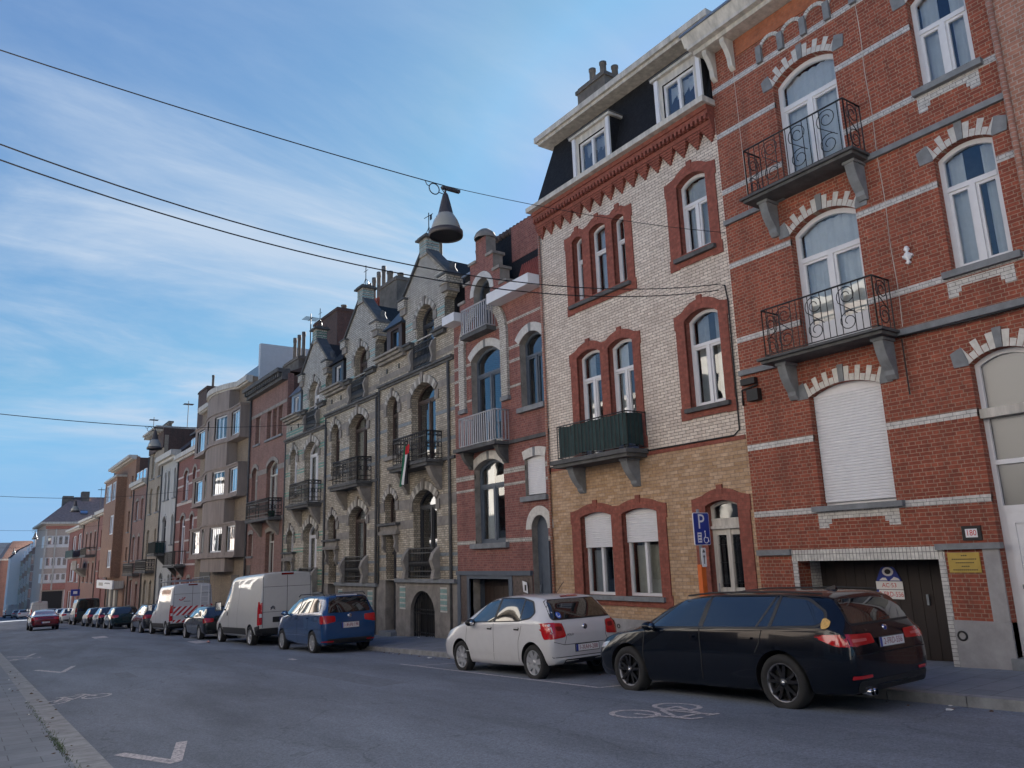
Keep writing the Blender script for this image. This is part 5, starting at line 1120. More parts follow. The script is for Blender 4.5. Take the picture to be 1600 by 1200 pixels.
oI = [(57.45, 58.95, 4.45, 6.25, .35), (55.2, 56.2, 4.45, 6.25, .35), (57.75, 59.35, .10, 3.1, .35), (55.3, 56.4, .9, 3.1, .3), (57.9, 59.3, -2.6, -.9, .1), (55.4, 56.3, -2.2, -.9, .1)]
I2 = brick('bright_red_brick', (.20, .068, .056), (.27, .095, .078), (.25, .15, .13), row=.066, joint=.006, dirt=.25)
HI = simple('striped_red_house', 'red brick house with white stone bands, round arched windows and a glazed roof dormer', 54.30, 60.90, 7.75, I2, oI, WHITE, bands=((4.2, 4.4), (5.5, 5.62), (3.0, 3.14), (1.6, 1.72), (.0, .12), (6.15, 6.27)), bmat=plain('pale_band_stone', (.50, .45, .42), .8, var=.15), arches=GSTONE, roof=TILE, ridge=2.6)
b = MB(); P = [(XF + .7, 7.9), (XF + 3.5, 7.9), (XF + 3.5, 9.6), (XF + .7, 9.2)]; b.prism(P, 55.6, 60.4, ZINC, ax='y'); b.box(XF + .55, XF + 3.6, 55.5, 60.5, 9.42, 9.55, DARKWOOD); dm = part(b, 'dormer', HI.e)
b = MB()
for k in range(5): b.box(XF + .64, XF + .7, 55.8 + k * .92, 56.6 + k * .92, 8.2, 9.1, WHITE); b.box(XF + .62, XF + .645, 55.88 + k * .92, 56.52 + k * .92, 8.28, 9.02, GLASS)
part(b, 'dormer_window', dm)
b = MB(); b.box(XF - .75, XF, 56.9, 60.6, -.12, .02, DSTONE); b.prism([(XF, -.12), (XF - .6, -.12), (XF, -.8)], 57.4, 57.7, DSTONE, ax='y'); b.prism([(XF, -.12), (XF - .6, -.12), (XF, -.8)], 59.7, 60, DSTONE, ax='y'); bal = part(b, 'balcony', HI.e)
railing(bal, XF - .7, 57.0, 60.5, .02, .95, XF, step=.2, r=.016)

JM = plain('pale_grey_facade', (.40, .40, .39), .85, var=.16, scale=1.5, streak=True)
oJ = [(65.0, 65.75, 5.0, 6.85, .35), (63.8, 64.55, 5.0, 6.85, .35), (61.5, 62.3, 5.0, 6.85, .38), (64.2, 65.6, .95, 3.35, .4), (61.55, 62.4, 1.55, 3.4, .35), (61.6, 62.5, -3.6, -.9, .3), (64.3, 65.6, -2.6, -.9, .4)]
HJ = simple('pale_grey_house', 'pale grey house with narrow dark arched windows in pairs and a red screened balcony', 60.90, 66.80, 8.25, JM, oJ, FRD, roof=TILE, ridge=4.2, cornice=(.6, .4), curtain=False, arches=JM)
b = MB(); b.box(XF - .8, XF, 63.7, 66.6, .76, .9, DSTONE); b.prism([(XF, .76), (XF - .6, .76), (XF, .1)], 64.2, 64.5, DSTONE, ax='y'); bal = part(b, 'balcony', HJ.e); railing(bal, XF - .75, 63.8, 66.5, .9, 1.8, XF, step=.25, r=.016)
part(MB().box(XF - .73, XF - .71, 63.85, 66.45, .98, 1.75, GREEN).box(XF - .71, XF - .1, 63.83, 63.85, .98, 1.75, GREEN), 'balcony_screen', bal)
KM = brick('buff_brick', (.33, .27, .20), (.40, .33, .25), (.24, .2, .16), row=.066, joint=.006, dirt=.3)
oK = [(70.2, 71.6, 7.2, 9.2, .35), (67.3, 68.6, 7.2, 8.5, .1), (70.5, 71.7, 4.3, 6.15, .3), (67.5, 68.8, 4.3, 6.1, .3), (70.8, 71.9, .6, 2.75, .25), (67.8, 68.6, 1.5, 2.75, .25), (70.6, 71.8, -3.0, -1.4, .35), (68.3, 69.4, -3.0, -1.4, .35)]
HK = House('buff_gabled_house', 'buff brick house with a broad timber gable under a deep bracketed roof edge', 66.80, 72.90)
HK.wall([(66.8, HK.zb), (72.9, HK.zb), (72.9, 9.5), (71.6, 11.0), (68.2, 11.0), (66.8, 10.4)], [arch(*o, n=8) for o in oK], KM); HK.shell(9.4, SIDEB)
for o in oK: window(HK, o, OFFWHITE, trans=o[3] - .4, sill=(.1, .1, .1), fine=False, sb=.16)
b = MB(); b.box(XF - .7, XF + 9, 66.82, 72.88, 11.0, 11.15, OFFWHITE); b.box(XF - .1, XF + 9, 66.83, 72.87, 9.4, 11.0, SIDEB)
for k in range(7): b.box(XF - .6, XF, 67.1 + k * .9, 67.3 + k * .9, 10.75, 11.0, OFFWHITE)
for k in range(6): b.box(XF + .5, XF + .7, 68.0 + k * .8, 68.2 + k * .8, 11.15, 11.6, DSTONE)
b.box(XF + .4, XF + .8, 67.8, 72.4, 11.6, 11.75, DSTONE); part(b, 'roof', HK.e)
b = MB(); b.box(XF - .7, XF, 67.6, 72.4, -.5, -.34, DSTONE); bal = part(b, 'balcony', HK.e); railing(bal, XF - .65, 67.7, 72.3, -.34, .55, XF, step=.22, r=.018, style='cast')
oL = [(76.9, 78.2, 4.1, 5.75, .15), (74.5, 75.5, 4.1, 5.8, .15), (77.5, 78.7, .6, 2.5, .2), (75, 75.9, .6, 2.5, .2), (77.4, 78.6, -3.3, -1.2, .1), (74.6, 75.6, -4.2, -1.5, .1)]
HL = simple('mansard_brick_house', 'rust brick house with a low slate mansard and white eaves beside the buff gabled house', 72.90, 79.50, 7.35, PB, oL, WHITE, cornice=(.5, .35), arches=GSTONE)
b = MB(); b.prism([(XF + .1, 7.5), (XF + .6, 8.8), (XF + 8, 8.8), (XF + 9.4, 7.5)], 72.92, 79.48, SLATE, ax='y'); b.prism([(XF + 3, 8.8), (XF + 5, 10.6), (XF + 9, 8.8)], 72.92, 79.48, TILE, ax='y'); part(b, 'roof', HL.e)
b = MB()
for k in range(3): b.box(XF - .02, XF + .5, 74.0 + k * 1.7, 75.2 + k * 1.7, 7.62, 8.5, WHITE); b.box(XF - .03, XF - .021, 74.12 + k * 1.7, 75.08 + k * 1.7, 7.74, 8.4, GLASS)
part(b, 'dormer', HL.e)
b = MB(); b.box(XF - .6, XF, 74.0, 79.2, -.75, -.6, DSTONE); bal = part(b, 'balcony', HL.e); railing(bal, XF - .55, 74.1, 79.1, -.6, .3, XF, step=.25, r=.018, style='cast')
# taller modern block with a square bay
MB1 = brick('orange_brick', (.25, .135, .09), (.32, .18, .12), (.28, .18, .12), row=.066, joint=.006, dirt=.2)
oM = [(80.5, 81.4, 7.9, 8.5, 0), (80.8, 81.6, 6.5, 7.35, 0), (81.0, 82.1, 3.25, 5.2, 0), (81.1, 82.1, .6, 1.85, 0), (80.6, 81.8, -3.6, -1.6, 0)]
HM = simple('orange_bay_block', 'tall orange brick block with a square projecting bay of wide windows and flat white eaves', 79.50, 92.5, 10.2, MB1, oM, WHITE, cornice=(.7, .25))
b = MB(); xb = XF - .85; hs = []
for (z0, z1) in ((6.55, 8.4), (3.2, 5.1), (.0, 1.7)): hs += [rect(84.9, 87.3, z0, z1)] + ([rect(87.7, 91.6, z0, z1)] if z0 > 6 else [])
b.prism(rect(84.4, 92.3, -.9, 8.75), xb, XF, MB1, hs[:], side=MB1); b.box(xb - .15, XF, 84.3, 92.4, 8.75, 8.95, OFFWHITE); bay = part(b, 'bay', HM.e)
b = MB()
for h in hs:
    ya, yb, z0, z1 = h[0][0], h[1][0], h[0][1], h[2][1]; n = 2 if yb - ya < 3 else 3
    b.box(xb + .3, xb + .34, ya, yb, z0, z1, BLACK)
    for k in range(n):
        a = ya + (yb - ya) * k / n; c = ya + (yb - ya) * (k + 1) / n; b.prism(rect(a, c, z0, z1), xb + .06, xb + .12, WHITE, [rect(a + .12, c - .12, z0 + .12, z1 - .12)]); b.add([(xb + .1, p[0], p[1]) for p in rect(a + .1, c - .1, z0 + .1, z1 - .1)], [(3, 2, 1, 0)], GLASS)
part(b, 'bay_window', bay)
sgn = MB(); sgn.box(XF - 1.0, XF - .86, 81.5, 92.0, -1.95, -1.15, WPLATE)
for k in range(9): sgn.box(XF - 1.01, XF - 1.0, 83.0 + k * .38, 83.28 + k * .38, -1.5 + .05 * (k % 2), -1.42 + .05 * (k % 2), TXT)
for k in range(6): sgn.box(XF - 1.01, XF - 1.0, 87.5 + k * .5, 87.9 + k * .5, -1.7, -1.4, plain('faded_lettering', (.4, .38, .33), .6))
sgn.box(XF - .9, XF - .02, 81.6, 81.7, -1.9, -1.2, OFFWHITE); sgn.box(XF - .9, XF - .02, 91.8, 91.9, -1.9, -1.2, OFFWHITE)
single(sgn, 'shop_sign', 'long white shop sign with small dark lettering over the pale shopfront', 'sign')
b = MB()
for k in range(5): b.box(XF - .05, XF + .02, 84.6 + k * 1.5, 85.7 + k * 1.5, -4.9, -2.1, OFFWHITE if k % 2 else BLACK)
part(b, 'shopfront', HM.e)
oN = [(98.8, 100.0, 2.3, 4.2, .1), (93.2, 94.6, 3.2, 5.1, .1), (98.9, 100, -1.4, .8, .1), (93.4, 94.8, -1.0, .8, .1), (96.2, 97.2, 3.0, 4.6, .1), (96.2, 97.4, -4.8, -2.2, 0)]
HN = simple('low_red_house', 'low red brick house with white eaves next to the orange block with the square bay', 92.5, 102.0, 6.15, I2, oN, WHITE, cornice=(.6, .35), bands=((2.0, 2.15), (-.4, -.25)), roof=TILE, ridge=2.4)
chimney(HN, XF + .3, XF + 1.3, 92.7, 94, 6, 8.6, I2)
oO = [(104, 105.3, 2.2, 4.2, .1), (108, 109.4, 2.2, 4.2, .1), (112, 113.4, 2.2, 4.2, .2), (104, 105.3, -1.6, .6, .1), (108, 109.4, -1.6, .6, .1), (112, 113.4, -1.6, .6, .1)]
HO = simple('brick_house_with_balconies', 'red and grey brick house with two dark balconies, past the low red house', 102.0, 116.0, 5.9, PB, oO, FRD, cornice=(.8, .3), roof=TILE, ridge=2, arches=GSTONE)
b = MB(); b.box(XF - 1.1, XF, 103, 108.5, 1.3, 1.5, DSTONE); bal = part(b, 'balcony', HO.e); railing(bal, XF - 1.0, 103.1, 108.4, 1.5, 2.4, XF, step=.4, r=.025)
b = MB(); b.box(XF - 1.2, XF, 110, 115, -.1, .1, BROWNSTONE); b.prism([(XF, -.1), (XF - 1.1, -.1), (XF, -1)], 110.5, 114.5, BROWNSTONE, ax='y'); b.box(XF - 1.2, XF - 1.1, 110, 115, .1, 1.0, BROWNSTONE); part(b, 'balcony', HO.e)
oP = [(118.5, 122.5, 2.5, 4.6, .1), (124.5, 129.0, 2.5, 4.5, .1), (118.5, 122, -1.7, .6, .1), (124, 130, -1.7, .9, 0), (119, 122, -6, -3, 0), (124, 130, -6, -3, 0)]
HP = simple('end_brick_house', 'end house of the row in red brick with a green balcony above a pale window', 116.0, 133.5, 5.5, I2, oP, WHITE, cornice=(.6, .3), roof=TILE, ridge=2, trans=None)
b = MB(); b.box(XF - .9, XF, 118.2, 127.5, 1.4, 1.55, GSTONE); b.box(XF - .9, XF - .84, 118.2, 127.5, 1.55, 2.5, GREEN); part(b, 'balcony', HP.e)
rs5 = random.Random(11)
for Hh, zt_ in ((HG, 9.0), (HI, 7.6), (HJ, 8.1), (HK, 9.3), (HL, 7.2), (HM, 10), (HN, 6.0), (HO, 5.7)):
    b = MB(); b.tube([(XF - .07, Hh.y1 - .12, Hh.zb), (XF - .07, Hh.y1 - .12, zt_)], .055, DSTONE, 6); part(b, 'downpipe', Hh.e)
    ya = rs5.uniform(Hh.y0 + 1, Hh.y1 - 1); xa = XF + rs5.uniform(1, 3); za = zt_ + 1; b = MB(); b.tube([(xa, ya, za), (xa, ya, za + 3.4)], .03, IRON, 4)
    for k in range(5): b.tube([(xa - .4, ya - .3 + .15 * k, za + 3.1), (xa + .4, ya - .3 + .15 * k, za + 3.1)], .015, IRON, 4)
    b.tube([(xa, ya - .35, za + 3.1), (xa, ya + .4, za + 3.1)], .02, IRON, 4); part(b, 'roof_aerial', Hh.e)
FTILE = plain('hazed_brown_tile', (.34, .22, .18), .8, var=.25, scale=3)  # brown tile lightened in its colour to stand for distance haze
# corner building beyond the side street, its long front turned to the camera
CY = 150.0; gz = -1.64 - G * CY
e = empty('corner_building', (15, CY + 6, gz), 'pale corner building with white window strips and brown hipped roof ending the row', 'building')
CFB = plain('taupe_panel', (.48, .39, .33), .85, var=.12); CRB = plain('brick_red_panel', (.42, .18, .14), .85, var=.15); CWN = plain('pale_window_strip', (.68, .66, .64), .45, var=.1)
b = MB(); x0, x1 = 10.32, 22.5; b.box(x0, x1, CY, CY + 20, gz - .3, 7.4, CFB); part(b, 'wall', e)
b = MB(); b.box(x0 - .02, x1, CY - .06, CY + .1, 6.6, 7.1, CRB); b.box(x0 - .02, x1, CY - .25, CY + .1, -3.2, -2.2, CRB); part(b, 'brick_band', e)
for z0, z1 in ((3.6, 5.5), (.2, 2.0), (-2.1, -.6)):
    b = MB(); b.box(x0 + .1, x1 - .4, CY - .05, CY + .02, z0, z1, CWN)
    k = x0 + .3
    while k < x1 - 1: b.box(k, k + .06, CY - .09, CY - .05, z0, z1, WHITE); b.box(k + .15, k + .62, CY - .06, CY - .051, z0 + .5, z1 - .12, GLASS); k += .8
    b.box(x0 - .05, x0 + .0, CY + .3, CY + 5, z0, z1, CWN); part(b, 'window_strip', e)
b = MB(); b.box(x0 + .02, x0 + .24, CY - .3, CY - .06, -3.2, 6.6, OFFWHITE); b.box(x0 + 1.4, x0 + 1.62, CY - .3, CY - .06, -3.2, 6.6, OFFWHITE); part(b, 'pilaster', e)
b = MB(); b.box(x0 - .8, x1, CY - .8, CY + 20, 7.4, 7.75, OFFWHITE); part(b, 'eaves', e)
b = MB(); b.hexa([(x0 - .7, CY - .7, 7.752), (x1, CY - .7, 7.752), (x1, CY + 20, 7.752), (x0 - .7, CY + 20, 7.752)], [(x0 + 4.2, CY + 5, 12.3), (x1, CY + 5, 12.3), (x1, CY + 14, 12.3), (x0 + 4.2, CY + 14, 12.3)], FTILE); rf = part(b, 'roof', e)
b = MB(); b.box(x0 + 2.4, x0 + 4.0, CY + 4, CY + 6, 9.5, 12.4, DKCHIM); b.box(x0 + 5.2, x0 + 6.4, CY + 4, CY + 6, 10.5, 13.2, DKCHIM); b.box(x0 + 9, x0 + 10, CY + 4, CY + 6, 11, 13.6, DKCHIM); part(b, 'chimney', rf)
b = MB(); b.hexa([(x0 + 4.9, CY + .9, 9.0), (x0 + 6.0, CY + .9, 9.0), (x0 + 6.0, CY + 1.6, 9.6), (x0 + 4.9, CY + 1.6, 9.6)], [(x0 + 4.9, CY + .7, 9.15), (x0 + 6.0, CY + .7, 9.15), (x0 + 6.0, CY + 1.4, 9.75), (x0 + 4.9, CY + 1.4, 9.75)], GLASS); part(b, 'skylight', rf)
b = MB(); b.box(x0 + .3, x0 + 3.2, CY - .05, CY + .05, gz, -3.4, BLACK); b.box(x0 + 3.4, x0 + 6.0, CY - .06, CY + .05, gz, -3.3, CWN); part(b, 'shopfront', e)
# small houses beyond the corner
cols = [PB, KM, MB1, PB, KM]; lab2 = ['dark brick far house with white dormer, first past the corner building', 'buff far house, second past the corner building', 'orange brick far house, third past the corner building', 'rose brick far house, fourth past the corner building', 'buff far house at the end beside the white gable wall']
for k in range(5):
    ya = 170.1 + k * 8.6 ; yb = ya + 8.5; zt = 4.0 - k * .5; x = 10.35; gz = -1.64 - G * (ya + 4)
    e = empty('far_house', (x, ya + 4, gz), lab2[k], 'house', 'far houses past the corner'); b = MB(); b.box(x, x + 9, ya, yb, gz - .3, zt, cols[k]); part(b, 'wall', e)
    b = MB(); b.prism([(x - .2, zt), (x + 1.5, zt + 1.9), (x + 8, zt + 1.9), (x + 9, zt)], ya, yb, FTILE, ax='y'); part(b, 'roof', e)
    b = MB(); b.box(x - .1, x + 1.5, ya + 2, ya + 6, zt + .3, zt + 1.7, WHITE); part(b, 'dormer', e)
    for q in range(3):
        for f in range(3):
            b = MB(); b.box(x - .05, x + .05, ya + .9 + q * 2.6, ya + 2.3 + q * 2.6, zt - 3 - f * 3.1, zt - 1 - f * 3.1, OFFWHITE); b.box(x - .06, x - .051, ya + 1.05 + q * 2.6, ya + 2.15 + q * 2.6, zt - 2.85 - f * 3.1, zt - 1.15 - f * 3.1, GLASS); part(b, 'window', e)
gz = -1.64 - G * 214
e = empty('white_gable_building', (12, 218, gz), 'tall building with a blank white gable wall facing up the street, far end left', 'building')
b = MB(); b.prism([(8.3, gz - .3), (17, gz - .3), (17, 6.7), (13.5, 6.7), (9.9, 4.7), (8.3, 2.9)], 213.5, 224, plain('white_gable_render', (.84, .76, .70), .8, var=.06), ax='y'); part(b, 'wall', e)
part(MB().prism([(13.5, 6.72), (9.9, 4.72), (8.2, 2.92), (8.2, 3.2), (9.9, 5.0), (13.5, 7.0)], 213.6, 224, TILE, ax='y'), 'roof', e)
e = empty('far_brick_block', (7, 235, -10.5), 'dark red brick block with a steep roof at the far left end of the street', 'building')
b = MB(); b.box(6.9, 16, 228, 262, -11.5, 2.6, PB); b.box(6.7, 16, 227.8, 262, 2.6, 3.0, OFFWHITE); part(b, 'wall', e)
b = MB(); b.prism([(7.0, 3.0), (9.0, 7.2), (13, 7.2), (16, 3.0)], 228, 262, FTILE, ax='y'); part(b, 'roof', e)
for q in range(5):
    for f in range(3):
        b = MB(); b.box(6.85, 6.95, 230 + q * 6, 232.4 + q * 6, -.8 - f * 3.2, 1.2 - f * 3.2, OFFWHITE); part(b, 'window', e)
e = empty('far_end_block', (5, 300, -12.5), 'bluish grey block closing the view at the far left', 'building')
b = MB(); b.box(-3, 13, 300, 330, -14, 9.0, plain('hazy_grey', (.42, .42, .42), .9)); part(b, 'wall', e); b = MB(); b.box(4, 5.5, 302, 304, 9.0, 11, DKCHIM); part(b, 'chimney', e)
# ------------------------------------------------------------------ lamps hung over the street, cables, parking sign, litter
LAMPG = plain('lamp_grey_metal', (.035, .033, .038), .5, .0, var=.1); LAMPC = plain('lamp_diffuser', (.22, .235, .23), .15, var=.05)
def catenary(a, b_, sag, n=24): return [(a[0] + (b_[0] - a[0]) * i / n, a[1] + (b_[1] - a[1]) * i / n, a[2] + (b_[2] - a[2]) * i / n - sag * 4 * (i / n) * (1 - i / n)) for i in range(n + 1)]
def lamp(x, y, z, lab):
    """z is the bottom rim"""
    e = empty('street_lamp', (x, y, z), lab, 'street lamp', 'lamps hung over the street')
    part(MB().lathe([(0.25, .02), (.255, .0), (.262, .0), (.268, .03), (.265, .085), (.235, .10)], (x, y, z), LAMPG, 28).lathe([(0, .035), (.25, .025)], (x, y, z), BLACK, 28), 'rim', e)
    part(MB().lathe([(.232, .10), (.225, .16), (.19, .26), (.145, .34), (.125, .37)], (x, y, z), LAMPC, 28), 'diffuser', e)
    part(MB().lathe([(.128, .365), (.12, .38), (.075, .58), (.045, .70), (.03, .73), (0, .74)], (x, y, z), LAMPG, 24), 'cone', e)
    b = MB(); b.box(x - .06, x + .26, y - .03, y + .03, z + .80, z + .845, LAMPG); b.box(x - .012, x + .012, y - .01, y + .01, z + .70, z + .80, LAMPG); b.tube([(x + .0, y, z + .71), (x - .08, y, z + .82)], .008, LAMPG, 5); b.tube([(x - .20 + .09 * cos(t), y, z + .76 + .09 * sin(t)) for t in [2 * pi * i / 16 for i in range(16)]], .009, WIREM, 5, True); b.tube([(x - .11, y, z + .72), (x - .02, y, z + .71)], .008, WIREM, 4); b.tube([(x - .36, y, z + .86), (x - .33, y, z + .80), (x - .28, y, z + .78)], .008, WIREM, 4)
    part(b, 'clamp', e); return e
LY = ((5.66, 9.72, 4.86, 'large cone street lamp hanging nearest the camera, before the gabled grey houses'), (5.4, 31.2, 4.28, 'second street lamp, hanging before the buff gabled house'), (5.4, 56.7, 3.55, 'third street lamp, hanging in front of the brown hipped roof'), (5.4, 91, 3.0, 'fourth street lamp, hanging small against open sky at left'), (5.4, 131, 2.35, 'farthest tiny street lamp, hanging over the end of the street'))
for i, (x, y, z, lab) in enumerate(LY):
    lamp(x, y, z, lab)
    zl = z + .86; b = MB(); r = .008 if i == 0 else .014
    b.tube(catenary((OX, y, zl + .22), (x, y, zl), .06, 10), r if i else .008, WIREM, 5); b.tube(catenary((x, y, zl), (XF, y + (.05 if i else -.05), zl + .66), .10, 12), r * .7, WIREM, 5)
    single(b, 'suspension_wire', ['thin wire carrying the nearest street lamp across to the cream brick house', 'wire carrying the second street lamp', 'wire carrying the third street lamp', 'wire carrying the fourth street lamp', 'wire carrying the farthest street lamp'][i], 'wire', 'lamp wires across the street')
for k, (za, zb2, lab) in enumerate(((4.93, 5.30, 'upper of the two black cables running low to the cream brick house'), (4.74, 5.18, 'lower of the two black cables running low to the cream brick house'))):
    b = MB(); b.tube(catenary((OX, 9.75, za), (XF - .06, 9.85 + .05 * k, zb2), .80, 30), .0095, WIREM, 5); single(b, 'power_cable', lab, 'cable', 'power cables over the street')
# parking sign
y = 9.3; x = 10.44; zgr = zk(x, y)
e = empty('parking_sign', (x, y, zgr), 'blue disabled parking sign on an orange post between white hatchback and black estate', 'sign')
ORANGE = plain('orange_plastic', (.62, .13, .02), .45, var=.12); POSTG = plain('galvanised_post', (.30, .31, .32), .5, .4)
b = MB(); b.box(x - .055, x + .055, y + .03, y + .12, zgr, -.28, ORANGE); b.tube([(x, y + .06, -.30), (x, y + .06, .66)], .028, POSTG, 8); part(b, 'post', e)
def rrect(x0, x1, z0, z1, r, n=4):
    P = []
    for cx_, cz_, a in ((x1 - r, z0 + r, -90), (x1 - r, z1 - r, 0), (x0 + r, z1 - r, 90), (x0 + r, z0 + r, 180)):
        P += [(cx_ + r * cos(radians(a + 90 * i / n)), cz_ + r * sin(radians(a + 90 * i / n))) for i in range(n + 1)]
    return P
b = MB(); b.prism(rrect(x - .20, x + .20, .045, .60, .03), y, y + .015, WPLATE, ax='y'); b.prism(rrect(x - .19, x + .19, .055, .59, .025), y - .003, y, BLUEP, ax='y'); pl = part(b, 'sign_plate', e)
b = MB(); fs = lambda ox, oz: (lambda a, c: (x + ox + a, y - .005, oz + c))
text_on(b, 'P', .36, fs(-.01, .435), WPLATE, 1.0)
b.box(x - .12, x - .02, y - .005, y - .003, .09, .26, WPLATE)
for z0 in (.115, .165, .215): b.box(x - .105, x - .06, y - .007, y - .005, z0, z0 + .02, BLUEP); b.box(x - .05, x - .035, y - .007, y - .005, z0, z0 + .02, BLUEP)
cx_ = x + .085
b.tube([(cx_ + .055 * cos(radians(t)), y - .006, .135 + .055 * sin(radians(t))) for t in range(120, 400, 20)], .007, WPLATE, 4); b.tube([(cx_ - .015, y - .006, .25), (cx_ - .01, y - .006, .17), (cx_ + .045, y - .006, .17), (cx_ + .07, y - .006, .10)], .008, WPLATE, 4)
b.lathe([(0, -.003), (.018, -.003), (.018, 0)], (cx_ - .015, y - .004, .275), WPLATE, 8, axis='y'); part(b, 'sign_symbols', pl)
b = MB(); b.prism(rrect(x - .055, x + .055, -.32, .0, .02), y, y + .012, WPLATE, ax='y'); b.box(x - .008, x + .008, y - .003, y, -.27, -.14, TXT); b.prism([(x - .025, -.16), (x + .025, -.16), (x, -.11)], y - .003, y, TXT, ax='y'); b.box(x - .03, x + .03, y - .003, y, -.08, -.055, TXT); b.box(x - .02, x + .02, y - .003, y, -.05, -.03, TXT); part(b, 'arrow_plate', e)
# distant blue sign
x, y = 10.3, 100.5; b = MB(); b.tube([(x, y, zk(x, y)), (x, y, -2.2)], .05, POSTG, 6); b.box(x - .45, x + .45, y - .06, y - .03, -2.9, -2.2, BLUEP); b.box(x - .2, x + .2, y - .07, y - .06, -2.7, -2.4, WPLATE)
single(b, 'blue_sign', 'small blue street sign above the dark green van', 'sign')
# skew house number plate on a stick by the narrow red house: white sheets taped to the wall
b = MB(); x = XF - .075
b.hexa([(x, 17.02, -1.02), (x + .01, 17.02, -1.02), (x + .01, 17.22, -.98), (x, 17.22, -.98)], [(x, 17.06, -.74), (x + .01, 17.06, -.74), (x + .01, 17.26, -.70), (x, 17.26, -.70)], WPLATE); b.box(x, x + .01, 17.05, 17.2, -1.2, -1.08, WPLATE)
b.box(x - .002, x, 17.08, 17.16, -.95, -.8, TXT)
single(b, 'paper_notice', 'crumpled white paper notices on the wall beside the dark arched door', 'notice')
# litter
PAPER = plain('white_litter', (.65, .65, .64), .8); LEAF = plain('dead_leaf', (.10, .055, .03), .9, var=.4)
def crumple(mb, x, y, z, s, mat, rs):
    vs = []; n = 7
    for i in range(n): vs.append((x + s * cos(2 * pi * i / n) * rs.uniform(.5, 1.1), y + s * sin(2 * pi * i / n) * rs.uniform(.5, 1.1), z + rs.uniform(0, .35) * s))
    vs += [(x, y, z + s * rs.uniform(.3, .8)), (x, y, z)]
    mb.add(vs, [(i, (i + 1) % n, n) for i in range(n)] + [((i + 1) % n, i, n + 1) for i in range(n)], mat)
rs = random.Random(5)
LIT = [(9.55, 5.0, .05, 'white crumpled paper in the gutter behind the black estate'), (9.6, 17.6, .07, 'white crumpled paper in the gutter before the basement gate'), (12.1, 22.9, .06, 'white scrap below the arched iron gate'), (8.0, 32.4, .12, 'pinkish rag lying beside the white van')]
for x, y, s, lab in LIT:
    b = MB(); z = zr(x, y) if x < KR else zk(x, y); crumple(b, x, y, z, s, PAPER if 'pink' not in lab else plain('pink_rag', (.45, .22, .2), .9), rs); single(b, 'litter', lab, 'litter')
b = MB()
for i in range(90):
    x = rs.uniform(1.0, 1.5) if i % 3 == 0 else rs.uniform(9.6, 9.95); y = rs.uniform(4, 30) if x > 5 else rs.uniform(9, 26); z = zr(x, y) if KL < x < KR else zk(x, y); crumple(b, x, y, z, rs.uniform(.015, .04), LEAF if i % 5 else PAPER, rs)
tag(single(b, 'gutter_debris'), 'dead leaves and scraps scattered along both gutters', 'debris', kind='stuff')
GRASS = plain('joint_weed', (.07, .11, .035), .8, var=.4)
b = MB()
for i in range(700):
    y = rs.uniform(9.4, 17) if i % 2 else rs.gauss(11.5, .5); x = KL - .315 + rs.gauss(0, .025); z = zk(x, y); h = rs.uniform(.01, .035); a = rs.uniform(0, 6.28)
    b.add([(x, y, z), (x + .008 * cos(a), y + .008 * sin(a), z), (x + .02 * cos(a + 1), y + .02 * sin(a + 1), z + h)], [(0, 1, 2)], GRASS)
tag(single(b, 'joint_weeds'), 'short weeds in the joint behind the left kerb', 'weeds', kind='stuff')
# slots in the left kerb
# ------------------------------------------------------------------ vehicles: built facing +Y around their own origin, then parked
from mathutils.bvhtree import BVHTree
from mathutils.geometry import delaunay_2d_cdt
TYRE = plain('tyre_rubber', (.018, .018, .019), .85, var=.2); RIMS = plain('silver_rim', (.42, .43, .45), .35, .5, var=.1); RIMB = plain('black_rim', (.012, .012, .014), .25, .3, coat=.5); RIML = plain('rim_edge', (.22, .22, .24), .3, .8)
TRIM = plain('black_trim', (.014, .014, .015), .55, var=.15); REDL = plain('tail_light_red', (.42, .008, .012), .12, coat=1, var=.1); REDD = plain('tail_light_dark', (.14, .004, .006), .12, coat=1); REDP = plain('tail_light_sheen', (.55, .12, .12), .12, coat=1); AMB = plain('indicator_amber', (.5, .16, .03), .15, coat=1); LENS = plain('clear_lens', (.55, .56, .58), .1, coat=1)
CHROME = plain('chrome', (.7, .7, .72), .12, 1.0, var=.02); SEAM = plain('panel_gap', (.006, .006, .007), .7)
DGLASS = plain('dark_car_glass', (.010, .013, .014), .03, spec=.9, var=.1, coat=1.0)
PLATE = plain('number_plate_white', (.72, .72, .72), .35, var=.03); PLTXT = plain('plate_text', (.25, .01, .03), .5)
def paint(n, c, metal=0.0, rough=.3): return plain('paint_' + n, c, rough, metal, var=.03, coat=1.0)
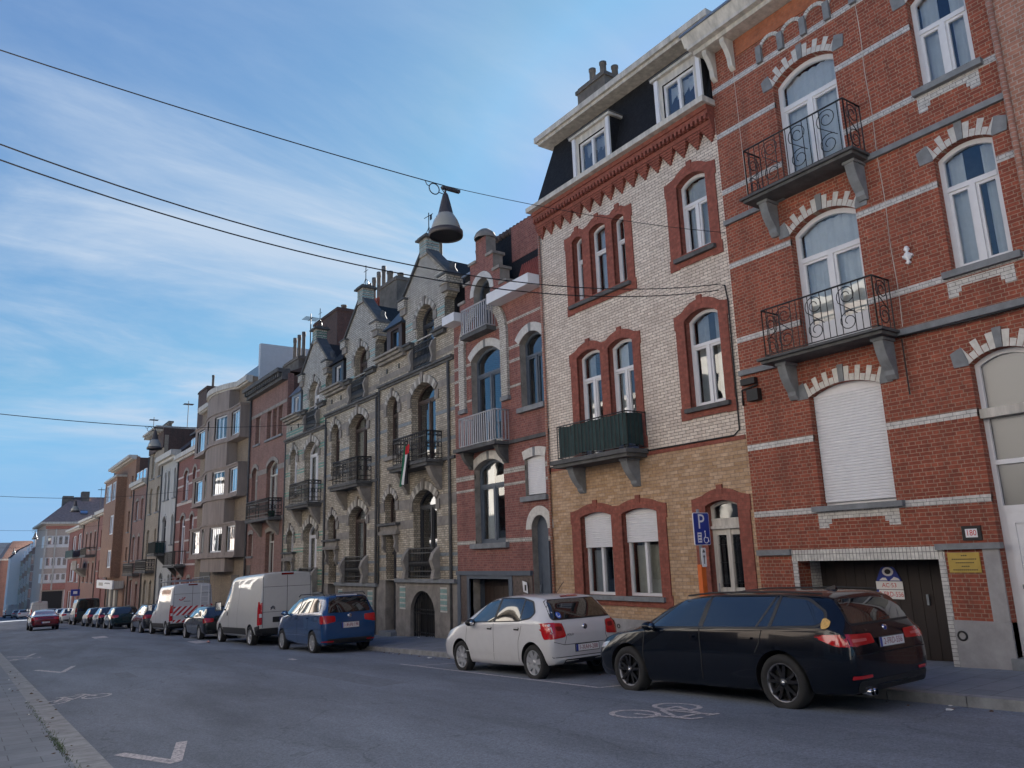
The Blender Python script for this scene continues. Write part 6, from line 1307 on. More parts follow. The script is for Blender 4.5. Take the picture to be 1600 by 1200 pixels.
def catmull_cage(st, level=3, sx=1.0, y0=None):
    """st: stations (y, zb, ws, wm, zm, wb, zbelt, wr, zr, zt) from rear to front -> closed smooth body"""
    st = [(q[0], q[1], q[2] * sx, q[3] * sx, q[4], q[5] * sx, q[6], q[7] * sx, q[8], q[9]) for q in st]
    vs = []; fs = []; rings = []
    for (y, zb, ws, wm, zm, wb, zl, wr, zr_, zt) in st:
        half = [(ws * .55, zb), (ws * .93, zb + .01), (ws, zb + .09), (wm, zm), (wm * .55 + wb * .45, zm * .38 + zl * .62), (wb, zl), (wr, zr_), (wr * .62, zt - .006)]
        pts = [(-a, y, z) for a, z in half] + [(0, y, zt)] + [(a, y, z) for a, z in reversed(half)] + [(0, y, zb)]
        rings.append(list(range(len(vs), len(vs) + len(pts)))); vs += pts
    n = len(rings[0])
    for a, b_ in zip(rings, rings[1:]):
        for j in range(n): fs.append((a[j], b_[j], b_[(j + 1) % n], a[(j + 1) % n]))
    # end caps as quad strips
    for r, flip in ((rings[0], False), (rings[-1], True)):
        h = (n - 2) // 2
        L_ = r[:h]; Rr = r[h + 1:-1][::-1]; top, bot = r[h], r[-1]
        q = [(bot, L_[0], Rr[0])]
        for i in range(h - 1): q.append((L_[i], L_[i + 1], Rr[i + 1], Rr[i]))
        q.append((L_[-1], top, Rr[-1])); fs += [tuple(reversed(f)) if flip else f for f in q]
    me = D.meshes.new('cage'); me.from_pydata(vs, [], fs); me.update()
    bmx = bmesh.new(); bmx.from_mesh(me); bmesh.ops.recalc_face_normals(bmx, faces=bmx.faces)
    cr = bmx.edges.layers.float.new('crease_edge')
    ringset = {}
    for i, r in enumerate(rings):
        for j, v in enumerate(r): ringset[v] = (i, j)
    for e in bmx.edges:
        a, b_ = ringset[e.verts[0].index], ringset[e.verts[1].index]
        if a[1] == b_[1] and a[0] != b_[0]:
            j = min(a[1], n - 2 - a[1]) if a[1] != n - 1 else 99
            e[cr] = {1: .5, 2: .35, 4: .0, 5: .55, 6: .45}.get(j, 0)
        elif a[0] == b_[0] and a[0] in (0, len(rings) - 1): e[cr] = .35
    bmx.to_mesh(me); bmx.free()
    ob = D.objects.new('cage', me); COL.objects.link(ob); md = ob.modifiers.new('s', 'SUBSURF'); md.levels = level; md.render_levels = level
    bpy.context.view_layer.update(); dg = bpy.context.evaluated_depsgraph_get(); out = D.meshes.new_from_object(ob.evaluated_get(dg)); D.objects.remove(ob); return out
def cut_arches(me, wheels, r, mat, half):
    me.materials.clear(); me.materials.append(mat); me.materials.append(TRIM)
    cb = bmesh.new()
    for (wx, wy, wz) in wheels:
        g = bmesh.ops.create_cone(cb, cap_ends=True, segments=40, radius1=r, radius2=r, depth=.75); s = 1 if wx > 0 else -1
        bmesh.ops.transform(cb, matrix=Matrix.Translation((s * (half - .30 + .375), wy, wz)) @ Matrix.Rotation(pi / 2, 4, 'Y'), verts=g['verts'])
    for f in cb.faces: f.material_index = 1
    cm = D.meshes.new('cut'); cb.to_mesh(cm); cb.free(); cm.materials.append(mat); cm.materials.append(TRIM)
    a = D.objects.new('a', me); c = D.objects.new('c', cm); COL.objects.link(a); COL.objects.link(c)
    md = a.modifiers.new('b', 'BOOLEAN'); md.operation = 'DIFFERENCE'; md.object = c; md.solver = 'EXACT'
    bpy.context.view_layer.update(); dg = bpy.context.evaluated_depsgraph_get(); out = D.meshes.new_from_object(a.evaluated_get(dg)); D.objects.remove(a); D.objects.remove(c)
    return out
def densify(poly, d):
    out = []
    for i in range(len(poly)):
        a, b_ = Vector(poly[i]), Vector(poly[(i + 1) % len(poly)]); k = max(1, int((b_ - a).length / d))
        out += [tuple(a + (b_ - a) * j / k) for j in range(k)]
    return out
def roundp(poly, r, n=4):
    out = []
    for i in range(len(poly)):
        a, b_, c = Vector(poly[i - 1]), Vector(poly[i]), Vector(poly[(i + 1) % len(poly)])
        u, v = (a - b_), (c - b_); k = min(r, u.length * .45, v.length * .45); p, q = b_ + u.normalized() * k, b_ + v.normalized() * k
        out += [tuple((p * (1 - t) + b_ * t) * (1 - t) + (b_ * (1 - t) + q * t) * t) for t in [j / n for j in range(n + 1)]]
    return out
class Car:
    def __init__(s, name, lab, st, mat, wb, wr, half, cat='car', group='vehicles parked along the kerb', archr=None, track=None, level=3, sx=1.0):
        s.e = empty(name, (0, 0, 0), lab, cat, group); s.half = half; s.wr = wr
        me = catmull_cage(st, level, sx); s.bvh = BVHTree.FromPolygons([v.co[:] for v in me.vertices], [p.vertices[:] for p in me.polygons])
        tk = track or half - .012; s.wheels = [(sx_ * tk, y, wr) for y in (-wb / 2, wb / 2) for sx_ in (-1, 1)]
        ys_ = [v.co.y for v in me.vertices]; s.ext = (min(ys_), max(ys_))
        me = cut_arches(me, s.wheels, archr or wr + .055, mat, half)
        me.polygons.foreach_set('use_smooth', [True] * len(me.polygons)); me.set_sharp_from_angle(angle=radians(38)); me.name = 'body'
        s.body = D.objects.new('body', me); COL.objects.link(s.body); s.body.parent = s.e; ORI[s.body.name] = (0, 0, 0)
        s.mat = mat
    def patch(s, poly, side, mat, name=None, off=.004, parent=None, mb=None, grid=.06, thick=True):
        """outline drawn in side view (y,z) or rear/front view (x,z) or plan (x,y), laid on the body skin"""
        P = densify(poly, grid); k = len(P); xs = [p[0] for p in P]; zs = [p[1] for p in P]; pts = [Vector(p) for p in P]
        gx = min(xs) + grid / 2
        def inside(x, z):
            c = False; j = k - 1
            for i in range(k):
                if (P[i][1] > z) != (P[j][1] > z) and x < (P[j][0] - P[i][0]) * (z - P[i][1]) / (P[j][1] - P[i][1]) + P[i][0]: c = not c
                j = i
            return c
        while gx < max(xs):
            gz_ = min(zs) + grid / 2
            while gz_ < max(zs):
                if inside(gx, gz_): pts.append(Vector((gx, gz_)))
                gz_ += grid
            gx += grid
        vs, ed, fs, *_ = delaunay_2d_cdt(pts, [(i, (i + 1) % k) for i in range(k)], [], 1, 1e-5)
        out = []; hy0, hy1 = s.ext
        for v in vs:
            if side in ('L', 'R'): o, d = Vector((-3 if side == 'L' else 3, v[0], v[1])), Vector((1 if side == 'L' else -1, 0, 0))
            elif side == 'T': o, d = Vector((v[0], v[1], 5)), Vector((0, 0, -1))
            else: o, d = Vector((v[0], -6 if side == 'B' else 6, v[1])), Vector((0, 1 if side == 'B' else -1, 0))
            h = s.bvh.ray_cast(o, d)
            lim = (s.half * .55) if side in 'LR' else 0
            bad = h[0] is None or (side in 'LR' and abs(h[0].x) < lim) or (side == 'B' and h[0].y > hy0 * .74) or (side == 'F' and h[0].y < 0)
            if bad:
                tgt = Vector((s.half * .97 * (-1 if side == 'L' else 1), v[0], v[1])) if side in 'LR' else (Vector((v[0], v[1], 2)) if side == 'T' else Vector((v[0], hy0 if side == 'B' else hy1, v[1])))
                nr = s.bvh.find_nearest(tgt); p, nn = nr[0], nr[1]
            else: p, nn = h[0], h[1]
            if nn.dot(d) > 0: nn = -nn
            out.append(p + nn * off)
        nd = {'L': (-1, 0, 0), 'R': (1, 0, 0), 'B': (0, -1, 0), 'F': (0, 1, 0), 'T': (0, 0, 1)}[side]; nd = Vector(nd); F_ = []
        for f in fs:
            a, b_, c = [out[i] for i in f[:3]]
            F_.append(tuple(f) if (b_ - a).cross(c - a).dot(nd) > 0 else tuple(reversed(f)))
        m_ = mb or MB(); m_.add(out, F_, mat, True)
        if mb is None: return part(m_, name, parent or s.e)
    def line(s, pts, side, w, mat, name, off=.003, parent=None, mb=None):
        m_ = mb or MB()
        for i in range(len(pts) - 1):
            a, b_ = Vector(pts[i]), Vector(pts[i + 1]); d = (b_ - a).normalized(); e = Vector((-d.y, d.x)) * w / 2
            s.patch([tuple(a - e), tuple(b_ - e), tuple(b_ + e), tuple(a + e)], side, mat, off=off, mb=m_, grid=.07)
        if mb is None: return part(m_, name, parent or s.e)
    def wheelset(s, style, w=.215):
        r = s.wr
        for (x, y, z) in s.wheels:
            k = 1 if x > 0 else -1; T = MB(); n = 36
            pr = [(r * .66, -w * .9), (r * .9, -w), (r * .985, -w * .86), (r, -w * .6), (r, -w * .4), (r * .985, -w * .14), (r * .93, -.002), (r * .80, .004), (r * .69, -.012), (r * .66, -.03)]
            T.lathe([(a, k * h) for a, h in pr], (x, y, z), TYRE, n, axis='x'); wl = part(T, 'wheel', s.e)
            b = MB(); f = lambda h: x + k * h
            rm = RIMB if style == 'bmw' else RIMS
            b.lathe([(r * .67, k * -w * .8), (r * .60, k * -w * .8), (r * .62, k * -.03), (r * .675, k * -.012), (r * .69, k * -.014)], (x, y, z), RIML if style == 'bmw' else rm, n, axis='x')
            b.lathe([(0, k * -.10), (r * .6, k * -.10)], (x, y, z), BLACK, n, axis='x'); b.lathe([(r * .45, k * -.085), (0, k * -.085)], (x, y, z), TRIM if style != 'steel' else rm, n, axis='x')
            ns = {'bmw': 5, 'polo': 7, 'multi': 10, 'steel': 0}[style]
            for i in range(ns):
                for dd in ((-.11, .11) if style == 'bmw' else (0,)):
                    t = 2 * pi * i / ns + .3; w0, w1 = (.05, .032) if style == 'bmw' else ((.075, .10) if style == 'polo' else (.03, .035))
                    t0, t1 = t + dd * .8, t + dd * (2.2 if style == 'bmw' else 1)
                    ca, sa = cos(t0), sin(t0); cb, sb = cos(t1), sin(t1); r0, r1 = r * .12, r * .655
                    q = [(ca * r0 - sa * w0 / 2, sa * r0 + ca * w0 / 2), (ca * r0 + sa * w0 / 2, sa * r0 - ca * w0 / 2), (cb * r1 + sb * w1 / 2, sb * r1 - cb * w1 / 2), (cb * r1 - sb * w1 / 2, sb * r1 + cb * w1 / 2)]
                    h0, h1 = -.030, -.016; lo = [(f(-.07), y + a, z + c) for a, c in q]; hi = [(f(h0 if i_ < 2 else h1), y + a, z + c) for i_, (a, c) in enumerate(q)]
                    b.hexa(lo, hi, rm) if k < 0 else b.hexa(lo[::-1], hi[::-1], rm)
            b.lathe([(0, k * -.016), (r * .10, k * -.017), (r * .17, k * -.03), (r * .18, k * -.06)], (x, y, z), rm, 14, axis='x')
            if style == 'bmw': b.lathe([(0, k * -.0145), (r * .085, k * -.0145), (r * .085, k * -.02)], (x, y, z), CHROME, 10, axis='x')
            if style == 'steel': b.lathe([(r * .3, k * -.05), (r * .35, k * -.04), (r * .55, k * -.045), (r * .62, k * -.08)], (x, y, z), rm, n, axis='x')
            part(b, 'rim', wl)
    def mirrors(s, y, z, mat, w=.2, h=.13):
        for k in (-1, 1):
            x = k * (s.half + .0); b = MB(); b.lathe([(0, -.075), (h * .42, -.065), (h * .55, -.02), (h * .5, .03), (h * .3, .075), (0, .09)], (x + k * .06, y, z), mat, 12, axis='y')
            b.v = [((v[0] - (x + k * .06)) * 1.55 + x + k * .06, v[1], v[2]) for v in b.v]; b.box(x - k * .1, x + k * .0, y - .02, y + .04, z - .06, z - .03, TRIM); mi = part(b, 'mirror', s.e)
            part(MB().lathe([(0, -.078), (h * .38, -.07)], (x + k * .06, y, z), CHROME, 12, axis='y'), 'mirror_glass', mi)
    def skin(s, x, z):
        h = s.bvh.ray_cast(Vector((x, -6, z)), Vector((0, 1, 0))); return h[0].y if h[0] is not None else s.ext[0]
    def plate(s, y, z, txt, w=.52, h=.11, tilt=0.0):
        for dz in (-h / 2, 0, h / 2):
            hh = s.bvh.ray_cast(Vector((0, -6, z + dz)), Vector((0, 1, 0)))
            if hh[0] is not None: y = min(y, hh[0].y - .016)
        b = MB(); b.box(-w / 2 - .012, w / 2 + .012, y, y + .012, z - h / 2 - .01, z + h / 2 + .01, TRIM); b.box(-w / 2, w / 2, y - .004, y, z - h / 2, z + h / 2, PLATE); b.box(-w / 2, -w / 2 + .045, y - .0055, y - .004, z - h / 2, z + h / 2, BLUEP)
        text_on(b, txt, .105, lambda a, c: (a + .02, y - .006, z + c), PLTXT, .86); return part(b, 'number_plate', s.e)
    def park(s, x, y, yaw=0.0, sz=1.0):
        if sz != 1.0:      # lower the greenhouse a little: every mesh of the car alike, wheels kept round
            for o in [s.e] + list(s.e.children_recursive):
                if o.type == 'MESH' and o.name.split('.')[0] not in ('wheel', 'rim'):
                    for v in o.data.vertices:
                        if v.co.z > .65: v.co.z = .65 + (v.co.z - .65) * sz
                        if v.co.y < -1.8: v.co.y = -1.8 + (v.co.y + 1.8) * .88
        z = zr(x + .3, y); s.e.location = (x, y, z); s.e.rotation_euler = (-atan(G), 0, yaw); return s
def mirror_poly(p): return [(-a, c) for a, c in reversed(p)]
def two(car, poly, sides, mat, name, **k):
    for sd_ in sides: car.patch(poly, sd_, mat, name, **k)

# ---- black estate
bm = Car('estate_car', 'black estate car with black spoked wheels and a gold shield sticker, nearest in the row', [
    (-2.45, .34, .66, .74, .50, .74, .66, .60, .72, .74), (-2.40, .27, .78, .86, .54, .82, .84, .66, .93, .95), (-2.31, .24, .83, .905, .57, .84, .955, .64, 1.06, 1.09), (-2.17, .23, .85, .92, .58, .85, .985, .62, 1.33, 1.385), (-1.95, .22, .86, .925, .58, .86, .99, .62, 1.385, 1.435),
    (-1.3, .20, .865, .92, .56, .87, .975, .635, 1.415, 1.462), (-.3, .19, .865, .91, .55, .875, .955, .645, 1.42, 1.468), (.35, .19, .865, .91, .55, .875, .945, .635, 1.375, 1.425), (.78, .19, .865, .91, .55, .87, .935, .69, 1.17, 1.215), (1.15, .19, .865, .92, .55, .86, .925, .72, .965, .985),
    (1.7, .20, .86, .92, .56, .83, .86, .66, .90, .915), (2.0, .21, .83, .89, .54, .77, .77, .6, .81, .825), (2.15, .23, .76, .80, .50, .67, .68, .5, .71, .72), (2.21, .30, .6, .66, .46, .56, .58, .42, .6, .61)], plain('paint_black', (.003, .005, .010), .18, 0, var=.03, coat=.55, spec=.25), 2.76, .335, .885, archr=.39, sx=.975)
bm.wheelset('bmw', .225); bm.mirrors(.80, 1.0, bm.mat)
dlo = roundp([(.86, .985), (.30, 1.36), (-.2, 1.395), (-1.3, 1.385), (-1.75, 1.34), (-2.03, 1.19), (-2.06, 1.09), (-1.95, 1.035), (-.9, 1.005)], .05)
for sd_ in 'LR':
    bm.patch(roundp([(.95, .96), (.31, 1.385), (-.2, 1.42), (-1.3, 1.41), (-1.78, 1.365), (-2.07, 1.2), (-2.10, 1.08), (-1.97, 1.01), (-.9, .98)], .05), sd_, TRIM, 'window_trim', off=.003); bm.patch(dlo, sd_, DGLASS, 'side_window', off=.006)
    b = MB(); bm.line([(-.12, 1.0), (-.20, 1.40)], sd_, .085, TRIM, '', .008, mb=b); bm.line([(-1.06, 1.0), (-1.30, 1.39)], sd_, .03, TRIM, '', .008, mb=b); bm.line([(-1.27, 1.01), (-1.36, 1.39)], sd_, .05, TRIM, '', .009, mb=b); part(b, 'window_pillar', bm.e)
    b = MB(); bm.line([(-.10, .96), (-.12, .6), (-.08, .30)], sd_, .015, SEAM, '', mb=b); bm.line([(-1.15, .97), (-1.10, .8), (-1.03, .68)], sd_, .015, SEAM, '', mb=b); bm.line([(.98, .92), (1.02, .6), (1.0, .32)], sd_, .015, SEAM, '', mb=b); part(b, 'door_seam', bm.e)
    for y in (-.02, -1.02): bm.patch(roundp([(y + .03, .845), (y + .25 - .05, .853), (y + .20, .882), (y + .02, .874)], .012), sd_, bm.mat, 'door_handle', off=.03)
    tl = roundp([(-1.98, .875), (-2.05, .925), (-2.46, .93), (-2.46, .78), (-2.25, .79)], .03); bm.patch(tl, sd_, REDL, 'tail_light', off=.009)
    bm.patch(roundp([(2.2, .66), (1.78, .745), (1.86, .655), (2.2, .60)], .02), sd_, LENS, 'headlight', off=.006)
    b = MB(); k = -1 if sd_ == 'L' else 1; b.tube([(k * .60, .25, 1.425), (k * .62, -.2, 1.462), (k * .61, -1.3, 1.452), (k * .60, -1.95, 1.415)], .014, TRIM, 6); part(b, 'roof_rail', bm.e)
for k in (-1, 1):
    t = [(k * .86, .93), (k * .35, .915), (k * .33, .80), (k * .84, .785)]; t = t if k > 0 else t; bm.patch(roundp(t, .03), 'B', REDL, 'tail_light', off=.008); bm.patch(roundp([(k * .74, .83), (k * .48, .835), (k * .48, .865), (k * .74, .87)], .01), 'B', REDP, 'light_bar', off=.011)  # paler red bar puts the reflections on the lamp into its colour
    bm.patch(roundp([(k * .80, .46), (k * .50, .455), (k * .50, .425), (k * .80, .42)], .01), 'B', REDL, 'rear_reflector', off=.008)
bm.patch(roundp([(-.66, 1.02), (.66, 1.02), (.60, 1.34), (-.60, 1.34)], .06), 'B', TRIM, 'window_trim', off=.004); bm.patch(roundp([(-.63, 1.045), (.63, 1.045), (.57, 1.33), (-.57, 1.33)], .05), 'B', DGLASS, 'rear_window', off=.008)
bm.patch(roundp([(.73, .40), (-.73, .40), (-.73, .27), (.73, .27)], .05), 'B', TRIM, 'diffuser', off=.008)
b = MB(); bm.line([(-.80, .68), (.80, .68)], 'B', .012, SEAM, '', mb=b); bm.line([(-.78, .945), (-.70, .70)], 'B', .01, SEAM, '', mb=b); bm.line([(.78, .945), (.70, .70)], 'B', .01, SEAM, '', mb=b); part(b, 'tailgate_seam', bm.e)
bm.plate(-2.425, .80, '2-FRD-556')
b = MB(); b.lathe([(.0, -.012), (.035, -.012), (.041, -.006), (.041, .02)], (0, bm.skin(0, .955), .955), CHROME, 16, axis='y'); b.lathe([(0, -.0135), (.024, -.0135)], (0, bm.skin(0, .955), .955), BLUEP, 12, axis='y'); part(b, 'badge', bm.e)
b = MB(); text_on(b, 'hr', .06, lambda a, c: (-.40 + a, bm.skin(-.40, .955) - .006, .955 + c), CHROME); part(b, 'badge_lettering', bm.e)
bm.patch(roundp([(-2.04, .99), (-2.10, .992), (-2.15, 1.02), (-2.15, 1.08), (-2.08, 1.12), (-2.03, 1.11), (-2.02, 1.05)], .02), 'L', plain('gold_sticker', (.55, .33, .09), .5, var=.3, scale=40), 'shield_sticker', off=.011)
b = MB()
for x in (-.58, -.50): b.lathe([(.035, -.03), (.038, -.03), (.038, .1), (.03, .1)], (x, -2.44, .27), CHROME, 12, axis='y')
part(b, 'exhaust_pipe', bm.e); part(MB().tube([(-.02, -2.33, 1.06), (.22, -2.315, 1.085), (.42, -2.30, 1.09)], .012, TRIM, 5), 'rear_wiper', bm.e)
part(MB().hexa([(-.03, -1.75, 1.44), (.03, -1.75, 1.44), (.03, -1.58, 1.45), (-.03, -1.58, 1.45)], [(-.006, -1.73, 1.50), (.006, -1.73, 1.50), (.02, -1.6, 1.462), (-.02, -1.6, 1.462)], bm.mat), 'roof_aerial', bm.e)
bm.patch(roundp([(.95, .99), (.40, 1.38), (-.40, 1.38), (-.95, .99)], .06) if False else roundp([(-.66, 1.0), (.66, 1.0), (.58, 1.36), (-.58, 1.36)], .05), 'F', DGLASS, 'windscreen', off=.006)
bm.park(9.28, 7.78, sz=.945)

# ---- white hatchback
po = Car('hatchback_car', 'white small hatchback with red tail lights and a blue round sticker in its rear window', [
    (-1.80, .36, .62, .72, .52, .70, .70, .58, .76, .78), (-1.76, .30, .76, .82, .55, .78, .88, .66, .95, .97), (-1.68, .26, .80, .845, .57, .80, .965, .64, 1.06, 1.09), (-1.46, .24, .81, .86, .58, .815, .99, .59, 1.36, 1.405), (-1.25, .23, .815, .86, .58, .82, .99, .59, 1.415, 1.46),
    (-.6, .21, .82, .855, .56, .825, .975, .605, 1.455, 1.49), (0, .20, .82, .855, .55, .825, .965, .605, 1.44, 1.48), (.42, .20, .82, .855, .55, .82, .955, .595, 1.37, 1.415), (.88, .20, .82, .855, .55, .815, .945, .67, 1.14, 1.18), (1.22, .20, .82, .86, .56, .80, .925, .68, .98, 1.0),
    (1.62, .21, .81, .85, .56, .77, .85, .62, .90, .915), (1.94, .22, .76, .80, .53, .70, .76, .55, .79, .80), (2.08, .25, .66, .71, .49, .60, .66, .45, .68, .69), (2.14, .32, .5, .56, .46, .48, .58, .36, .59, .60)], paint('white', (.56, .56, .57), 0, .3), 2.47, .305, .815, archr=.355, sx=.965)
po.wheelset('polo', .19); po.mirrors(.72, .98, TRIM)
for sd_ in 'LR':
    po.patch(roundp([(.93, .965), (.40, 1.355), (-.1, 1.435), (-.75, 1.43), (-1.12, 1.36), (-1.28, 1.15), (-1.17, 1.05), (-.8, 1.0)], .05), sd_, TRIM, 'window_trim', off=.003); po.patch(roundp([(.84, .985), (.39, 1.335), (-.1, 1.41), (-.75, 1.405), (-1.10, 1.335), (-1.24, 1.15), (-1.15, 1.07), (-.8, 1.02)], .04), sd_, DGLASS, 'side_window', off=.006)
    b = MB(); po.line([(-.02, .99), (-.07, 1.41)], sd_, .075, TRIM, '', .008, mb=b); po.line([(-.86, 1.02), (-.86, 1.40)], sd_, .03, TRIM, '', .008, mb=b); part(b, 'window_pillar', po.e)
    b = MB(); po.line([(.0, .97), (-.02, .6), (.02, .30)], sd_, .009, SEAM, '', mb=b); po.line([(-.95, 1.0), (-.90, .8), (-.84, .66)], sd_, .009, SEAM, '', mb=b); po.line([(.98, .93), (1.0, .6), (.94, .32)], sd_, .009, SEAM, '', mb=b); po.line([(-.84, .66), (-.80, .31)], sd_, .009, SEAM, '', mb=b); part(b, 'door_seam', po.e)
    for y in (.07, -.84): po.patch(roundp([(y - .02, .845), (y + .15, .85), (y + .15, .905), (y - .02, .90)], .018), sd_, SEAM, 'handle_recess', off=.003); po.patch(roundp([(y - .03, .875), (y + .17, .88), (y + .17, .905), (y - .03, .90)], .012), sd_, po.mat, 'door_handle', off=.028)
    po.patch(roundp([(-1.50, .98), (-1.82, .985), (-1.82, .72), (-1.62, .70), (-1.55, .80)], .04), sd_, REDL, 'tail_light', off=.008)
    po.patch(roundp([(1.66, .80), (2.1, .68), (2.1, .60), (1.75, .68)], .03), sd_, LENS, 'headlight', off=.006)
    po.line([(1.0, .43), (-.78, .43)], sd_, .014, po.mat, 'side_crease', off=.010)
for k in (-1, 1):
    po.patch(roundp([(k * .80, .985), (k * .50, .97), (k * .46, .73), (k * .80, .70)], .05), 'B', REDL, 'tail_light', off=.007); po.patch(roundp([(k * .66, .92), (k * .53, .915), (k * .52, .84), (k * .64, .84)], .03), 'B', REDD, 'light_bar', off=.010)
po.patch(roundp([(-.68, 1.02), (.68, 1.02), (.58, 1.38), (-.58, 1.38)], .07), 'B', TRIM, 'window_trim', off=.003); po.patch(roundp([(-.66, 1.04), (.66, 1.04), (.56, 1.365), (-.56, 1.365)], .06), 'B', DGLASS, 'rear_window', off=.007)
po.patch([(-.50 + .055 * cos(t), 1.10 + .055 * sin(t)) for t in [2 * pi * i / 14 for i in range(14)]], 'B', plain('blue_sticker', (.03, .12, .5), .4), 'round_sticker', off=.012); po.patch([(-.50 + .035 * cos(t), 1.10 + .035 * sin(t)) for t in [pi * (.6 + 1.3 * i / 9) for i in range(10)]] + [(-.50 + .02 * cos(t), 1.10 + .02 * sin(t)) for t in [pi * (.6 + 1.3 * i / 9) for i in range(9, -1, -1)]], 'B', WPLATE, 'sticker_symbol', off=.0135, grid=.03)
b = MB(); po.line([(-.72, .66), (-.5, .60), (.5, .60), (.72, .66)], 'B', .009, SEAM, '', mb=b); po.line([(-.50, .97), (-.45, .72), (-.5, .60)], 'B', .009, SEAM, '', mb=b); po.line([(.50, .97), (.45, .72), (.5, .60)], 'B', .009, SEAM, '', mb=b); po.line([(-.8, .40), (.8, .40)], 'B', .012, SEAM, '', mb=b); part(b, 'tailgate_seam', po.e)
b = MB(); b.lathe([(0, -.014), (.04, -.014), (.052, -.006), (.052, .03)], (0, po.skin(0, .875), .875), CHROME, 18, axis='y'); b.lathe([(.024, -.016), (.034, -.016)], (0, po.skin(0, .875), .875), SEAM, 18, axis='y')
part(b, 'badge', po.e); b = MB(); text_on(b, 'POLO', .055, lambda a, c: (-.36 + a, po.skin(-.36, .765) - .006, .765 + c), CHROME); part(b, 'badge_lettering', po.e)
po.plate(-1.815, .53, '1-XAH-288'); po.patch(roundp([(-.20, 1.425), (.20, 1.425), (.20, 1.405), (-.20, 1.405)], .008), 'B', REDL, 'brake_light', off=.008)
part(MB().tube([(0, -1.0, 1.475), (0, -1.25, 1.68)], .006, TRIM, 5), 'roof_aerial', po.e); po.patch(roundp([(-.60, 1.01), (.60, 1.01), (.53, 1.36), (-.53, 1.36)], .05), 'F', DGLASS, 'windscreen', off=.006)
po.patch(roundp([(-.5, .36), (.5, .36), (.5, .27), (-.5, .27)], .03), 'B', TRIM, 'bumper_lower', off=.004)
po.park(9.22, 12.87, sz=.98)

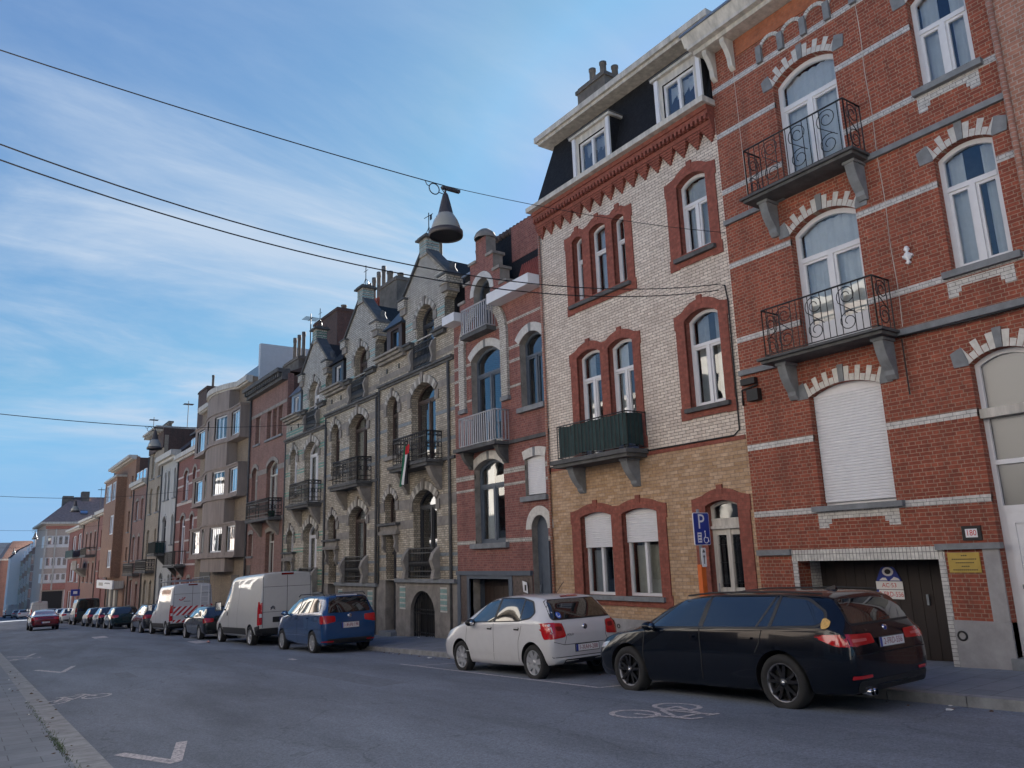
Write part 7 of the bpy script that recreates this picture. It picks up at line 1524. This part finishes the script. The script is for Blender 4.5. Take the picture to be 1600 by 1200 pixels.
# ---- generic cars
def generic(name, lab, mat, L_, Wd, Ht, kind, wr=.32, wb=None, rims='multi', txt='', fine=True, lvl=3):
    hl = L_ / 2; h = Wd / 2; wb = wb or L_ * .605; bl = Ht * (.655 if kind != 'sedan' else .64); g = .21 if kind not in ('suv', 'mpv') else .26
    z = lambda f: Ht * f
    if kind == 'sedan':
        st = [(-hl, .34, h * .72, h * .82, .52, h * .78, z(.50), h * .6, z(.53), z(.54)), (-hl + .06, .27, h * .88, h * .95, .55, h * .87, z(.66), h * .68, z(.685), z(.69)), (-hl + .35, .24, h * .93, h * .99, .57, h * .90, z(.685), h * .70, z(.715), z(.72)), (-hl + .75, .22, h * .95, h, .57, h * .93, z(.675), h * .72, z(.76), z(.785)), (-hl + 1.45, .21, h * .95, h, .56, h * .94, z(.665), h * .66, z(.95), z(.985)), (-.15, .2, h * .95, h * .99, .55, h * .94, z(.65), h * .67, z(.965), z(1.0))]
    else:
        rk = {'hatch': .34, 'mpv': .16, 'suv': .26, 'wagon': .3}[kind]
        st = [(-hl, .36, h * .74, h * .86, .54, h * .84, z(.48), h * .66, z(.51), z(.52)), (-hl + .05, .29, h * .88, h * .97, .57, h * .92, z(.60), h * .76, z(.635), z(.645)), (-hl + .05 + rk * .3, .25, h * .93, h * .99, .58, h * .95, z(.66), h * .76, z(.74), z(.76)), (-hl + .05 + rk, .24, h * .95, h, .58, h * .95, z(.66), h * .72, z(.935), z(.97)), (-hl + .3 + rk, .23, h * .95, h, .57, h * .95, z(.66), h * .72, z(.96), z(.995)), (-.2, .22, h * .95, h * .99, .56, h * .955, z(.65), h * .73, z(.965), z(1.0))]
    fw = .32 if kind not in ('mpv',) else .5
    st += [(fw, g, h * .95, h * .99, .55, h * .95, z(.645), h * .71, z(.925), z(.96)), (fw + .46, g, h * .95, h * .99, .55, h * .94, z(.635), h * .78, z(.78), z(.81)), (fw + .84, g, h * .95, h * .99, .56, h * .93, z(.625), h * .8, z(.665), z(.68)), (hl - .45, g, h * .93, h * .98, .55, h * .90, z(.585), h * .72, z(.615), z(.625)), (hl - .16, g + .02, h * .86, h * .92, .52, h * .80, z(.52), h * .62, z(.54), z(.545)), (hl - .05, g + .05, h * .75, h * .8, .48, h * .68, z(.45), h * .5, z(.465), z(.47)), (hl, g + .1, h * .6, h * .66, .46, h * .56, z(.40), h * .42, z(.41), z(.415))]
    c = Car(name, lab, st, mat, wb, wr, h, archr=wr + .045, level=lvl); c.wheelset(rims, .2)
    if fine: c.mirrors(fw + .35, z(.66) + .04, c.mat)
    b0 = z(.665); t0 = z(.925)
    if kind == 'sedan': sp = [(fw + .56, b0), (fw + .0, t0 - .02), (-.2, t0 + .01), (-hl + 1.55, t0 - .02), (-hl + .95, z(.765)), (-hl + 1.0, z(.715))]
    else: sp = [(fw + .56, b0), (fw + .02, t0 - .02), (-.2, t0 + .01), (-hl + .85, t0 - .01), (-hl + .36, z(.80)), (-hl + .42, z(.70))]
    for sd_ in 'LR':
        c.patch(roundp(sp, .05), sd_, DGLASS, 'side_window', off=.005)
        if fine:
            b = MB(); c.line([(-.05, b0), (-.1, t0)], sd_, .07, TRIM, '', .008, mb=b); c.line([(-.95, b0 + .02), (-1.0, t0)], sd_, .05, TRIM, '', .008, mb=b); part(b, 'window_pillar', c.e)
            b = MB(); c.line([(-.05, b0 - .03), (-.05, .32)], sd_, .010, SEAM, '', mb=b); c.line([(fw + .62, b0 - .05), (fw + .66, .34)], sd_, .010, SEAM, '', mb=b); c.line([(-.98, b0 - .02), (-.9, .62)], sd_, .010, SEAM, '', mb=b); part(b, 'door_seam', c.e)
            for y in (.02, -.9): c.patch(roundp([(y, z(.585)), (y + .18, z(.588)), (y + .18, z(.605)), (y, z(.60))], .01), sd_, mat, 'door_handle', off=.028)
        c.patch(roundp([(-hl - .02, z(.62)), (-hl + .2, z(.64)), (-hl + .26, z(.60)), (-hl + .18, z(.5)), (-hl - .02, z(.5))], .03), sd_, REDL, 'tail_light', off=.007)
        c.patch(roundp([(hl + .02, z(.46)), (hl - .38, z(.56)), (hl - .32, z(.48)), (hl + .02, z(.41))], .03), sd_, LENS, 'headlight', off=.006)
    for k in (-1, 1): c.patch(roundp([(k * h * .93, z(.635)), (k * h * .52, z(.625)), (k * h * .52, z(.53)), (k * h * .93, z(.50))], .04), 'B', REDL, 'tail_light', off=.007)
    if kind == 'sedan': rw = [(-h * .66, z(.76)), (h * .66, z(.76)), (h * .58, z(.945)), (-h * .58, z(.945))]
    else: rw = [(-h * .76, z(.675)), (h * .76, z(.675)), (h * .66, z(.93)), (-h * .66, z(.93))]
    c.patch(roundp(rw, .06), 'B', DGLASS, 'rear_window', off=.006); c.patch(roundp([(-h * .70, z(.68)), (h * .70, z(.68)), (h * .62, z(.92)), (-h * .62, z(.92))], .05), 'F', DGLASS, 'windscreen', off=.006)
    c.patch(roundp([(-h * .8, .42), (h * .8, .42), (h * .8, .28), (-h * .8, .28)], .04), 'B', TRIM, 'bumper_lower', off=.006)
    if txt: c.plate(-hl - .012, .56 if kind == 'sedan' else z(.455), txt)
    return c
tn = generic('people_carrier', 'blue people carrier with roof rails between the white hatchback and the white van', paint('blue', (.012, .065, .19), .35, .25), 4.25, 1.70, 1.66, 'mpv', .32, 2.62, 'multi', '1-XUN-174')
for k in (-1, 1): part(MB().tube([(k * .62, .35, 1.60), (k * .62, .2, 1.66), (k * .625, -1.6, 1.66), (k * .62, -1.75, 1.60)], .018, TRIM, 6), 'roof_rail', tn.e)
b = MB(); b.lathe([(0, -.016), (.05, -.014), (.062, -.004), (.062, .04)], (0, tn.skin(0, 1.02), 1.02), CHROME, 18, axis='y'); b.lathe([(.03, -.018), (.04, -.018)], (0, tn.skin(0, 1.02), 1.02), SEAM, 18, axis='y'); part(b, 'badge', tn.e)
tn.line([(.9, .52), (-.8, .52)], 'L', .012, CHROME, 'side_moulding', off=.012); tn.patch(roundp([(-.32, 1.60), (.32, 1.60), (.32, 1.57), (-.32, 1.57)], .01), 'B', LENS, 'brake_light', off=.012); tn.plate(-2.138, .79, '1-XUN-174'); tn.park(9.2, 23.65)
for k in (-1, 1): tn.patch(roundp([(k * .8, .37), (k * .5, .37), (k * .5, .34), (k * .8, .34)], .01), 'B', REDL, 'rear_reflector', off=.01)
generic('dark_hatchback_car', 'dark green car squeezed between the two white vans', paint('blackgreen', (.008, .014, .014), .3, .2), 4.2, 1.75, 1.42, 'hatch', .31, 2.6).park(9.25, 37.0)
generic('grey_suv', 'dark grey car half hidden in front of the striped white van', paint('graphite', (.035, .038, .045), .4, .25), 4.4, 1.82, 1.58, 'suv', .34, 2.65).park(9.25, 50.3)
generic('teal_hatchback_car', 'dark teal hatchback with red lights, last clear car before the striped white van', paint('teal', (.018, .045, .052), .4, .25), 4.3, 1.79, 1.50, 'hatch', .32, 2.62).park(9.25, 61.6)
generic('dark_hatchback_car', 'dark bluish hatchback directly beyond the teal hatchback', paint('navy', (.012, .016, .03), .4, .25), 4.2, 1.78, 1.50, 'hatch', .32, 2.6, fine=False).park(9.2, 67.3)
generic('dark_hatchback_car', 'dark hatchback behind the dark green van, second beyond the teal hatchback', paint('plum', (.03, .018, .022), .4, .25), 4.2, 1.78, 1.48, 'hatch', .32, 2.6, fine=False).park(9.15, 73.0)
rd = generic('red_saloon_car', 'dark red saloon driving away in the middle of the street', paint('dark_red', (.16, .008, .014), .35, .22), 4.75, 1.88, 1.46, 'sedan', .33, 2.85, txt='1-BKR-502'); rd.e['group'] = 'moving car'; rd.park(5.22, 70.2); del rd.e['group']
rd.patch(roundp([(-.5, .93), (.5, .93), (.5, .90), (-.5, .90)], .01), 'B', REDL, 'light_bar', off=.008)
for (n, lab, col, x, y, kind) in (('white_suv', 'white car just beyond the dark green van, right of the red saloon', (.6, .6, .6), 9.2, 93.0, 'suv'), ('white_hatchback_car', 'white car whose roof shows above the red saloon', (.6, .6, .6), 9.2, 100, 'hatch'), ('grey_hatchback_car', 'grey car left of the red saloon, nearer than the far pale van', (.10, .10, .11), 9.0, 112, 'hatch'), ('silver_hatchback_car', 'silver car peeping over the red saloon near the far pale van', (.3, .31, .32), 9.0, 118, 'hatch'), ('white_hatchback_car', 'white car left of the far pale van at the end of the street', (.62, .62, .63), 8.6, 155, 'hatch'), ('grey_hatchback_car', 'grey car next to the far white car, left end of the street', (.2, .2, .21), 8.4, 168, 'hatch'), ('red_hatchback_car', 'tiny reddish car at the left edge, last of the parked cars', (.25, .03, .03), 8.2, 196, 'hatch')):
    generic(n, lab, paint('far_' + n + str(int(y)), col, .1, .3), 4.2, 1.8, 1.5, kind, .32, 2.6, fine=False, lvl=2).park(x, y)

# ---- vans
def van(name, lab, mat, L_, Wd, Ht, wb, txt, dark=False, fine=True, lvl=3):
    hl = L_ / 2; h = Wd / 2
    st = [(-hl, .45, h * .90, h * .955, .70, h * .95, 1.25, h * .84, Ht * .955, Ht * .975), (-hl + .05, .40, h * .93, h * .985, .70, h * .98, 1.25, h * .87, Ht * .965, Ht * .99), (-hl + .5, .33, h * .95, h, .70, h * .985, 1.25, h * .87, Ht * .965, Ht), (0, .30, h * .95, h, .70, h * .985, 1.22, h * .87, Ht * .965, Ht), (hl - 2.25, .30, h * .95, h, .70, h * .98, 1.2, h * .86, Ht * .955, Ht * .99), (hl - 1.85, .30, h * .95, h, .70, h * .97, 1.2, h * .80, Ht * .90, Ht * .935), (hl - 1.3, .30, h * .95, h, .70, h * .95, 1.18, h * .82, Ht * .67, Ht * .70), (hl - .85, .30, h * .94, h * .99, .68, h * .91, 1.08, h * .80, 1.22, 1.26), (hl - .25, .30, h * .90, h * .95, .66, h * .84, .92, h * .66, 1.02, 1.05), (hl - .05, .32, h * .80, h * .86, .60, h * .74, .80, h * .55, .87, .88), (hl, .38, h * .66, h * .72, .56, h * .62, .7, h * .45, .74, .75)]
    c = Car(name, lab, st, mat, wb, .345, h, cat='van', archr=.41, level=lvl); c.wheelset('steel', .22)
    for sd_ in 'LR':
        c.patch(roundp([(hl - .92, 1.24), (hl - 1.62, Ht * .83), (hl - 2.15, Ht * .83), (hl - 2.15, 1.22)], .07), sd_, DGLASS, 'side_window', off=.006)
        if dark: c.patch(roundp([(hl - 2.35, 1.22), (hl - 2.35, Ht * .83), (-hl + .3, Ht * .83), (-hl + .3, 1.22)], .07), sd_, DGLASS, 'side_window', off=.006)
        b = MB(); c.line([(hl - 2.25, Ht * .86), (hl - 2.25, .42)], sd_, .014, SEAM, '', mb=b); c.line([(hl - .92, 1.15), (hl - .95, .42)], sd_, .014, SEAM, '', mb=b); c.line([(hl - 3.4, Ht * .86), (hl - 3.4, .42)], sd_, .014, SEAM, '', mb=b); part(b, 'door_seam', c.e)
        if fine:
            b = MB(); c.line([(hl - 2.3, Ht * .80), (-hl + .25, Ht * .80)], sd_, .022, mat, '', .012, mb=b); c.line([(hl - 2.3, 1.12), (-hl + .25, 1.12)], sd_, .022, mat, '', .012, mb=b); part(b, 'side_rib', c.e)
            c.patch(roundp([(wb / 2 - .45, .40), (wb / 2 - .45, .62), (-wb / 2 + .5, .62), (-wb / 2 + .5, .40)], .03), sd_, TRIM, 'side_moulding', off=.018); c.patch(roundp([(hl - 2.18, 1.04), (hl - 2.02, 1.04), (hl - 2.02, 1.16), (hl - 2.18, 1.16)], .02), sd_, TRIM, 'door_handle', off=.02)
        c.patch(roundp([(-hl - .03, 1.50), (-hl + .14, 1.50), (-hl + .16, .72), (-hl - .03, .72)], .03), sd_, REDL, 'tail_light', off=.010); c.patch(roundp([(-hl - .03, .72), (-hl + .45, .66), (-hl + .45, .42), (-hl - .03, .40)], .03), sd_, TRIM, 'bumper_corner', off=.016)
        c.patch(roundp([(hl - .02, .82), (hl - .5, 1.12), (hl - .42, .9), (hl - .05, .7)], .03), sd_, LENS, 'headlight', off=.006)
    for k in (-1, 1): c.patch(roundp([(k * h * .97, 1.48), (k * h * .86, 1.48), (k * h * .86, .74), (k * h * .97, .74)], .02), 'B', REDL, 'tail_light', off=.008); c.patch(roundp([(k * h * .96, 1.10), (k * h * .87, 1.10), (k * h * .87, .98), (k * h * .96, .98)], .01), 'B', LENS, 'light_bar', off=.011)
    b = MB(); c.line([(0, Ht * .94), (0, .62)], 'B', .016, SEAM, '', mb=b); c.line([(-h * .84, Ht * .93), (-h * .84, .64)], 'B', .014, SEAM, '', mb=b); c.line([(h * .84, Ht * .93), (h * .84, .64)], 'B', .014, SEAM, '', mb=b); c.line([(-h * .84, Ht * .79), (h * .84, Ht * .79)], 'B', .012, SEAM, '', mb=b); c.line([(-h * .84, 1.15), (h * .84, 1.15)], 'B', .012, SEAM, '', mb=b); part(b, 'door_seam', c.e)
    c.patch(roundp([(-h * .95, .62), (h * .95, .62), (h * .95, .42), (-h * .95, .42)], .03), 'B', TRIM, 'rear_bumper', off=.05); c.patch(roundp([(-.22, Ht * .972), (.22, Ht * .972), (.22, Ht * .945), (-.22, Ht * .945)], .015), 'B', REDD, 'brake_light', off=.02)
    c.patch(roundp([(-h * .75, 1.3), (h * .75, 1.3), (h * .68, Ht * .86), (-h * .68, Ht * .86)], .06), 'F', DGLASS, 'windscreen', off=.006)
    for k in (-1, 1):
        b = MB(); x = k * (h + .12); b.box(x - .10, x + .10, hl - 1.28, hl - 1.16, 1.22, 1.56, TRIM); b.box(k * h * .95, x, hl - 1.22, hl - 1.17, 1.25, 1.30, TRIM); b.box(x - .085, x + .085, hl - 1.284, hl - 1.28, 1.25, 1.53, CHROME); part(b, 'mirror', c.e)
    if dark: c.patch(roundp([(-h * .8, 1.2), (h * .8, 1.2), (h * .76, Ht * .92), (-h * .76, Ht * .92)], .06), 'B', DGLASS, 'rear_window', off=.008)
    if txt: b_ = c.patch(roundp([(-.5, .98), (.5, .98), (.5, .80), (-.5, .80)], .02), 'B', TRIM, 'plate_recess', off=.006); c.plate(-hl - .02, .89, txt)
    return c
v1 = van('white_van', 'tall plain white van with a dark side moulding, parked beyond the blue people carrier', paint('van_white', (.52, .51, .49), 0, .35), 5.95, 2.0, 2.52, 3.95, '1-TPW-263')
b = MB(); b.prism([(-.58, 1.30), (-.50, 1.36), (-.42, 1.30), (-.42, 1.26), (-.50, 1.32), (-.58, 1.26)], -2.992, -2.975, CHROME, ax='y'); b.prism([(-.58, 1.25), (-.50, 1.31), (-.42, 1.25), (-.42, 1.21), (-.50, 1.27), (-.58, 1.21)], -2.992, -2.975, CHROME, ax='y'); part(b, 'badge', v1.e); v1.park(9.40, 30.5)
v2 = van('striped_white_van', 'white van with red warning stripes, roof rack and ladder beyond the plain white van', paint('van_white2', (.60, .61, .63), 0, .35), 5.60, 2.05, 2.52, 3.75, '')
for (z0, z1) in ((.98, 1.40), (.64, .78)):
    v2.patch([(-.86, z0), (.86, z0), (.86, z1), (-.86, z1)], 'B', WPLATE, 'warning_panel', off=.010)
    b = MB(); hh = z1 - z0; x = -.86 - hh
    while x < .86:
        q = [(max(-.86, min(.86, a)), c) for a, c in ((x, z0), (x + .13, z0), (x + .13 + hh, z1), (x + hh, z1))]
        if x < -.86: 
            f0 = (-.86 - x) / hh; q = [(-.86, z0 + hh * min(1, f0)), (-.86, z0 + hh * max(0, min(1, f0 - .13 / hh))), (min(.86, max(-.86, x + .13)), z0), (x + .13 + hh, z1), (max(-.86, x + hh), z1)] if x + .13 > -.86 else [(-.86, z0 + hh * f0), (-.86, z0 + hh * (f0 - .13 / hh)), (x + .13 + hh, z1), (x + hh, z1)]
        if x + .13 + hh > .86:
            q = [(a, c) for a, c in q]
        try: v2.patch(q, 'B', plain('warning_red', (.45, .02, .03), .4), off=.014, mb=b, grid=.2)
        except Exception: pass
        x += .26
    part(b, 'warning_stripe', v2.e)
b = MB(); v2.line([(-.62, 1.74), (-.56, 1.70), (-.48, 1.70), (-.40, 1.76), (-.34, 1.84)], 'B', .045, plain('warning_red', (.45, .02, .03), .4), '', .012, mb=b); v2.line([(-.50, 1.78), (-.44, 1.82)], 'B', .03, plain('warning_red', (.45, .02, .03), .4), '', .012, mb=b); part(b, 'red_logo', v2.e)
b = MB()
for k in range(7): b.box(-.40 + .045 * k, -.365 + .045 * k, -2.815, -2.81, 1.62, 1.645, TXT)
part(b, 'small_lettering', v2.e)
b = MB()
for k in (-1, 1): b.tube([(k * .82, -2.6, 2.66), (k * .82, 1.0, 2.68)], .022, POSTG, 6); b.tube([(k * .82, -2.6, 2.80), (k * .82, 1.0, 2.82)], .018, POSTG, 6)
for y in (-2.6, -1.4, -.2, 1.0): b.tube([(-.82, y, 2.42), (-.82, y, 2.81)], .018, POSTG, 5); b.tube([(.82, y, 2.42), (.82, y, 2.81)], .018, POSTG, 5); b.tube([(-.82, y, 2.66), (.82, y, 2.66)], .018, POSTG, 5)
part(b, 'roof_rack', v2.e)
b = MB()
for x in (.38, .74): b.tube([(x, -2.90, 1.2), (x, -2.90, 2.4)], .02, WPLATE, 5)
for k in range(5): b.tube([(.38, -2.90, 1.3 + k * .26), (.74, -2.90, 1.3 + k * .26)], .016, WPLATE, 5)
part(b, 'ladder', v2.e)
ORL = plain('orange_livery', (.62, .35, .22), .4, var=.35, scale=4)
v2.patch(roundp([(-.2, 1.98), (-2.3, 1.98), (-2.35, 2.22), (-.3, 2.24)], .1), 'L', ORL, 'side_livery', off=.008)
v2.park(9.42, 44.4)
van('dark_green_van', 'dark green van with black windows, tallest of the far parked row', paint('dark_green', (.014, .035, .036), .3, .3), 5.2, 1.98, 2.30, 3.2, '1-VGD-088', dark=True, fine=False, lvl=2).park(9.3, 82.5)
van('pale_van', 'pale van left of the red saloon, standing before the corner building', paint('pale_van', (.42, .41, .41), 0, .35), 5.6, 2.05, 2.5, 3.5, '', fine=False, lvl=2).park(8.7, 127)
van('pale_van', 'pale van at the left edge of the photo below the blank white gable', paint('pale_van2', (.38, .40, .41), 0, .35), 5.6, 2.05, 2.5, 3.5, '', fine=False, lvl=2).park(8.0, 182)
